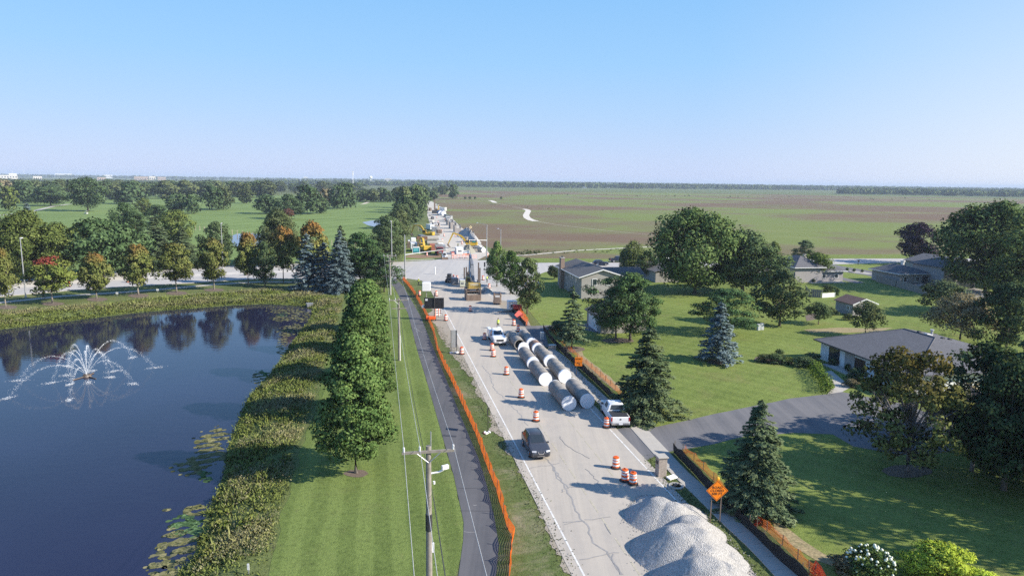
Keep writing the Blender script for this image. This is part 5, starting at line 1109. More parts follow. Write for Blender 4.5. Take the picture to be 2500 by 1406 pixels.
for i in range(3):
    r = obj('white_disc', capm, None); r.location = LW(20.0 + i * .08, 94.2 + i * .42, .06); r.rotation_euler = (R(-8), 0, HA)
    tag(r, ('nearest', 'middle', 'farthest')[i] + ' of three white pipe caps standing on edge in the left pipe line', 'pipe cap', 'loose white caps between the pipes')
# --- traffic drums
prof = [(.3, .1), (.29, .36), (.275, .36), (.275, .98), (.2, 1.0), (.2, 1.03)]
def band(z0, z1, r0, r1): return MB().lathe([(r0, z0), (r1, z1)], 18)
d0 = thing('traffic_drum', 'drum', 'traffic drum', (0, 0, 0), 0, 'orange and white traffic drums')
MB().lathe([(.31, .08), (.3, .5), (.28, .5), (.265, 1.02), (.12, 1.04)], 18).build('body', ORANGE, d0)
for a, b in ((.24, .39), (.56, .7), (.8, .92)): band(a, b, .318 - .03 * a, .318 - .03 * b).build('reflective_band', WHITEP, d0)
MB().lathe([(.46, 0), (.46, .05), (.36, .11), (.3, .12)], 18).build('base', BLACKR, d0)
MB().box((0, 0, 1.09), (.22, .05, .09)).build('handle', ORANGE, d0)
DR = [(1503, 1143, 'traffic drum farthest left of the three beside the gravel pile'), (1525, 1174, 'middle traffic drum of the three beside the gravel pile'), (1545, 1182, 'traffic drum standing closest to the gravel pile'), (1481, 1044, 'traffic drum beside the rear wheel of the white pickup'), (1308, 1028, 'traffic drum just ahead of the grey car'), (1272, 971, 'traffic drum left of the nearest capped pipes'), (1236, 915, 'traffic drum left of the second capped pipes'), (1204, 871, 'traffic drum ahead of the white work truck bumper'), (1201, 856, 'traffic drum touching the front of the white work truck'), (1183, 829, 'traffic drum beside the rear of the white work truck'),
      (1127, 865, 'traffic drum next to the tall grey sign panel'), (1088, 783, 'traffic drum beside the black message board trailer'), (1148, 760, 'lone traffic drum on the road before the excavator'), (1254, 795, 'traffic drum by the red diamond sign'), (1265, 810, 'traffic drum behind the far pipes at the road edge'), (1024, 722, 'traffic drum on the grass by the white cabinet'), (1107, 682, 'traffic drum behind the dark skid loader'), (1179, 684, 'traffic drum right of the parked excavator'), (1194, 704, 'traffic drum by the rubble right of the parked excavator'), (1116, 683, 'second traffic drum behind the dark skid loader'),
      (168, 700, 'traffic drum out on the pond street behind the maples'), (312, 690, 'traffic drum on the pond street between two maples'), (600, 672, 'traffic drum on the pond street behind the seventh maple'), (1065, 723, 'traffic drum beneath the black message board')]
for i, (x, y, lab) in enumerate(DR):
    p = G(x, y); p.z = .045; a = rng.uniform(0, 6)
    if i == 0: d0.location = p; d0['label'] = lab
    else: dup(d0, p, a, lab)
# --- gravel pile
def lw(x, y, z=0): p = G(x, y, z); return np.array([p.x, p.y])
cones = [(lw(1612, 1220, 1.5), 1.6, .35), (lw(1645, 1230, 1.5), 1.6, .3), (lw(1668, 1290, 1.9), 1.9, .75), (lw(1702, 1298, 1.8), 1.9, .5), (lw(1728, 1370, 2.0), 2.0, .7), (lw(1762, 1382, 1.7), 1.8, .5), (lw(1748, 1470, 2.1), 2.1, .8), (lw(1775, 1350, .8), .8, .3), (lw(1676, 1238, .7), .8, .4), (lw(1690, 1264, 1.4), 1.4, .5), (lw(1718, 1334, 1.6), 1.6, .5), (lw(1596, 1222, .3), .35, .9), (lw(1572, 1236, .2), .22, .8), (lw(1790, 1460, 1.8), 1.8, .6)]
gx, gy = np.meshgrid(np.arange(4, 22, .11), np.arange(34, 58, .11)); q = np.stack([gx.ravel(), gy.ravel()], 1); hh = np.full(len(q), -1.)
for c, z, fl in cones:
    d = np.hypot(q[:, 0] - c[0], (q[:, 1] - c[1]) * 1.0); hh = np.maximum(hh, z - .74 * np.sqrt(np.maximum(d - fl, 0) ** 2 + .06) + .1)
hh += .05 * (lf(q, .5, 1) - .5) + .1 * (lf(q, 1.3, 3) - .5); hh += rg.normal(size=len(q)) * .006
fr = np.clip(hh / .25, 0, 1); hh = np.where(hh > -.25, hh, -.25); ny_, nx_ = gx.shape; idx = np.arange(nx_ * ny_).reshape(ny_, nx_)
F = np.stack([idx[:-1, :-1], idx[:-1, 1:], idx[1:, 1:], idx[1:, :-1]], -1).reshape(-1, 4); F = F[(hh[F].max(1) > 0.0)]
used, inv = np.unique(F, return_inverse=True); V = np.c_[q, hh + .03][used]; F = inv.reshape(-1, 4)
t = NT('crushed_stone'); vo = t.new('ShaderNodeTexVoronoi'); vo.inputs['Scale'].default_value = 16; v_ = t.coord(); t.link(v_, vo.inputs['Vector'])
c_ = t.ramp(vo.outputs['Color'], [(.1, (.28, .272, .26)), (.5, (.42, .405, .385)), (.95, (.58, .56, .535))]); c_ = t.mix(t.ramp(t.noise(v_, .7, 4), [(.4, 0.), (.7, .35)]), c_, (.4, .385, .36)); t.color(c_); t.bump(vo.outputs['Distance'], .9, .06)
STONE = t.set(.95, 0, .15)
tag(obj('gravel_pile', npmesh('gravel_pile', V, F, smooth=True), STONE), 'long heap of pale crushed stone dumped on the road edge', 'gravel pile')
# stray stones round its foot
ps = []; 
for i in range(2600):
    c, z, fl = cones[rg.integers(0, len(cones))]; a = rg.uniform(0, 6.283); d = (z / .74 + fl) * (1.0 + abs(rg.normal()) * .12); ps.append((c[0] + d * math.cos(a), c[1] + d * math.sin(a), .06))
V, F = octas(ps, rg.uniform(.02, .05, len(ps))); obj('loose_gravel', npmesh('loose_gravel', np.array(V), np.array(F)), STONE, kind='stuff')

# --- vehicles (forward = +Y)
def loft(stations):
    m = MB(); vs = []; n = 0
    for y, zb, wb, zl, wl, zt, wt in stations:
        zm = zb + (zl - zb) * .55
        half = [(wb * .82, zb), (wb, zb + .08), (wl + .015, zm), (wl, zl), (wt + (wl - wt) * .08, zt - (zt - zl) * .08), (wt * .93, zt)]
        ring = [Vector((x, y, z)) for x, z in half] + [Vector((-x, y, z)) for x, z in reversed(half)]; n = len(ring); vs += ring
    fs = []
    for i in range(len(stations) - 1):
        for k in range(n): a, b = i * n + k, i * n + (k + 1) % n; fs.append((a, b, b + n, a + n))
    fs += [tuple(range(n)), tuple(range((len(stations) - 1) * n + n - 1, (len(stations) - 1) * n - 1, -1))]
    return m._add(vs, fs)
def panel(pts, s, off, name, mat, par):
    ps = [Vector(p) for p in pts]; c = sum(ps, Vector()) / len(ps); n = (ps[1] - ps[0]).cross(ps[2] - ps[0]).normalized()
    if n.dot(c - Vector((0, c.y * .8, .9))) < 0: n = -n
    sx, sy = s if isinstance(s, tuple) else (s, s)
    q = [c + (p - c) * sx + n * off for p in ps]; return MB().slab(q, .012).build(name, mat, par)
def side_win(st, i, j, par, s=.86, f=0., g=1.):
    for sg in (1, -1):
        a, b = st[i], st[j]
        P_ = lambda q, t: Vector((sg * (q[4] + (q[6] - q[4]) * t), q[0], q[3] + (q[5] - q[3]) * t))
        panel([P_(a, .08), P_(b, .08), P_(b, .9), P_(a, .9)], s, .012, 'side_window', GLASS, par)
def cross_win(st, i, j, par, name, s=.88):
    a, b = st[i], st[j]; panel([(-a[6] * .93, a[0], a[5]), (a[6] * .93, a[0], a[5]), (b[6] * .93, b[0], b[5]), (-b[6] * .93, b[0], b[5])], s, .012, name, GLASS, par)
def wheels(par, xs_, ys_, r, w0=.24):
    for x in (-xs_, xs_):
        for y in ys_:
            sg = 1 if x > 0 else -1
            t_ = MB().cyl((x - w0 / 2, y, r), (x + w0 / 2, y, r), r, r, 20).build('wheel', BLACKR, par); MB().cyl((x + sg * w0 * .49, y, r), (x + sg * (w0 * .5 + .015), y, r), r * .62, r * .58, 14).build('rim', CHROME, t_)
SUVST = [(2.33, .36, .7, .62, .76, .68, .6), (2.2, .28, .84, .82, .86, .88, .7), (1.9, .26, .9, .93, .91, .98, .76), (1.2, .26, .91, 1.02, .925, 1.08, .78), (.92, .26, .91, 1.05, .925, 1.13, .76), (.1, .26, .91, 1.06, .925, 1.66, .63), (-.75, .26, .91, 1.08, .925, 1.7, .63), (-1.65, .26, .91, 1.1, .92, 1.64, .6), (-2.18, .32, .88, 1.1, .88, 1.17, .66), (-2.33, .4, .8, .9, .82, .95, .66)]
def suv(label, loc, rz, paint, name='suv', group=None):
    r = thing(name, label, 'car', loc, rz, group); b = loft(SUVST).build('body', paint, r, True); b.data.set_sharp_from_angle(angle=.6)
    cross_win(SUVST, 4, 5, r, 'windscreen', .9); cross_win(SUVST, 7, 8, r, 'rear_window', .86)
    side_win(SUVST, 5, 6, r, (.9)); side_win(SUVST, 6, 7, r, .88)
    wheels(r, .84, (1.4, -1.38), .36)
    for s in (-1, 1):
        MB().box((s * .62, 2.2, .84), (.38, .22, .13), rz=-s * .35, rx=.2).build('headlight', HEADL, r); MB().box((s * .98, .8, 1.12), (.2, .1, .14)).build('mirror', paint, r)
        MB().box((s * .66, -2.22, 1.0), (.34, .16, .16)).build('tail_light', REDL, r); MB().tube([(s * .6, .1, 1.7), (s * .61, -1.6, 1.7)], .022, 5).build('roof_rail', CHROME, r)
    g = MB(); g.prism([(-.34, .84), (-.2, .58), (.2, .58), (.34, .84), (.27, .86), (.15, .65), (-.15, .65), (-.27, .86)], 2.3, 2.36); g.build('grille_trim', CHROME, r)
    MB().box((0, 2.33, .5), (1.2, .05, .16)).build('lower_grille', DARKM, r); MB().box((0, 2.36, .42), (.7, .03, .05)).build('bumper_trim', CHROME, r); MB().box((0, -2.32, .8), (.5, .04, .14)).build('licence_plate', PLATE, r)
    return r
suv('dark grey car driving towards the camera on the left lane', G(1307, 1100, .045), heading(-RD), GREY_CAR, 'crossover_car')
PKST = [(2.92, .5, .78, .95, .86, 1.0, .7), (2.82, .42, .93, 1.1, .95, 1.16, .8), (2.5, .4, .98, 1.2, .99, 1.26, .84), (1.5, .4, 1., 1.26, 1., 1.33, .86), (1.22, .4, 1., 1.28, 1., 1.38, .84), (.5, .4, 1., 1.28, 1., 1.9, .72), (-.55, .4, 1., 1.28, 1., 1.92, .72), (-.98, .4, 1., 1.28, 1., 1.88, .72), (-1.12, .4, 1., 1.26, 1., 1.3, .92)]
def pickup(label, loc, rz, paint, bed='cover', name='pickup_truck', group=None):
    r = thing(name, label, 'pickup truck', loc, rz, group); b = loft(PKST).build('body', paint, r, True); b.data.set_sharp_from_angle(angle=.6)
    cross_win(PKST, 4, 5, r, 'windscreen', .9); cross_win(PKST, 7, 8, r, 'rear_window', .84)
    side_win(PKST, 5, 6, r, .88)
    m = MB(); m.box((0, -2.02, .82), (1.98, 1.8, .72), bev=.03)
    m.build('cargo_bed', paint, r)
    if bed == 'cover':
        MB().box((0, -2.02, 1.225), (1.72, 1.66, .06)).build('bed_cover', DARKM, r)
    else:
        for s in (-1, 1): MB().box((s * .82, -2.1, 1.25), (.5, 2.1, .95), bev=.02).build('tool_box', paint, r)
        MB().box((0, -.75, 2.02), (1.2, .3, .1)).build('roof_rack', paint, r); MB().box((0, -2.1, 1.2), (1.1, 2.0, .05)).build('bed_floor', DARKM, r)
    t_ = MB().box((0, -2.94, .86), (1.66, .05, .56)).build('tailgate', paint, r); MB().box((0, -2.975, .95), (.16, .02, .14)).build('badge', DARKM, t_)
    MB().box((0, -3.02, .5), (1.9, .2, .18)).build('rear_bumper', CHROME, r); MB().box((0, -3.13, .52), (.4, .02, .17)).build('licence_plate', PLATE, r)
    for s in (-1, 1):
        MB().box((s * .91, -2.94, .95), (.14, .08, .42)).build('tail_light', REDL, r); MB().box((s * .72, 2.86, 1.02), (.36, .14, .16), rz=-s * .25).build('headlight', HEADL, r); MB().box((s * 1.1, 1.0, 1.38), (.24, .12, .22)).build('mirror', DARKM, r)
    MB().box((0, 2.92, .9), (1.1, .06, .3)).build('grille', DARKM, r); MB().box((0, 2.96, .58), (1.75, .14, .2)).build('front_bumper', CHROME, r); MB().box((0, 3.04, .58), (.4, .02, .15)).build('licence_plate', PLATE, r)
    wheels(r, .88, (1.95, -1.85), .41, .28); return r
pa, pb = G(1463, 1003), G(1479, 1037); dpk = (pa - pb).normalized(); dpk = (dpk * .75 + RD * .25).normalized()
pickup('white pickup parked at the right kerb, tailgate and black bed cover towards the camera', G(1499, 1021, .045), heading(dpk), WHITE_CAR)
pickup('white work truck with side tool boxes facing the camera beside the pipes', G(1213, 834, .045), heading(-RD), WHITE_CAR, 'boxes', 'work_truck')
pickup('dark navy pickup stopped on the far cross street', G(1510, 640, .04), heading(Vector((.98, .19, 0))), NAVY_CAR)
suv('dark blue car on the cross street half hidden by the tan house roof', G(1466, 648, .04), heading(Vector((.98, .19, 0))), NAVY_CAR, 'parked_car')
suv('silver car on the cross street between the willow and the huge tree', G(1622, 637, .04), heading(Vector((.98, .19, 0))), STEELG, 'parked_car')
suv('dark car driving up the torn-up far road', G(1055.5, 535, .03), heading(U), GREY_CAR, 'far_car')
def textmesh(nm, cu, mat, par):
    t_ = bpy.data.objects.new('text', cu); COL.objects.link(t_); me = bpy.data.meshes.new_from_object(t_.evaluated_get(bpy.context.evaluated_depsgraph_get())); bpy.data.objects.remove(t_); me.materials.clear(); return obj(nm, me, mat, par)
# --- excavators (boom towards +Y)
def excavator(label, loc, rz, paint, arm, name='excavator', text=None, cover=None, k=1.0):
    r = thing(name, label, 'excavator', loc, rz); r.scale = (k, k, k)
    for s in (-1, 1):
        t_ = MB(); t_.xprism([(-2.1, .15), (-2.35, .5), (-2.1, .92), (2.1, .92), (2.35, .5), (2.1, .15), (1.9, .0), (-1.9, .0)], s * 1.3 - .32, s * 1.3 + .32); t_.build('track', DARKM, r)
    MB().cyl((0, 0, .75), (0, 0, 1.15), .8, .8, 18).build('turntable', DARKM, r)
    MB().box((0, -.1, 1.65), (2.9, 3.5, .95), bev=.06).build('engine_housing', paint, r); cw = MB().box((0, -2.35, 1.75), (2.95, 1.1, 1.5), bev=.18).build('counterweight', paint, r)
    MB().box((.7, -1.0, 2.25), (1.3, 1.8, .35), bev=.05).build('engine_hood', GREYM if text else paint, r); MB().cyl((.9, -1.3, 2.3), (.9, -1.3, 2.95), .08).build('exhaust', DARKM, r)
    c = MB().box((-.95, 1.1, 2.55), (1.0, 1.7, 1.5), bev=.08).build('cab', paint, r); MB().box((-1.46, 1.15, 2.75), (.03, 1.3, .8)).build('window', GLASS, c); MB().box((-.95, 1.96, 2.7), (.8, .03, .95)).build('window', GLASS, c); MB().box((-.95, .24, 2.8), (.7, .03, .7)).build('window', GLASS, c)
    if cover: MB().box((.2, -1.6, 2.5), (1.9, 1.6, .12)).build('cover', cover, r)
    p = [Vector((.25, y, z)) for y, z in arm]
    def beam(a, b, w0, h0, h1, nm, mat):
        d = (b - a).normalized(); n = Vector((0, -d.z, d.y)); m = MB()
        for x in (-w0 / 2, w0 / 2): pass
        q = [a + n * h0 / 2, b + n * h1 / 2, b - n * h1 / 2, a - n * h0 / 2]
        vs = [v + Vector((x, 0, 0)) for x in (-w0 / 2, w0 / 2) for v in q]
        m._add(vs, [(0, 1, 2, 3), (7, 6, 5, 4), (0, 4, 5, 1), (1, 5, 6, 2), (2, 6, 7, 3), (3, 7, 4, 0)]); return m.build(nm, mat, r)
    am = GREYM if text else paint
    beam(p[0], p[1], .62, .6, .75, 'boom', am); beam(p[1], p[2], .58, .75, .5, 'boom', am); beam(p[2], p[3], .42, .65, .35, 'stick', am)
    for s in (-1, 1): MB().cyl(p[0] + Vector((s * .42, .5, -.2)), (p[1] + p[2]) / 2 + Vector((s * .42, 0, -.1)), .1).build('hydraulic_ram', CHROME, r)
    MB().cyl((p[1] + p[2]) / 2 + Vector((0, 0, .5)), p[2] + Vector((0, .1, .45)), .09).build('hydraulic_ram', CHROME, r)
    e = p[3]; m = MB(); m.xprism([(e.y - .1, e.z + .1), (e.y + .5, e.z - .1), (e.y + .25, e.z - .6), (e.y - .3, e.z - 1.2), (e.y - 1.0, e.z - 1.15), (e.y - .55, e.z - .75)], e.x - .65, e.x + .65); m.build('bucket', STEEL, r)
    if text:
        cu = bpy.data.curves.new('lettering', 'FONT'); cu.body = text; cu.size = .62; cu.extrude = .012; cu.align_x = 'CENTER'; cu.align_y = 'CENTER'; o = textmesh('lettering', cu, sim('letter_white', (.72, .7, .62), .5), cw); o.location = (0, -2.915, 2.12); o.rotation_euler = (R(90), 0, 0)
    return r
excavator('big dusty yellow excavator seen from behind with its grey boom raised over the intersection', G(1154, 713, .04), heading(U), DEERE, [(1.3, 2.1), (3.2, 5.6), (6.6, 7.6), (8.2, 3.4)], text='DEERE')
dl = -W
excavator('yellow excavator beyond the intersection with a teal cover, arm reaching left', G(1148, 606, .04), heading((-W * 1.0 + U * .1)), YELLOW, [(1.3, 2.1), (3.3, 4.6), (6.6, 5.9), (8.6, 1.6)], cover=sim('teal_tarp', (.02, .3, .25), .6), k=.95)
excavator('yellow excavator seen from behind among the stacks left of the far road', G(1037, 616, .04), heading(U * .9 - W * .25), YELLOW, [(1.2, 2.1), (2.6, 4.4), (5.2, 4.6), (6.6, 1.5)], k=1.0)
excavator('farthest yellow excavator with its arm arched over the beige wall', G(1044, 580, .04), heading(-W * .9 + U * .4), YELLOW, [(1.2, 2.1), (3.3, 4.9), (6.2, 5.2), (7.6, 1.6)], k=1.0)
# --- skid loaders
def skid(label, loc, rz, paint):
    r = thing('skid_loader', label, 'skid loader', loc, rz); MB().box((0, -.1, .75), (1.1, 2.3, .7), bev=.06).build('chassis', paint, r)
    c = MB().box((0, .1, 1.6), (1.05, 1.2, 1.05), bev=.06).build('cab', paint, r); MB().box((0, .72, 1.6), (.8, .03, .8)).build('window', DARKM, c); MB().box((0, -.52, 1.7), (.75, .03, .6)).build('window', DARKM, c)
    for s in (-1, 1):
        MB().box((s * .78, 0, .38), (.36, 2.3, .76), bev=.12).build('track', BLACKR, r); MB().tube([(s * .75, -1.2, 1.4), (s * .75, .6, 1.25), (s * .7, 1.5, .5)], .09, 5).build('lift_arm', paint, r)
        MB().box((s * .4, -1.27, 1.0), (.16, .04, .1)).build('tail_light', REDL, r)
    m = MB(); m.xprism([(1.5, .1), (2.3, .05), (2.3, .1), (1.65, .2), (1.6, .7), (1.5, .7)], -1.0, 1.0); m.build('bucket', STEEL, r); return r
skid('black and white skid loader left of the parked excavator', G(1097, 689, .04), heading(U * .95 + W * .2), sim('charcoal_paint', (.07, .075, .085), .5)); skid('white skid loader at the mouth of the torn-up road', G(1085, 632, .04), heading(-U), WHITE_CAR)
# --- steel trench boxes
def trench_box(label, loc, rz, L=3.6, w0=2.6, h=2.4, mat=STEEL, tilt=0.):
    r = thing('trench_box', label, 'trench box', loc, rz, None); r.rotation_euler = (tilt, 0, rz)
    for s in (-1, 1):
        sp = MB().box((s * w0 / 2, 0, h / 2), (.16, L, h)).build('side_panel', mat, r)
        MB().box((s * (w0 / 2 + .1), 0, h * .25), (.06, L * .98, .14)).box((s * (w0 / 2 + .1), 0, h * .75), (.06, L * .98, .14)).build('stiffener', mat, sp)
    for y in (-L / 2 + .15, L / 2 - .15):
        for z in (h * .3, h * .9): MB().cyl((-w0 / 2, y, z), (w0 / 2, y, z), .09).build('spreader', mat, r)
    MB().box((0, -L / 2 + .02, h * .3), (w0 - .2, .1, h * .55)).build('end_plate', mat, r); return r
trench_box('rusty steel trench box right behind the big excavator', G(1154, 731, .04), PA, 3.2, 2.9, 2.2)
trench_box('narrow rusty trench box tilted at the right of the road', G(1214, 742, .04), PA - .25, 2.6, 1.3, 2.2, tilt=R(-14))
GREYST = sim('dusty_steel', (.34, .31, .29), .7, .1, var=.2)
for x, y, lab, L, h in ((1105, 558, 'grey trench box at the right of the far road, nearest of two', 6, 3.4), (1098, 549, 'grey trench box at the right of the far road, farther of two', 6, 3.0), (1064, 560, 'grey trench box stacked with plates at the left of the far road', 6, 3.4), (1116, 566, 'pinkish trench box nearest the stone heap on the far road', 4, 3.4), (1160, 612, 'low trench frame by the broken pipes at the right of the far road', 4, 1.6)): trench_box(lab, G(x, y, .03), PA + .05, L, 3.0, h, GREYST)
# sheet pile posts round the excavator
for x, y, ty, lab in ((1133.5, 688, 653, 'rusty steel post left of the raised boom'), (1138.5, 684, 652, 'thinner rusty post beside the left one'), (1168, 688, 641, 'tall rusty steel post right of the raised boom'), (1171.5, 690, 654, 'short rusty post right of the tall one')):
    b = G(x, y); h = hgt(b, ty); MB().box((0, 0, h / 2), (.32, .25, h)).build('steel_post', STEEL, label=lab, cat='steel post', group='steel posts around the excavator').location = b
# --- sign panels
def letters(par, text, size, loc, mat, rot=(R(90), 0, 0), nm='lettering'):
    cu = bpy.data.curves.new(nm, 'FONT'); cu.body = text; cu.size = size; cu.extrude = .004; cu.align_x = 'CENTER'; cu.align_y = 'CENTER'; cu.space_line = .95; cu.space_character = 1.08; cu.offset = size * .012
    o = textmesh(nm, cu, mat, par); o.location = loc; o.rotation_euler = rot; return o
BLACKP = sim('black_print', (.02, .02, .02), .7)
sg = thing('road_closed_sign', 'orange diamond road closed sign on two posts beside the sidewalk', 'road sign', (G(1735, 1274) + G(1757, 1277)) / 2, 0); sh_ = 1.9
dface = (EYE - sg.location); dface.z = 0; sg.rotation_euler = (0, 0, math.atan2(dface.y, dface.x) + math.pi / 2 + R(20))
for x in (-.36, .36): MB().box((x, .05, 1.5), (.07, .05, 3.0)).build('post', STEEL, sg)
bd = MB(); a = .82; bd.slab([(0, 0, 2.55 - a), (a, 0, 2.55), (0, 0, 2.55 + a), (-a, 0, 2.55)], .03); bd = bd.build('board', sim('sign_orange', (1.0, .25, .01), .5, var=.03), sg)
m = MB(); b1, b2 = .765, .725
for i in range(4):
    A1 = [(0, -1), (1, 0), (0, 1), (-1, 0)]; p0, p1 = A1[i], A1[(i + 1) % 4]; m.face([(p0[0] * b1, -.034, 2.55 + p0[1] * b1), (p1[0] * b1, -.034, 2.55 + p1[1] * b1), (p1[0] * b2, -.034, 2.55 + p1[1] * b2), (p0[0] * b2, -.034, 2.55 + p0[1] * b2)])
m.build('border', BLACKP, bd); letters(bd, 'ROAD\nCLOSED\n500 FT', .26, (0, -.036, 2.55), BLACKP)
MB().lathe([(.05, 3.36), (.13, 3.42), (.13, 3.54), (.06, 3.62), (.02, 3.63)], 10).build('warning_light', sim('amber_lens', (.9, .4, .03), .3), sg)
s2 = thing('detour_sign', 'small orange detour sign with an arrow panel beside the fence', 'road sign', G(1407, 917), 0); dface = EYE - s2.location; s2.rotation_euler = (0, 0, math.atan2(dface.y, dface.x) + math.pi / 2)
MB().box((0, .04, 1.2), (.06, .05, 2.4)).build('post', STEEL, s2)
h_ = hgt(G(1407, 917), 893); t_ = hgt(G(1407, 917), 872); b_ = MB().box((.25, 0, (h_ + t_) / 2), (.95, .03, t_ - h_)).build('board', bpy.data.materials['sign_orange'], s2); MB().box((.25, -.018, (h_ + t_) / 2 - .1), (.93, .012, .03)).build('border', BLACKP, b_)
letters(b_, 'DETOUR', .17, (.25, -.03, t_ - .2), BLACKP); m = MB(); zc = h_ + .25; m.box((.2, -.026, zc + .1), (.36, .012, .06)); m.box((.39, -.026, zc), (.06, .012, .24)); m.face([(.0, -.026, zc + .1), (.1, -.026, zc + .02), (.1, -.026, zc + .18)]); m.build('arrow', BLACKP, b_)
s3 = thing('diamond_sign', 'faded red-orange diamond sign leaning at the right road edge', 'road sign', G(1267, 781), heading(RD)); m = MB(); m.slab([(0, 0, .1), (.85, .1, .95), (0, .2, 1.8), (-.85, .1, .95)], .03); m.build('board', sim('faded_orange', (.75, .17, .14), .6, var=.1), s3); MB().box((0, .25, .6), (.06, .06, 1.3)).build('stand', STEEL, s3)
s4 = thing('sign_back', 'tall narrow grey sign panel on two posts seen from behind', 'road sign', G(1108, 862), heading(RD)); h0 = hgt(G(1108, 862), 806); h1 = hgt(G(1108, 862), 848)
for x in (-.42, .42): MB().box((x, 0, h0 / 2), (.07, .06, h0)).build('post', DARKM, s4)
MB().box((0, .05, (h0 + h1) / 2), (.78, .03, h0 - h1)).build('board', STEELG, s4); m = MB()
for x in (-.4, .4): m.box((x, 0, .1), (.5, .4, .2), rz=.3, bev=.05)
m.build('sandbags', WHITEP, s4)
s5 = thing('narrow_sign', 'narrow dark sign seen edge-on with white sandbags at its foot', 'road sign', G(1191, 1058), heading(RD) + 1.3); hh5 = hgt(G(1191, 1058), 996); MB().box((0, 0, hh5 / 2), (.05, .05, hh5)).build('post', DARKM, s5); MB().box((0, .04, hh5 - .35), (.6, .03, .75)).build('board', DARKM, s5)
for x, y in ((-.2, .1), (.2, -.1), (.05, .3)): MB().box((x, y, .09), (.42, .26, .18), rz=x * 3, bev=.06).build('sandbag', WHITEP, s5)
# black message board on an orange trailer
mb = thing('message_board', 'large black message board on an orange trailer, seen from behind', 'message board', G(1060, 782), heading(RD) - .12); zb, zt = hgt(G(1060, 782), 753), hgt(G(1060, 782), 727)
b_ = MB().box((0, 0, (zb + zt) / 2), (3.5, .18, zt - zb), bev=.02).build('board', sim('matt_black', (.015, .016, .02), .6), mb); MB().box((-1.35, -.1, zt - .35), (.42, .02, .34)).build('control_panel', PLATE, b_); m = MB()
MB().cyl((.05, -.15, .5), (.05, -.15, zt + 1.0), .08).build('mast', DARKM, mb); t_ = MB().box((-.6, -.3, .55), (1.7, 1.0, .5), bev=.05).build('trailer', ORANGE, mb)
for s in (-1, 1): MB().cyl((-.6 + s * .95, -.3, .33), (-.6 + s * .78, -.3, .33), .33, .33, 14).build('wheel', BLACKR, mb)
MB().box((-1.9, .3, zb + .3), (.6, .5, .45)).build('battery_box', WHITEP, mb)
def barricade(label, loc, rz, w0=2.4, h=1.5, group='striped barricades', tilt=0.):
    r = thing('barricade', label, 'barricade', loc, rz, group); r.rotation_euler = (tilt, 0, rz)
    for s in (-1, 1): MB().box((s * w0 * .42, 0, h / 2), (.06, .06, h)).build('post', WHITEP, r); MB().box((s * w0 * .42, 0, .04), (.08, 1.2, .07)).build('foot', STEELG, r)
    for k in range(3):
        z = h * (.36 + .28 * k); rl = MB().box((0, -.05, z), (w0, .03, .2)).build('rail', WHITEP, r); m = MB(); n = int(w0 / .4)
        for i in range(n): x = -w0 / 2 + (i + .2) * w0 / n; m.slab([(x, -.067, z - .1), (x + .2, -.067, z - .1), (x + .32, -.067, z + .1), (x + .12, -.067, z + .1)], .004)
        m.build('stripes', ORANGE, rl)
    return r
barricade('folded barricade leaning beside the message board trailer', G(1067, 775), PA + .3, 1.2, 1.6); barricade('second barricade behind the folded one at the message board', G(1072, 770), PA - .5, 1.1, 1.5)
for i, (x, y) in enumerate(((1113, 634), (1127, 634), (1141, 634.5), (1154, 635))): barricade(('leftmost', 'second from left', 'third from left', 'rightmost')[i] + ' striped barricade closing the far road at the intersection', G(x, y), PA + .03, 2.7, 1.7)
for x, y, lab in ((1107, 631, 'tall orange and white tube marker left of the road closure barricades'), (1103.5, 631, 'thin red marker post beside the closed road mouth'), (1190, 627, 'orange marker right of the far signal pole'), (1042, 625, 'orange marker at the bare soil strip')):
    r = dup(d0, G(x, y), 0, lab, 'markers at the far road closure'); r.scale = (.9, .9, 1.9 if x in (1107, 1103.5) else 1.1)
# orange square sign and white caption board at the closure
s6 = thing('closure_sign', 'orange and white sign on the barricade line at the closed road', 'road sign', G(1138, 632), PA); MB().box((0, 0, 2.2), (2.2, .05, .9)).build('panel', WHITEP, s6); MB().box((0, 0, 1.35), (2.2, .05, .6)).build('lower_panel', ORANGE, s6); MB().box((0, .06, 1.1), (.08, .05, 2.2)).build('post', STEELG, s6)
s7 = thing('project_sign', 'teal project sign board on two white posts at the left of the far road', 'sign', G(1016, 620), PA + .08)
for x in (-1.2, 1.2): MB().box((x, 0, 1.1), (.14, .12, 2.2)).build('post', WHITEP, s7)
b_ = MB().box((0, -.08, 1.35), (2.2, .05, 1.5)).build('board', sim('teal_print', (.03, .22, .27), .5), s7); MB().box((0, -.09, 2.3), (2.2, .05, .34)).build('header', PLATE, s7)
for z in (1.75, 1.45, 1.15): MB().box((-.1, -.112, z), (1.5, .012, .12)).build('text_band', sim('cyan_print', (.2, .62, .68), .5), b_)
s8 = thing('warning_sign', 'small yellow diamond warning sign at the prairie edge', 'road sign', G(1149, 572), PA); MB().box((0, 0, 1.7), (.08, .06, 3.4)).build('post', STEELG, s8); m = MB(); m.slab([(0, -.05, 2.6), (.7, -.05, 3.3), (0, -.05, 4.0), (-.7, -.05, 3.3)], .03); b_ = m.build('board', sim('sign_yellow', (.75, .6, .35), .5), s8); MB().box((0, -.1, 3.3), (.35, .012, .35), ry=.785).build('symbol', BLACKP, b_)
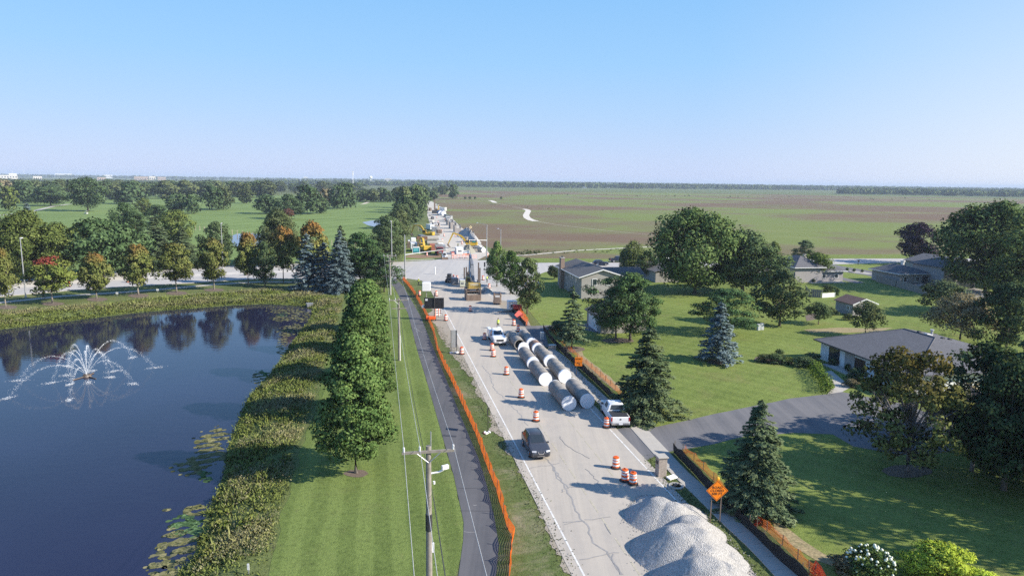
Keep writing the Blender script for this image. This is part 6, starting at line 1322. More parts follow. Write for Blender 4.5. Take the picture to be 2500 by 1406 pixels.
# white cabinet trailer on the corner lawn
wc = thing('white_cabinet', 'white box cabinet on a mast standing on the corner grass', 'cabinet', G(1041, 727), PA - .1); zz = hgt(G(1041, 727), 710); MB().cyl((0, 0, 0), (0, 0, zz), .07).build('mast', STEELG, wc); MB().box((0, .4, zz + .85), (1.75, 1.6, 1.75), bev=.05).build('box', WHITEP, wc)
MB().cyl((0, 0, 0), (0, 0, 1.6), .17).lathe([(.2, 1.55), (.22, 1.9), (.1, 2.0)], 10).build('white_bollard', WHITEP, label='white marker post alone in the intersection', cat='marker post').location = G(1062, 670)
# machines and stacks beyond the intersection
def truck(label, loc, rz, paint, bed, cat='dump truck', L=7.5):
    r = thing('dump_truck', label, cat, loc, rz); c = MB().box((0, L / 2 - 1.2, 1.75), (2.3, 1.9, 1.9), bev=.12).build('cab', paint, r); MB().box((0, L / 2 - .24, 2.15), (2.0, .04, .8)).build('windscreen', GLASS, c); MB().box((0, L / 2 + .3, 1.25), (1.9, 1.2, 1.1), bev=.1).build('bonnet', paint, r); MB().box((0, L / 2 + .92, 1.2), (1.1, .05, .7)).build('grille', CHROME, c)
    m = MB(); m.box((0, -1.3, 2.0), (2.4, L * .62, .12)); 
    for s in (-1, 1): m.box((s * 1.2, -1.3, 2.5), (.1, L * .62, 1.1))
    m.box((0, -1.3 - L * .31, 2.5), (2.4, .1, 1.1)); m.box((0, -1.3 + L * .31, 2.7), (2.4, .1, 1.5)); m.build('bed', bed, r); MB().box((0, 0, .85), (1.0, L, .3)).build('chassis', DARKM, r); wheels(r, 1.05, (L / 2, -1.2, -2.6), .5, .4); return r
truck('maroon dump truck facing the camera left of the closed road mouth', G(1072, 621, .03), heading(-U), MAROON, STEELG)
truck('white truck among the stacked materials left of the far road', G(1022, 597, .03), heading(-W), WHITE_CAR, sim('brown_load', (.2, .11, .07), .8), 'truck', 6.5)
truck('white truck parked farther along the far road', G(1093, 541, .03), heading(-U), WHITE_CAR, STEELG, 'truck', 6.5)
def far_pipe(label, p, rz, L, mat, r_=1.2, group='pipes along the far road'):
    r = thing('stored_pipe', label, 'pipe', p, rz, group); MB().cyl((0, 0, r_), (0, L, r_), r_, r_, 24).build('barrel', mat, r); c = MB().cyl((0, -.06, r_), (0, 0, r_), r_ * 1.01, r_ * 1.01, 24).build('end_cap', CAPM, r); return r
far_pipe('grey concrete pipe lying crosswise behind the stacked materials', G(1071, 590), heading(-W), 7.5, sim('pale_pipe', (.36, .34, .31), .9, var=.2)); far_pipe('shorter grey pipe lying crosswise in front of the long one', G(1068, 598), heading(-W), 4.0, sim('pale_pipe', (.36, .34, .31)), .8)
for x, y, lab in ((1076, 526.5, 'left one of two white-capped pipes far up the road'), (1083.5, 526.8, 'right one of two white-capped pipes far up the road')): far_pipe(lab, G(x, y), PA, 14, sim('blue_wrap', (.14, .18, .3), .6), 1.7)
for x, y, lab in ((1172, 612, 'grey pipe piece upright among the rubble by the far signal pole'), (1180, 616, 'broken pipe ring by the far signal pole'), (1163, 606, 'pipe piece half sunk in the spoil by the yellow excavator')): far_pipe(lab, G(x, y), PA + .6, 2.2, sim('pale_pipe', (.36, .34, .31)), .9, 'broken pipe pieces at the far right')
def mound(name, label, cat, pts, h, mat, seed):
    rg2 = np.random.default_rng(seed); c = sum(pts, Vector()) / len(pts); V, Fq = [], []
    rings = 7; n = 40; bnd = resample([p - c for p in pts], .01)
    per = [bnd[int(i * len(bnd) / n)] for i in range(n)]
    for k in range(rings + 1):
        t = k / rings
        for i in range(n): p = per[i] * (1 - t * .97); V.append((p.x, p.y, h * (1 - (1 - t) ** 1.3) * (1 + .15 * rg2.normal() * (0 < k < rings)) + .02))
    for k in range(rings):
        for i in range(n): Fq.append((k * n + i, k * n + (i + 1) % n, (k + 1) * n + (i + 1) % n, (k + 1) * n + i))
    o = obj(name, npmesh(name, np.array(V), np.array(Fq)), mat, label=label, cat=cat); o.location = c; return o
mound('stone_heap', 'long pale stone heap beside the far road at the prairie edge', 'stone heap', gp([(1122, 572), (1126, 562), (1136, 560), (1160, 580), (1176, 594), (1166, 598), (1150, 590)]), 3.2, STONE, 1)
mound('spoil_heap', 'grey-green spoil heap under the yellow excavator', 'soil heap', gp([(1124, 618), (1130, 610), (1150, 609), (1162, 616), (1150, 620)]), 2.4, sim('spoil', (.27, .26, .21), .95, var=.25, bump=.6), 2)
mound('rubble_heap', 'heap of broken concrete right of the parked excavator', 'rubble heap', gp([(1176, 712), (1182, 700), (1198, 704), (1206, 716), (1196, 722), (1180, 720)]), .7, sim('rubble', (.42, .4, .36), .95, var=.35, scale=2, bump=.8), 3)
mound('rubble_heap', 'small heap of pale spoil at the mouth of the closed road', 'rubble heap', gp([(1108, 620), (1114, 612), (1124, 612), (1124, 622)]), 1.6, sim('rubble', (.42, .4, .36)), 4)
def stack(name, label, cat, px, rz, n, d, mat, part, gap=.08):
    r = thing(name, label, cat, G(*px), rz)
    for i in range(n): MB().box((rng.uniform(-.1, .1), rng.uniform(-.1, .1), d[2] * .5 + i * (d[2] + gap)), d).build(part, mat, r)
# the long line of stored things up both sides of the torn-up road
rz_ = random.Random(11)
L_SIDE = [(1080, 612), (1076, 600), (1074, 592), (1066, 575), (1072, 570), (1061, 556), (1057, 549), (1054, 542), (1052, 527), (1050, 515)]; R_SIDE = [(1136, 591), (1108, 556), (1102, 545), (1093, 536), (1090, 531), (1085, 524), (1080, 519), (1076, 513), (1072, 508), (1068, 503)]
what = ['grey steel plate pile', 'timber bundle', 'white cement sack pallet', 'rusty casing bundle', 'pale block pallet']
mats_ = [STEELG, WOODP, WHITEP, STEEL, sim('pale_block', (.5, .48, .44), .9)]
for side_, lst in (('left', L_SIDE), ('right', R_SIDE)):
    for i_, (x, y) in enumerate(lst):
        k_ = (i_ * 2 + (side_ == 'right')) % 5; mt_ = mats_[k_]
        stack('stored_materials', f'{what[k_]}, {nth(i_)} stack up the {side_} side of the far road', 'material stack', (x, y), PA + rz_.uniform(-.4, .4), rz_.randint(2, 5), (rz_.uniform(1.6, 3.0), rz_.uniform(2.0, 4.5), rz_.uniform(.25, .5)), mt_, 'layer', rz_.uniform(.02, .15))
pickup('white pickup parked left of the far road beyond the crosswise pipe', G(1063, 551, .03), heading(-U), WHITE_CAR); pickup('dark pickup parked at the right of the far road beyond the trench boxes', G(1087, 530, .03), heading(-U), NAVY_CAR, 'cover')
for i_, (x, y) in enumerate(((1057, 606), (1080, 590), (1068, 586), (1084, 577), (1078, 566), (1073, 552), (1069, 545), (1112, 578), (1128, 596), (1120, 575), (1086, 537), (1066, 532))):
    dup(d0, G(x, y, .03), 0, f'distant traffic drum, {nth(i_)} of those scattered along the torn-up far road', 'drums along the far road')
for i_, (x, y, w0, d0_, h, lab) in enumerate(((1010, 612, 2.2, 5, 2.4, 'white storage container on the grass beside the teal sign'), (1030, 590, 2.2, 5, 2.2, 'blue-grey storage container near the crosswise pipe'), (1050, 562, 2.2, 5, 2.4, 'white site trailer at the left of the far road'), (1096, 538, 2.2, 5, 2.6, 'pale site trailer at the right of the far road'), (1081, 516, 2.4, 6, 2.6, 'white box trailer beyond the white-capped pipes'))):
    r = thing('site_trailer', lab, 'site trailer', G(x, y, .03), PA + i_ * .2); MB().box((0, 0, h / 2 + .5), (w0, d0_, h), bev=.05).build('box', WHITEP if 'white' in lab else GREYM, r); MB().box((0, -d0_ / 2 - .02, h * .5 + .5), (w0 * .6, .03, h * .7)).build('door', STEELG, r); wheels(r, w0 / 2 - .1, (.5, -.5), .35, .2)
excavator('small far excavator with a raised arm beside the drill rig', G(1071, 521, .03), heading(U), YELLOW, [(1.2, 2.1), (2.8, 5.0), (5.0, 5.6), (6.2, 2.5)], k=1.0)
# drill rig far up the road, stacked plates, white boxes
dr = thing('drill_rig', 'dark drilling rig with a tall rust-red mast far up the road', 'drill rig', G(1061, 521), PA); MB().box((0, 0, 1.2), (3.4, 6, 2.2), bev=.1).build('body', DARKM, dr); MB().box((0, -1, 5.5), (1.1, 1.1, 9)).build('mast', STEEL, dr); MB().box((1.0, 1.5, 2.9), (1.6, 2.2, 1.8), bev=.1).build('cab', GREYM, dr)
for s in (-1, 1): MB().box((s * 1.5, 0, .45), (.6, 5.4, .9), bev=.2).build('track', BLACKR, dr)
stack('timber_stack', 'stack of rusty beams on the grass left of the far road', 'beam stack', (1012, 606), PA + 1.5, 6, (.5, 5.5, .35), STEEL, 'beam'); stack('plate_stack', 'stack of white steel plates at the left of the far road', 'plate stack', (1061, 567), PA, 5, (2.8, 3.5, .3), STEELG, 'plate', .25)
stack('panel_stack', 'stack of red-brown striped panels beside the maroon truck', 'panel stack', (1056, 613), PA, 7, (2.0, 2.2, .3), sim('red_panel', (.42, .16, .12), .7), 'panel')
for x, y, w0, d0_, h, lab in ((1121, 620, 2.4, 4, 2.0, 'white equipment box trailer behind the closure barricades'), (1142, 716, .0, 0, 0, ''), (1128, 700, 1.2, 1.6, 1.5, 'pale green generator box left of the excavator track'), (1110, 694, 1.5, 2.0, 1.3, 'grey pump unit right of the dark skid loader'), (1250, 757, 1.8, 1.6, 1.6, 'white tool chest at the right edge of the work zone')):
    if not w0: continue
    r = thing('equipment_box', lab, 'equipment box', G(x, y, .04), PA); MB().box((0, 0, h / 2 + .15), (w0, d0_, h), bev=.05).build('box', WHITEP if 'white' in lab else sim('pale_green', (.45, .48, .4), .6) if 'green' in lab else GREYM, r); MB().box((0, 0, h + .2), (w0 * 1.03, d0_ * 1.03, .1)).build('lid', WHITEP if 'grey' not in lab else GREYM, r); MB().box((0, -d0_ / 2 - .02, h * .6), (w0 * .5, .03, h * .3)).build('panel', GREYM, r)
rt = thing('red_tank', 'red fuel tank trailer beside the white tool chest', 'tank', G(1263, 762, .04), PA); MB().cyl((-.8, 0, .95), (.8, 0, .95), .55, .55, 16).build('tank', sim('red_paint', (.5, .05, .04), .4), rt); MB().box((0, 0, .35), (1.7, .9, .12)).build('frame', DARKM, rt)
for s in (-1, 1): MB().cyl((s * .9, 0, .3), (s * 1.05, 0, .3), .3).build('wheel', BLACKR, rt)
plate = MB().box((0, 0, .06), (2.6, 1.2, .06)).box((.8, .4, .14), (1.9, .5, .05), rz=.4).build('scrap_plate', STEEL, label='flat scrap steel sheets at the foot of the road works', cat='scrap'); plate.location = G(1232, 762)

# ================================================================== FENCES OF THE WORK ZONE
def mesh_mat(name, col, cov, sc):
    t = NT(name); tcn = t.new('ShaderNodeTexCoord'); sp = t.new('ShaderNodeSeparateXYZ'); t.link(tcn.outputs['UV'], sp.inputs[0])
    fx = t.math('FRACT', t.math('MULTIPLY', sp.outputs[0], sc)); fy = t.math('FRACT', t.math('MULTIPLY', sp.outputs[1], sc * .7))
    solid = t.math('MAXIMUM', t.math('LESS_THAN', fx, cov), t.math('LESS_THAN', fy, cov))
    df = t.new('ShaderNodeBsdfDiffuse'); tl = t.new('ShaderNodeBsdfTranslucent'); mx = t.new('ShaderNodeMixShader'); mx.inputs[0].default_value = .4; tp = t.new('ShaderNodeBsdfTransparent'); m2 = t.new('ShaderNodeMixShader'); df.inputs[0].default_value = (*col, 1); tl.inputs[0].default_value = (*col, 1)
    t.link(df.outputs[0], mx.inputs[1]); t.link(tl.outputs[0], mx.inputs[2]); t.link(solid, m2.inputs[0]); t.link(tp.outputs[0], m2.inputs[1]); t.link(mx.outputs[0], m2.inputs[2]); t.n.remove(t.b); t.link(m2.outputs[0], t.out.inputs['Surface']); return t.m
NET = mesh_mat('orange_net', (1.0, .19, .025), .47, 12.0); NET2 = mesh_mat('thin_orange_net', (.75, .2, .06), .24, 10.0); SILT = sim('silt_fabric', (.018, .018, .02), .75, var=.2); REDNET = mesh_mat('red_net', (.55, .05, .03), .4, 10.0)
def net_fence(name, label, px, h, mat, lean=0., sag=.12, step=.6, post=STEEL, pstep=3, hvar=.12, cat='fence', group=None, base=.02):
    pts = resample([Vector((p.x, p.y, 0)) for p in gp(px)], step, False); f = thing(name, label, cat, pts[0], 0, group); o0 = pts[0]; bm = bmesh.new(); uv = bm.loops.layers.uv.new('uv'); rows = 3; grid = []; acc = 0
    for i, p in enumerate(pts):
        d = (pts[min(i + 1, len(pts) - 1)] - pts[max(i - 1, 0)]).normalized(); nn = Vector((-d.y, d.x, 0)); ph = i % pstep; s_ = math.sin(math.pi * ph / pstep)
        hh_ = h * (1 - sag * s_) + rng.uniform(-hvar, hvar) * h * .5; ln = lean + rng.uniform(-.08, .08); col = []
        for k in range(rows + 1): t_ = k / rows; q = p - o0 + nn * (ln * t_ * h + rng.uniform(-.03, .03) + .05 * s_ * math.sin(t_ * 3.1)) + Vector((0, 0, base + hh_ * t_)); col.append(bm.verts.new(q))
        grid.append(col)
    for i in range(len(grid) - 1):
        for k in range(rows):
            fc_ = bm.faces.new((grid[i][k], grid[i + 1][k], grid[i + 1][k + 1], grid[i][k + 1]))
            for l, (u, v) in zip(fc_.loops, ((i, k), (i + 1, k), (i + 1, k + 1), (i, k + 1))): l[uv].uv = (u * step, v * h / rows)
    me = bpy.data.meshes.new('netting'); bm.to_mesh(me); bm.free(); obj('netting', me, mat, f)
    pm = MB().box((0, 0, (h * 1.15) / 2), (.05, .05, h * 1.15)).mesh('post'); pm.materials.append(post)
    for i in range(0, len(pts), pstep): q = bpy.data.objects.new('post', pm); COL.objects.link(q); q.parent = f; q.location = pts[i] - o0; q.rotation_euler = (rng.uniform(-.06, .06), rng.uniform(-.06, .06), 0)
    return f
net_fence('orange_fence', 'long orange net fence between the paved path and the road', [(983, 682), (996, 697), (1008, 713), (1030, 750), (1045, 782), (1057, 808), (1066, 852), (1087, 901), (1097, 918), (1119, 966), (1136, 1004), (1160, 1056), (1177, 1104), (1194, 1152), (1211, 1192), (1227, 1250), (1240, 1292), (1252, 1312), (1246, 1350), (1241, 1420)], .92, NET, .12, .22, hvar=.25)
net_fence('silt_fence', 'black silt fence from the far driveway to the near driveway', [(1327, 806), (1346, 832), (1369, 858), (1403, 890), (1429, 912), (1463, 944), (1507, 988), (1538, 1016), (1575, 1041)], 1.05, SILT, -.12, .06, .6, sim('stake', (.2, .15, .1), .9))
net_fence('orange_fence', 'orange net fence behind the farther black silt fence', [(1340, 803), (1360, 826), (1384, 850), (1419, 881), (1447, 903), (1482, 934), (1527, 977), (1557, 1003), (1590, 1027)], .7, NET2, .2, .3)
net_fence('silt_fence', 'black silt fence beside the road closed sign', [(1645, 1106), (1671, 1132), (1710, 1174), (1736, 1203), (1775, 1243), (1814, 1282), (1856, 1322), (1903, 1369), (1975, 1430)], 1.05, SILT, -.12, .06, .6, bpy.data.materials['stake'])
net_fence('orange_fence', 'orange net fence behind the black silt fence by the road closed sign', [(1668, 1103), (1694, 1125), (1733, 1164), (1762, 1194), (1804, 1233), (1845, 1271), (1887, 1309), (1934, 1354), (2005, 1418)], .7, NET2, .25, .3)
net_fence('orange_fence', 'orange net fence with red flags behind the tool chest', [(1268, 770), (1280, 784), (1287, 796), (1240, 756), (1222, 735)][:3], 1.4, NET, .1)
net_fence('silt_fence', 'short black silt fence at the far driveway corner', [(1252, 762), (1268, 780), (1283, 797)], .8, SILT, .0)
for px, lab in (([(1815, 1262), (1830, 1278), (1848, 1290)], 'crumpled red netting by the mulch of the near spruce'), ([(1553, 1022), (1566, 1028), (1574, 1030)], 'crumpled red netting by the mulch of the ragged spruce'), ([(1975, 1402), (1990, 1412), (2002, 1424)], 'crumpled red netting at the bottom edge')): net_fence('red_netting', lab, px, .9, REDNET, .5, .4, .4, hvar=.5, cat='netting')

# ================================================================== POLES, LIGHTS, WIRES
def at_h(px, py, h): return G(px, py, h)
P2 = G(975, 880); PH = hgt(P2, 728); P3 = G(953, 720); PH1 = 11.6; P1 = G(1046, 1088, PH1); P1.z = 0; P0 = P1 * 2 - P2; P4 = P3 * 2 - P2
pd = (P3 - P2).normalized(); pnrm = Vector((pd.y, -pd.x, 0))
def upole(label, p, lower=True, extra=False, PH=PH):
    r = thing('utility_pole', label, 'utility pole', p, math.atan2(pnrm.y, pnrm.x), 'wooden utility poles along the path'); MB().cyl((0, 0, 0), (0, 0, PH), .19, .13, 12).build('pole', WOODP, r)
    MB().box((0, -.16, PH - .25), (2.7, .1, .13)).build('crossarm', WOODP, r)
    for x in (-1.25, -.45, 1.25): MB().cyl((x, -.16, PH - .2), (x, -.16, PH + .05), .05).build('insulator', WHITEP, r)
    for s in (-1, 1): MB().tube([(s * .6, -.2, PH - .3), (0, -.17, PH - .85)], .025, 4).build('brace', STEELG, r)
    if lower: MB().box((.1, -.16, PH - 1.4), (2.0, .1, .12)).build('lower_crossarm', WOODP, r)
    MB().cyl((.12, -.1, 0), (.12, -.1, 3.6), .06).build('conduit', PLATE, r)
    if extra:
        MB().cyl((.12, 0, PH - .3), (.12, 0, PH + .75), .03).build('top_pin', STEELG, r); a = MB().tube([(0, 0, PH - 1.5), (.5, .0, PH - 1.45), (.75, .0, PH - 1.35)], .05, 6).build('bracket_arm', PLATE, r); MB().box((.85, 0, PH - 1.2), (.36, .16, .2), rz=.4).box((.8, .1, PH - 1.25), (.16, .3, .08)).build('area_lamp', WHITEP, a)
        MB().cyl((0, 0, PH - 4.6), (0, 0, PH - 3.7), .178, .178, 12).build('black_wrap', DARKM, r); MB().box((.2, .02, PH - 5.6), (.14, .14, .5)).build('cable_box', PLATE, r); MB().cyl((.28, .05, PH - 2.1), (.28, .05, PH - 1.95), .06).build('sensor', WHITEP, r)
    return r
upole('nearest wooden utility pole with a white lamp bracket beside the path', P1, False, True, PH1); upole('second wooden utility pole beside the tall maples, with two crossarms', P2); upole('farthest wooden utility pole by the dark evergreens at the street corner', P3)
upole('wooden utility pole behind the camera end of the path line', P0, False, False, PH1)
WIRE = sim('bare_wire', (.55, .54, .52), .5, .3); CABLE = sim('dark_cable', (.06, .06, .06), .7)
def wire(x, z, a, b, sag, r_, mat, lab, group): 
    za, zb = (z + (PH1 - PH if q in (P0, P1) else 0) for q in (a, b)); A, B_ = a + pnrm * x + Vector((0, 0, za)), b + pnrm * x + Vector((0, 0, zb)); pts = [A.lerp(B_, t / 16) - Vector((0, 0, sag * 4 * (t / 16) * (1 - t / 16))) for t in range(17)]; m = MB(); m.tube(pts, r_, 4); return m.build('power_line', mat, label=lab, cat='wire', group=group)
spans = ((P0, P1, 'from the nearest pole out past the camera'), (P1, P2, 'between the nearest and the second pole'), (P2, P3, 'between the second and the farthest pole'))
for (a, b, tx) in spans:
    for x, nm in ((-1.25, 'left'), (-.45, 'middle'), (1.25, 'right')): wire(x, PH + .05, a, b, .55, .013, WIRE, f'{nm} bare wire {tx}', 'wires along the path')
    wire(.2, PH - 2.6, a, b, .9, .014, CABLE, f'dark cable strung lower down {tx}', 'wires along the path'); wire(.3, PH - 3.1, a, b, 1.1, .012, CABLE, f'thin dark cable strung lowest {tx}', 'wires along the path')
def lamp_post(label, px, base_y, top_y, arm, name='street_lamp', mast=None, heads=(), r_=.11, armz=None):
    b = G(px, base_y); h = hgt(b, top_y); r = thing(name, label, 'street lamp' if name == 'street_lamp' else 'signal pole', b, 0); MB().cyl((0, 0, 0), (0, 0, h), r_ * 1.3, r_ * .7, 10).build('pole', STEELG, r); MB().cyl((0, 0, 0), (0, 0, .35), r_ * 2.2, r_ * 2, 10).build('base', CONCW, r)
    if arm:
        ax = Vector(arm); a = MB().tube([Vector((0, 0, h - .25)), Vector((ax.x * .5, ax.y * .5, h + .1 * ax.length)), Vector((ax.x, ax.y, h + .15 * ax.length))], .05, 6).build('arm', STEELG, r); MB().box((ax.x * 1.05, ax.y * 1.05, h + .14 * ax.length), (.6, .26, .14), rz=math.atan2(ax.y, ax.x)).build('lamp_head', PLATE, a)
    if mast:
        mz, mv = mast; mv = Vector(mv); a = MB().tube([(0, 0, mz), (mv.x, mv.y, mz + .35)], [.13, .07], 8).build('mast_arm', STEELG, r)
        for t_ in heads: q = Vector((mv.x * t_, mv.y * t_, mz - .1)); MB().box(q, (.35, .3, 1.05)).build('signal_head', DARKM, a)
    return r
lamp_post('tall street lamp at the left end of the pond street', 63, 727, 582, (0, .35, 0)); lamp_post('tall street lamp in front of the golf pond', 545, 655, 546, (0, .35, 0)); lamp_post('pale lamp pole above the dark evergreens by the corner', 957, 662, 541, (-.2, .3, 0), r_=.13)
lamp_post('signal pole with a long mast arm at the left of the intersection', 989, 681, 573, None, 'signal_pole', (hgt(G(989, 681), 622), (9.5, 12.0, 0)), (), .16)
lamp_post('signal pole with a curved lamp arm at the far right corner of the intersection', 1188, 634, 549, (-3.0, 1.5, 0), 'signal_pole', (hgt(G(1188, 634), 587), (-6, -3, 0)), (.55, .95), .15); lamp_post('bare lamp pole beyond the cross street on the prairie side', 1222, 637, 560, (-.9, .6, 0))
sp = thing('signal_post', 'short signal post with dark heads left of the roadside maples', 'signal post', G(1183, 674), 0); hs5 = hgt(G(1183, 674), 640); MB().cyl((0, 0, 0), (0, 0, hs5), .07).build('pole', STEELG, sp); MB().box((0, -.15, hs5 - .6), (.4, .35, 1.2)).build('signal_head', DARKM, sp); MB().box((-.1, -.15, hs5 - 1.9), (.35, .3, .4)).build('signal_head', DARKM, sp)
# beige wall along the golf course
bw = thing('beige_wall', 'beige panel wall running back along the golf course edge', 'wall', G(966, 622), 0); o0 = bw.location.copy(); pts = resample([Vector((p.x, p.y, 0)) for p in gp([(966, 622), (985, 603), (1002, 584), (1016, 569), (1022, 563)])], 3.0, False); BEI = sim('beige_panel', (.4, .35, .26), .85, var=.08)
for a, b in zip(pts, pts[1:]):
    d = b - a; MB().box((0, 0, .95), (d.length * .97, .12, 1.9)).build('panel', BEI, bw); q = bw.children[-1]; q.location = (a + b) / 2 - o0; q.rotation_euler = (0, 0, math.atan2(d.y, d.x)); MB().box((a.x - o0.x, a.y - o0.y, 1.05), (.25, .25, 2.1)).build('post', BEI, bw)

# ================================================================== SMALL THINGS
mp = thing('mailbox_pillar', 'stone mailbox pillar on the grass strip by the near driveway', 'mailbox', G(1613, 1160), HA); MB().box((0, 0, .85), (.75, .75, 1.7), bev=.02).build('pillar', BRICK if False else sim('pillar_stone', (.36, .31, .27), .9, var=.25, scale=5, bump=.5), mp); MB().box((0, 0, 1.75), (.95, .95, .12), bev=.02).build('cap', CONC, mp); MB().box((-.4, 0, 1.25), (.08, .3, .28)).build('mailbox_door', DARKM, mp)
mh = thing('manhole_ring', 'concrete manhole ring lying on the grass strip', 'manhole ring', G(1651, 1188), 0); MB().lathe([(.62, .03), (.62, .14), (.42, .14), (.42, .03)], 20).build('ring', CONC, mh); MB().box((.0, .0, .17), (.9, .12, .05), rz=.7).build('bar', STEEL, mh)
MB().box((0, 0, .12), (.95, .5, .14), rz=.6, rx=.2, bev=.03).build('loose_sheet', WHITEP, label='loose white panel lying beside the manhole ring', cat='panel').location = G(1640, 1168)
for x, y, t_, lab in ((1323, 829, 811, 'pale utility pedestal at the corner of the far driveway'), (1852, 806, 792, 'left one of two pale utility pedestals on the lawn edge'), (1860, 805, 790, 'right one of two pale utility pedestals on the lawn edge')):
    r = thing('utility_pedestal', lab, 'utility pedestal', G(x, y), HA); h = hgt(G(x, y), t_); MB().box((0, 0, h / 2), (.5, .45, h), bev=.03).build('box', sim('pedestal_grey', (.55, .57, .58), .6), r); MB().box((0, 0, h + .02), (.54, .5, .07)).build('cap', sim('pedestal_grey', (.55, .57, .58)), r)
r = thing('stone_box', 'low grey valve box at the top of the sidewalk', 'valve box', G(1348, 852), HA); MB().box((0, 0, .3), (1.1, .7, .6), bev=.04).build('box', CONC, r); MB().box((0, 0, .63), (1.16, .76, .07)).build('lid', STEELG, r)
r = thing('mailbox', 'mailbox on a post at the far street verge', 'mailbox', G(2095, 647), HA); MB().box((0, 0, .6), (.12, .12, 1.2)).build('post', DARKM, r); MB().box((0, -.1, 1.35), (.4, .7, .4), bev=.08).build('box', DARKM, r)
oc = thing('pond_outlet', 'grey concrete outlet box at the pond edge among the reeds', 'outlet', G(756, 748, -.8), .5); MB().box((0, 0, .3), (1.2, 1.0, .6)).build('box', GREYM, oc); MB().box((0, 0, .64), (1.35, 1.15, .08)).build('grate', STEELG, oc)
for x, y, t_, lab in ((286, 724, 713, 'small sign back on a post between the third and fourth maples'), (385, 717, 705, 'small white sign between the fourth and fifth maples'), (607, 1402, 1375, 'little white marker standing in the near bank growth')):
    r = thing('small_sign', lab, 'sign', G(x, y), 0); h = hgt(G(x, y), t_); MB().box((0, .02, h / 2), (.05, .05, h)).build('post', STEELG, r); MB().box((0, -.02, h - .22), (.5 if y < 1000 else .14, .03, .42)).build('board', WHITEP, r)
gc = thing('golf_cart', 'white golf cart parked on the far fairway', 'golf cart', G(210, 523), 1.2); MB().box((0, 0, .55), (1.2, 2.4, .5), bev=.1).build('body', WHITEP, gc); MB().box((0, -.1, 1.85), (1.2, 1.8, .08)).build('roof', WHITEP, gc); MB().box((0, -.4, .95), (1.1, .5, .35)).build('seat', DARKM, gc); wheels(gc, .55, (.8, -.8), .23, .2)
for x in (-.55, .55):
    for y in (-.9, .7): MB().cyl((x, y, .8), (x, y, 1.85), .03, n=5).build('roof_post', DARKM, gc)
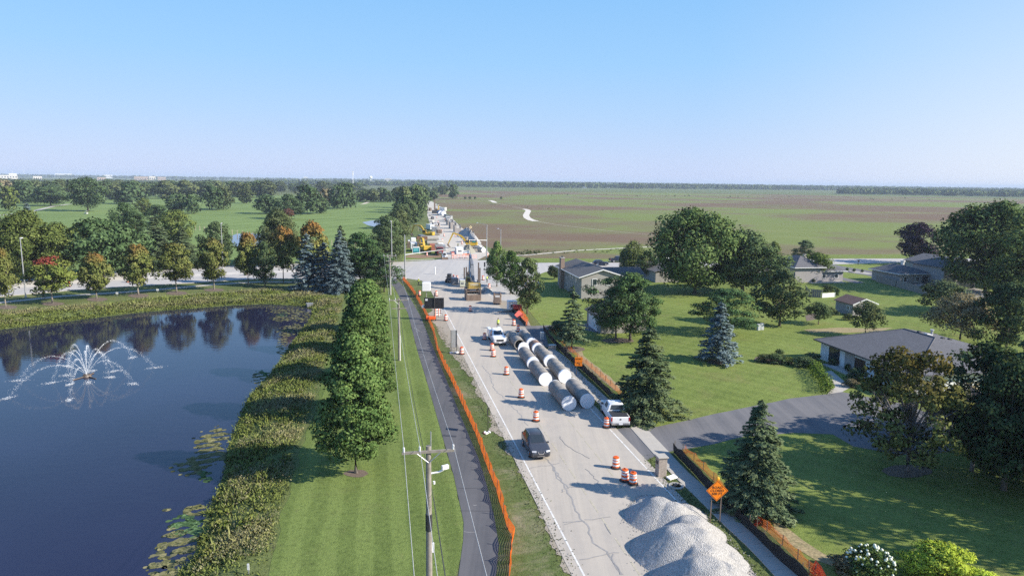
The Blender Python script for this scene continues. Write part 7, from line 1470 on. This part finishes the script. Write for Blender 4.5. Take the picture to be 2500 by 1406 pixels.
# --- people: one continuous skinned body each
def person(label, loc, rz, top, legs, pose='walk', vest=False, hat=None, h=1.78):
    r = thing('person', label, 'person', loc, rz); s = h / 1.78; st = .22 if pose == 'walk' else .04
    J = {'pel': (0, 0, .95), 'spi': (0, .01, 1.2), 'che': (0, 0, 1.42), 'nec': (0, .01, 1.53), 'hd0': (0, .02, 1.62), 'hd1': (0, .02, 1.72),
         'hl': (-.1, 0, .9), 'kl': (-.11, st * .8, .5), 'al': (-.11, st * .7 - .05, .09), 'tl': (-.11, st * .7 + .13, .04), 'hr': (.1, 0, .9), 'kr': (.11, -st * .3, .5), 'ar': (.11, -st * 1.2, .09), 'tr': (.11, -st * 1.2 + .17, .04),
         'sl': (-.2, 0, 1.43), 'el': (-.27, -.06 - st * .3, 1.16), 'wl': (-.27, .06 - st * .2, .93), 'fl': (-.26, .1 - st * .1, .83), 'sr': (.2, 0, 1.43), 'er': (.27, .02 + st * .2, 1.16), 'wr': (.26, .16 + st * .4, .96), 'fr': (.25, .22 + st * .4, .87)}
    rad = {'pel': .145, 'spi': .135, 'che': .15, 'nec': .06, 'hd0': .085, 'hd1': .095, 'hl': .1, 'kl': .068, 'al': .05, 'tl': .045, 'hr': .1, 'kr': .068, 'ar': .05, 'tr': .045, 'sl': .075, 'el': .05, 'wl': .036, 'fl': .04, 'sr': .075, 'er': .05, 'wr': .036, 'fr': .04}
    E = [('pel', 'spi'), ('spi', 'che'), ('che', 'nec'), ('nec', 'hd0'), ('hd0', 'hd1'), ('pel', 'hl'), ('hl', 'kl'), ('kl', 'al'), ('al', 'tl'), ('pel', 'hr'), ('hr', 'kr'), ('kr', 'ar'), ('ar', 'tr'), ('che', 'sl'), ('sl', 'el'), ('el', 'wl'), ('wl', 'fl'), ('che', 'sr'), ('sr', 'er'), ('er', 'wr'), ('wr', 'fr')]
    ks = list(J); me = bpy.data.meshes.new('body'); me.from_pydata([tuple(c * s for c in J[k]) for k in ks], [(ks.index(a), ks.index(b)) for a, b in E], [])
    o = obj('body', me, None, r); md = o.modifiers.new('skin', 'SKIN'); md.use_smooth_shade = True
    for i, k in enumerate(ks): me.skin_vertices[0].data[i].radius = (rad[k] * s, rad[k] * s * (.8 if k in ('pel', 'spi', 'che') else 1)); me.skin_vertices[0].data[i].use_root = (k == 'pel')
    sb = o.modifiers.new('sub', 'SUBSURF'); sb.levels = 1; sb.render_levels = 1
    t = NT('clothes'); tc_ = t.new('ShaderNodeTexCoord'); sp_ = t.new('ShaderNodeSeparateXYZ'); t.link(tc_.outputs['Object'], sp_.inputs[0])
    c = t.ramp(t.math('MULTIPLY', sp_.outputs[2], .5), [(0.0, (.03, .025, .02)), (.06, legs), (.49, top), (.772, (.42, .27, .2))], 'CONSTANT'); t.color(c); me.materials.append(t.set(.85, 0, .2))
    m = MB(); 
    for x in (-.09, .09): m.box((x, .115 + 0, 1.69), (.03, .02, .02))
    m.box((0, .125, 1.655), (.035, .04, .05)); m.build('face', SKIN, r)
    if vest:
        m = MB(); m.lathe([(.2, .93), (.19, 1.15), (.215, 1.4), (.13, 1.5)], 14); me = m.mesh('vest', True); me.transform(Matrix.Diagonal((1.05, .8, 1, 1))); v_ = obj('vest', me, VEST, r); v_.scale = (s, s, s); b_ = MB().lathe([(.222, 1.08), (.222, 1.14)], 14); me = b_.mesh('stripe'); me.transform(Matrix.Diagonal((1.05, .8, 1, 1))); obj('stripe', me, PLATE, v_)
    hm = MB(); hm.lathe([(.115, 1.7), (.12, 1.76), (.09, 1.83), (.03, 1.855)] if hat else [(.1, 1.68), (.108, 1.75), (.08, 1.81), (.02, 1.83)], 12); q = hm.build('helmet' if hat else 'hair', hat or sim('brown_hair', (.05, .035, .025), .8), r, True); q.scale = (s, s, s); q.location = (0, .02, 0); return r
person('worker in a yellow-green safety vest walking on the road behind the pipes', G(1216, 802, .045), heading(RD) + .3, (.1, .12, .1), (.03, .035, .05), 'walk', True, None); person('worker in a safety vest and white helmet on the corner grass', G(1022, 697, .02), 2.4, (.35, .4, .06), (.05, .05, .06), 'stand', True, WHITEP)
person('worker in a safety vest beside the yellow excavator bucket', G(1118, 605, .04), 1., (.35, .4, .06), (.05, .05, .06), 'stand', True, WHITEP); person('person in dark clothes walking on the sidewalk along the pond street', G(107, 729, .05), 1.2, (.05, .06, .09), (.04, .045, .07), 'walk'); person('worker in white bending gear right of the parked excavator', G(1189, 690, .04), .5, (.6, .6, .6), (.05, .05, .06), 'stand', True, WHITEP)
# ================================================================== FAR AWAY
FARG = leaf_mat('far_woods_leaves', (.03, .05, .02), (.055, .08, .03), (.085, .105, .045))
def woods(name, rows, seed):
    """a wood too far off to count: many leaf-clump masses standing on the plain"""
    g = np.random.default_rng(seed); Vs, Fs, vs, o_ = [], [], [], 0
    for (x0, y0, x1, y1, n, hmin, hmax, q, dd) in rows:
        a, b = G(x0, y0), G(x1, y1)
        for i in range(n):
            t = g.random(); c = np.array(a.lerp(b, t)); dr_ = c[:2] / np.linalg.norm(c[:2]); c[:2] += dr_ * g.uniform(0, dd); h = g.uniform(hmin, hmax); r = h * g.uniform(.45, .8)
            d = g.normal(size=(q, 3)); d /= np.linalg.norm(d, axis=1)[:, None]; Pn = np.array([c[0], c[1], h * .5]) + d * np.array([r, r, h * .48]) * g.uniform(.6, 1.05, q)[:, None]; Pn[:, 2] = np.maximum(Pn[:, 2], .5)
            V, F = leaf_cards(Pn, d + g.normal(size=(q, 3)) * .4, h * .42, g, .75); Vs.append(V); Fs.append(F + o_); o_ += len(V); vs.append(np.clip(g.random() * .6 + g.random(q) * .4, 0, 1))
    return obj(name, npmesh(name, np.concatenate(Vs), np.concatenate(Fs), np.concatenate(vs)), FARG, kind='stuff')
woods('far_woods', [(640, 451, 1060, 455, 300, 13, 19, 30, 300), (1020, 456.5, 1560, 461, 800, 15, 22, 26, 900), (1540, 461, 2130, 466, 860, 15, 22, 26, 900), (2050, 474, 2560, 483, 520, 12, 18, 30, 500), (2130, 468, 2560, 474, 600, 14, 21, 26, 700), (-60, 446, 700, 449, 560, 7, 11, 22, 500)], 1)
woods('horizon_woods', [(-100, 432, 900, 446, 900, 18, 25, 14, 2500), (800, 444, 1700, 456, 900, 18, 25, 14, 2500), (1600, 455, 2600, 467, 900, 18, 25, 14, 2500)], 2)
woods('field_scrub', [(1300, 478, 2300, 492, 26, 1.5, 3.5, 16, 250), (1180, 505, 1500, 520, 24, .8, 1.6, 14, 60), (1230, 628, 1320, 622, 40, .6, 1.3, 14, 10), (1240, 626, 1700, 612, 90, .4, .9, 12, 12)], 3)
PALEB = sim('pale_building', (.6, .57, .53), .8); WHB = sim('white_building', (.75, .75, .74), .7); TANR = sim('tan_roof', (.42, .33, .27), .8)
def far_building(label, px, py, wpx, hpx, mat, roof=None, name='far_building', cat='building', group=None, d=24):
    b = G(px, py); wd = wid(b, wpx); h = max(3., hgt(b, py - hpx)); r = thing(name, label, cat, b, heading(Vector((b.x, b.y, 0)))); 
    if group: r['group'] = group
    MB().box((0, 0, h / 2), (wd, d, h)).build('wall', mat, r); m = MB(); m.box((0, 0, h + .25), (wd * 1.02, d * 1.05, .5)); m.build('roof', roof or mat, r)
    n = max(2, min(8, int(wd / 7)))
    for i in range(n): MB().box((-wd / 2 + (i + .5) * wd / n, -d / 2 - .05, h * .5), (wd / n * .5, .2, h * .3)).build('window', GLASS, r)
    return r
far_building('white grain-silo-like building standing before the woods across the prairie', 1485, 459.5, 11, 12, WHB, d=20)
far_building('low white barn left of the white building across the prairie', 1427, 460, 9, 3, WHB)
for px, py, a, b, mt, lab in ((16, 437, 44, 8, PALEB, 'large pale warehouse at the left end of the horizon'), (32, 434, 16, 9, WHB, 'bright white block beside the pale warehouse on the horizon'), (92, 441, 18, 9, PALEB, 'pale building above the golf trees left of the big round tree'), (155, 432, 34, 4, WHB, 'long white roof on the horizon above the big round tree'), (248, 441, 18, 4, TANR, 'tan-roofed building right of the big round tree top'), (264, 435, 18, 4, WHB, 'white roof on the horizon above the tan one'), (345, 441, 30, 5, TANR, 'long tan-roofed building above the middle tree belt'), (372, 442, 14, 6, PALEB, 'pale end of the long tan-roofed building'), (395, 440, 18, 4, TANR, 'small tan roof at the right of the tan buildings'), (746, 441, 9, 8, WHB, 'small white block left of the cell tower'), (948, 445, 16, 8, PALEB, 'pale mill-like building right of the water tower'), (940, 449, 22, 3, WHB, 'long white sheds below the mill-like building'), (1110, 456, 26, 2.5, PALEB, 'long low roof beyond the end of the far road'), (1620, 459, 16, 3, PALEB, 'pale houses among the woods right of the white building')):
    far_building(lab, px, py, a, b * (1.9 if px < 420 and b < 7 else 1.15), mt)
TW = sim('tower_white', (.78, .79, .8), .5)
def mono(label, px, by, ty):
    b = G(px, by); h = hgt(b, ty); r = thing('power_pylon', label, 'pylon', b, 0, 'row of pale pylons along the horizon'); MB().cyl((0, 0, 0), (0, 0, h), max(1.2, h * .026), max(.8, h * .018), 6).build('shaft', TW, r); MB().box((0, 0, h * .93), (h * .07, .5, .5)).build('cross_arm', TW, r)
for i, (px, ty, by) in enumerate(((31, 416, 431), (59, 415, 432), (98, 416, 430), (142, 416, 431), (174, 418, 431), (204, 420, 434), (234, 421, 432), (262, 422, 432), (290, 424, 432), (312, 425, 433), (333, 425, 434), (353, 425, 434), (371, 426, 435), (382, 427, 434), (399, 426, 434), (414, 425, 433), (427, 425, 433), (440, 425, 433), (453, 425, 433), (465, 425, 433), (478, 426, 434))):
    mono(f'pale pylon {nth(i)} from the left in the row along the horizon', px, by, ty)
b = G(862, 466); h = hgt(b, 419); ct = thing('cell_tower', 'white cell tower monopole rising above the golf course trees', 'cell tower', b, 0); MB().cyl((0, 0, 0), (0, 0, h), .75, .4, 10).build('pole', TW, ct)
for z in (h - .8, h - 5.5):
    for k in range(9): a = k * .7; MB().box((1.6 * math.cos(a), 1.6 * math.sin(a), z), (.35, .35, 2.2), rz=a).build('antenna', TW, ct)
    MB().cyl((0, 0, z - .2), (0, 0, z + .2), 1.6, 1.6, 12).build('platform', TW, ct)
b = G(905, 449); h = hgt(b, 430); wt = thing('water_tower', 'white water tower on the horizon right of the cell tower', 'water tower', b, 0); MB().cyl((0, 0, 0), (0, 0, h * .7), h * .06, h * .05, 10).build('stem', TW, wt); MB().lathe([(h * .06, h * .62), (h * .22, h * .76), (h * .22, h * .9), (h * .1, h), (.2, h * 1.01)], 16).build('tank', TW, wt)
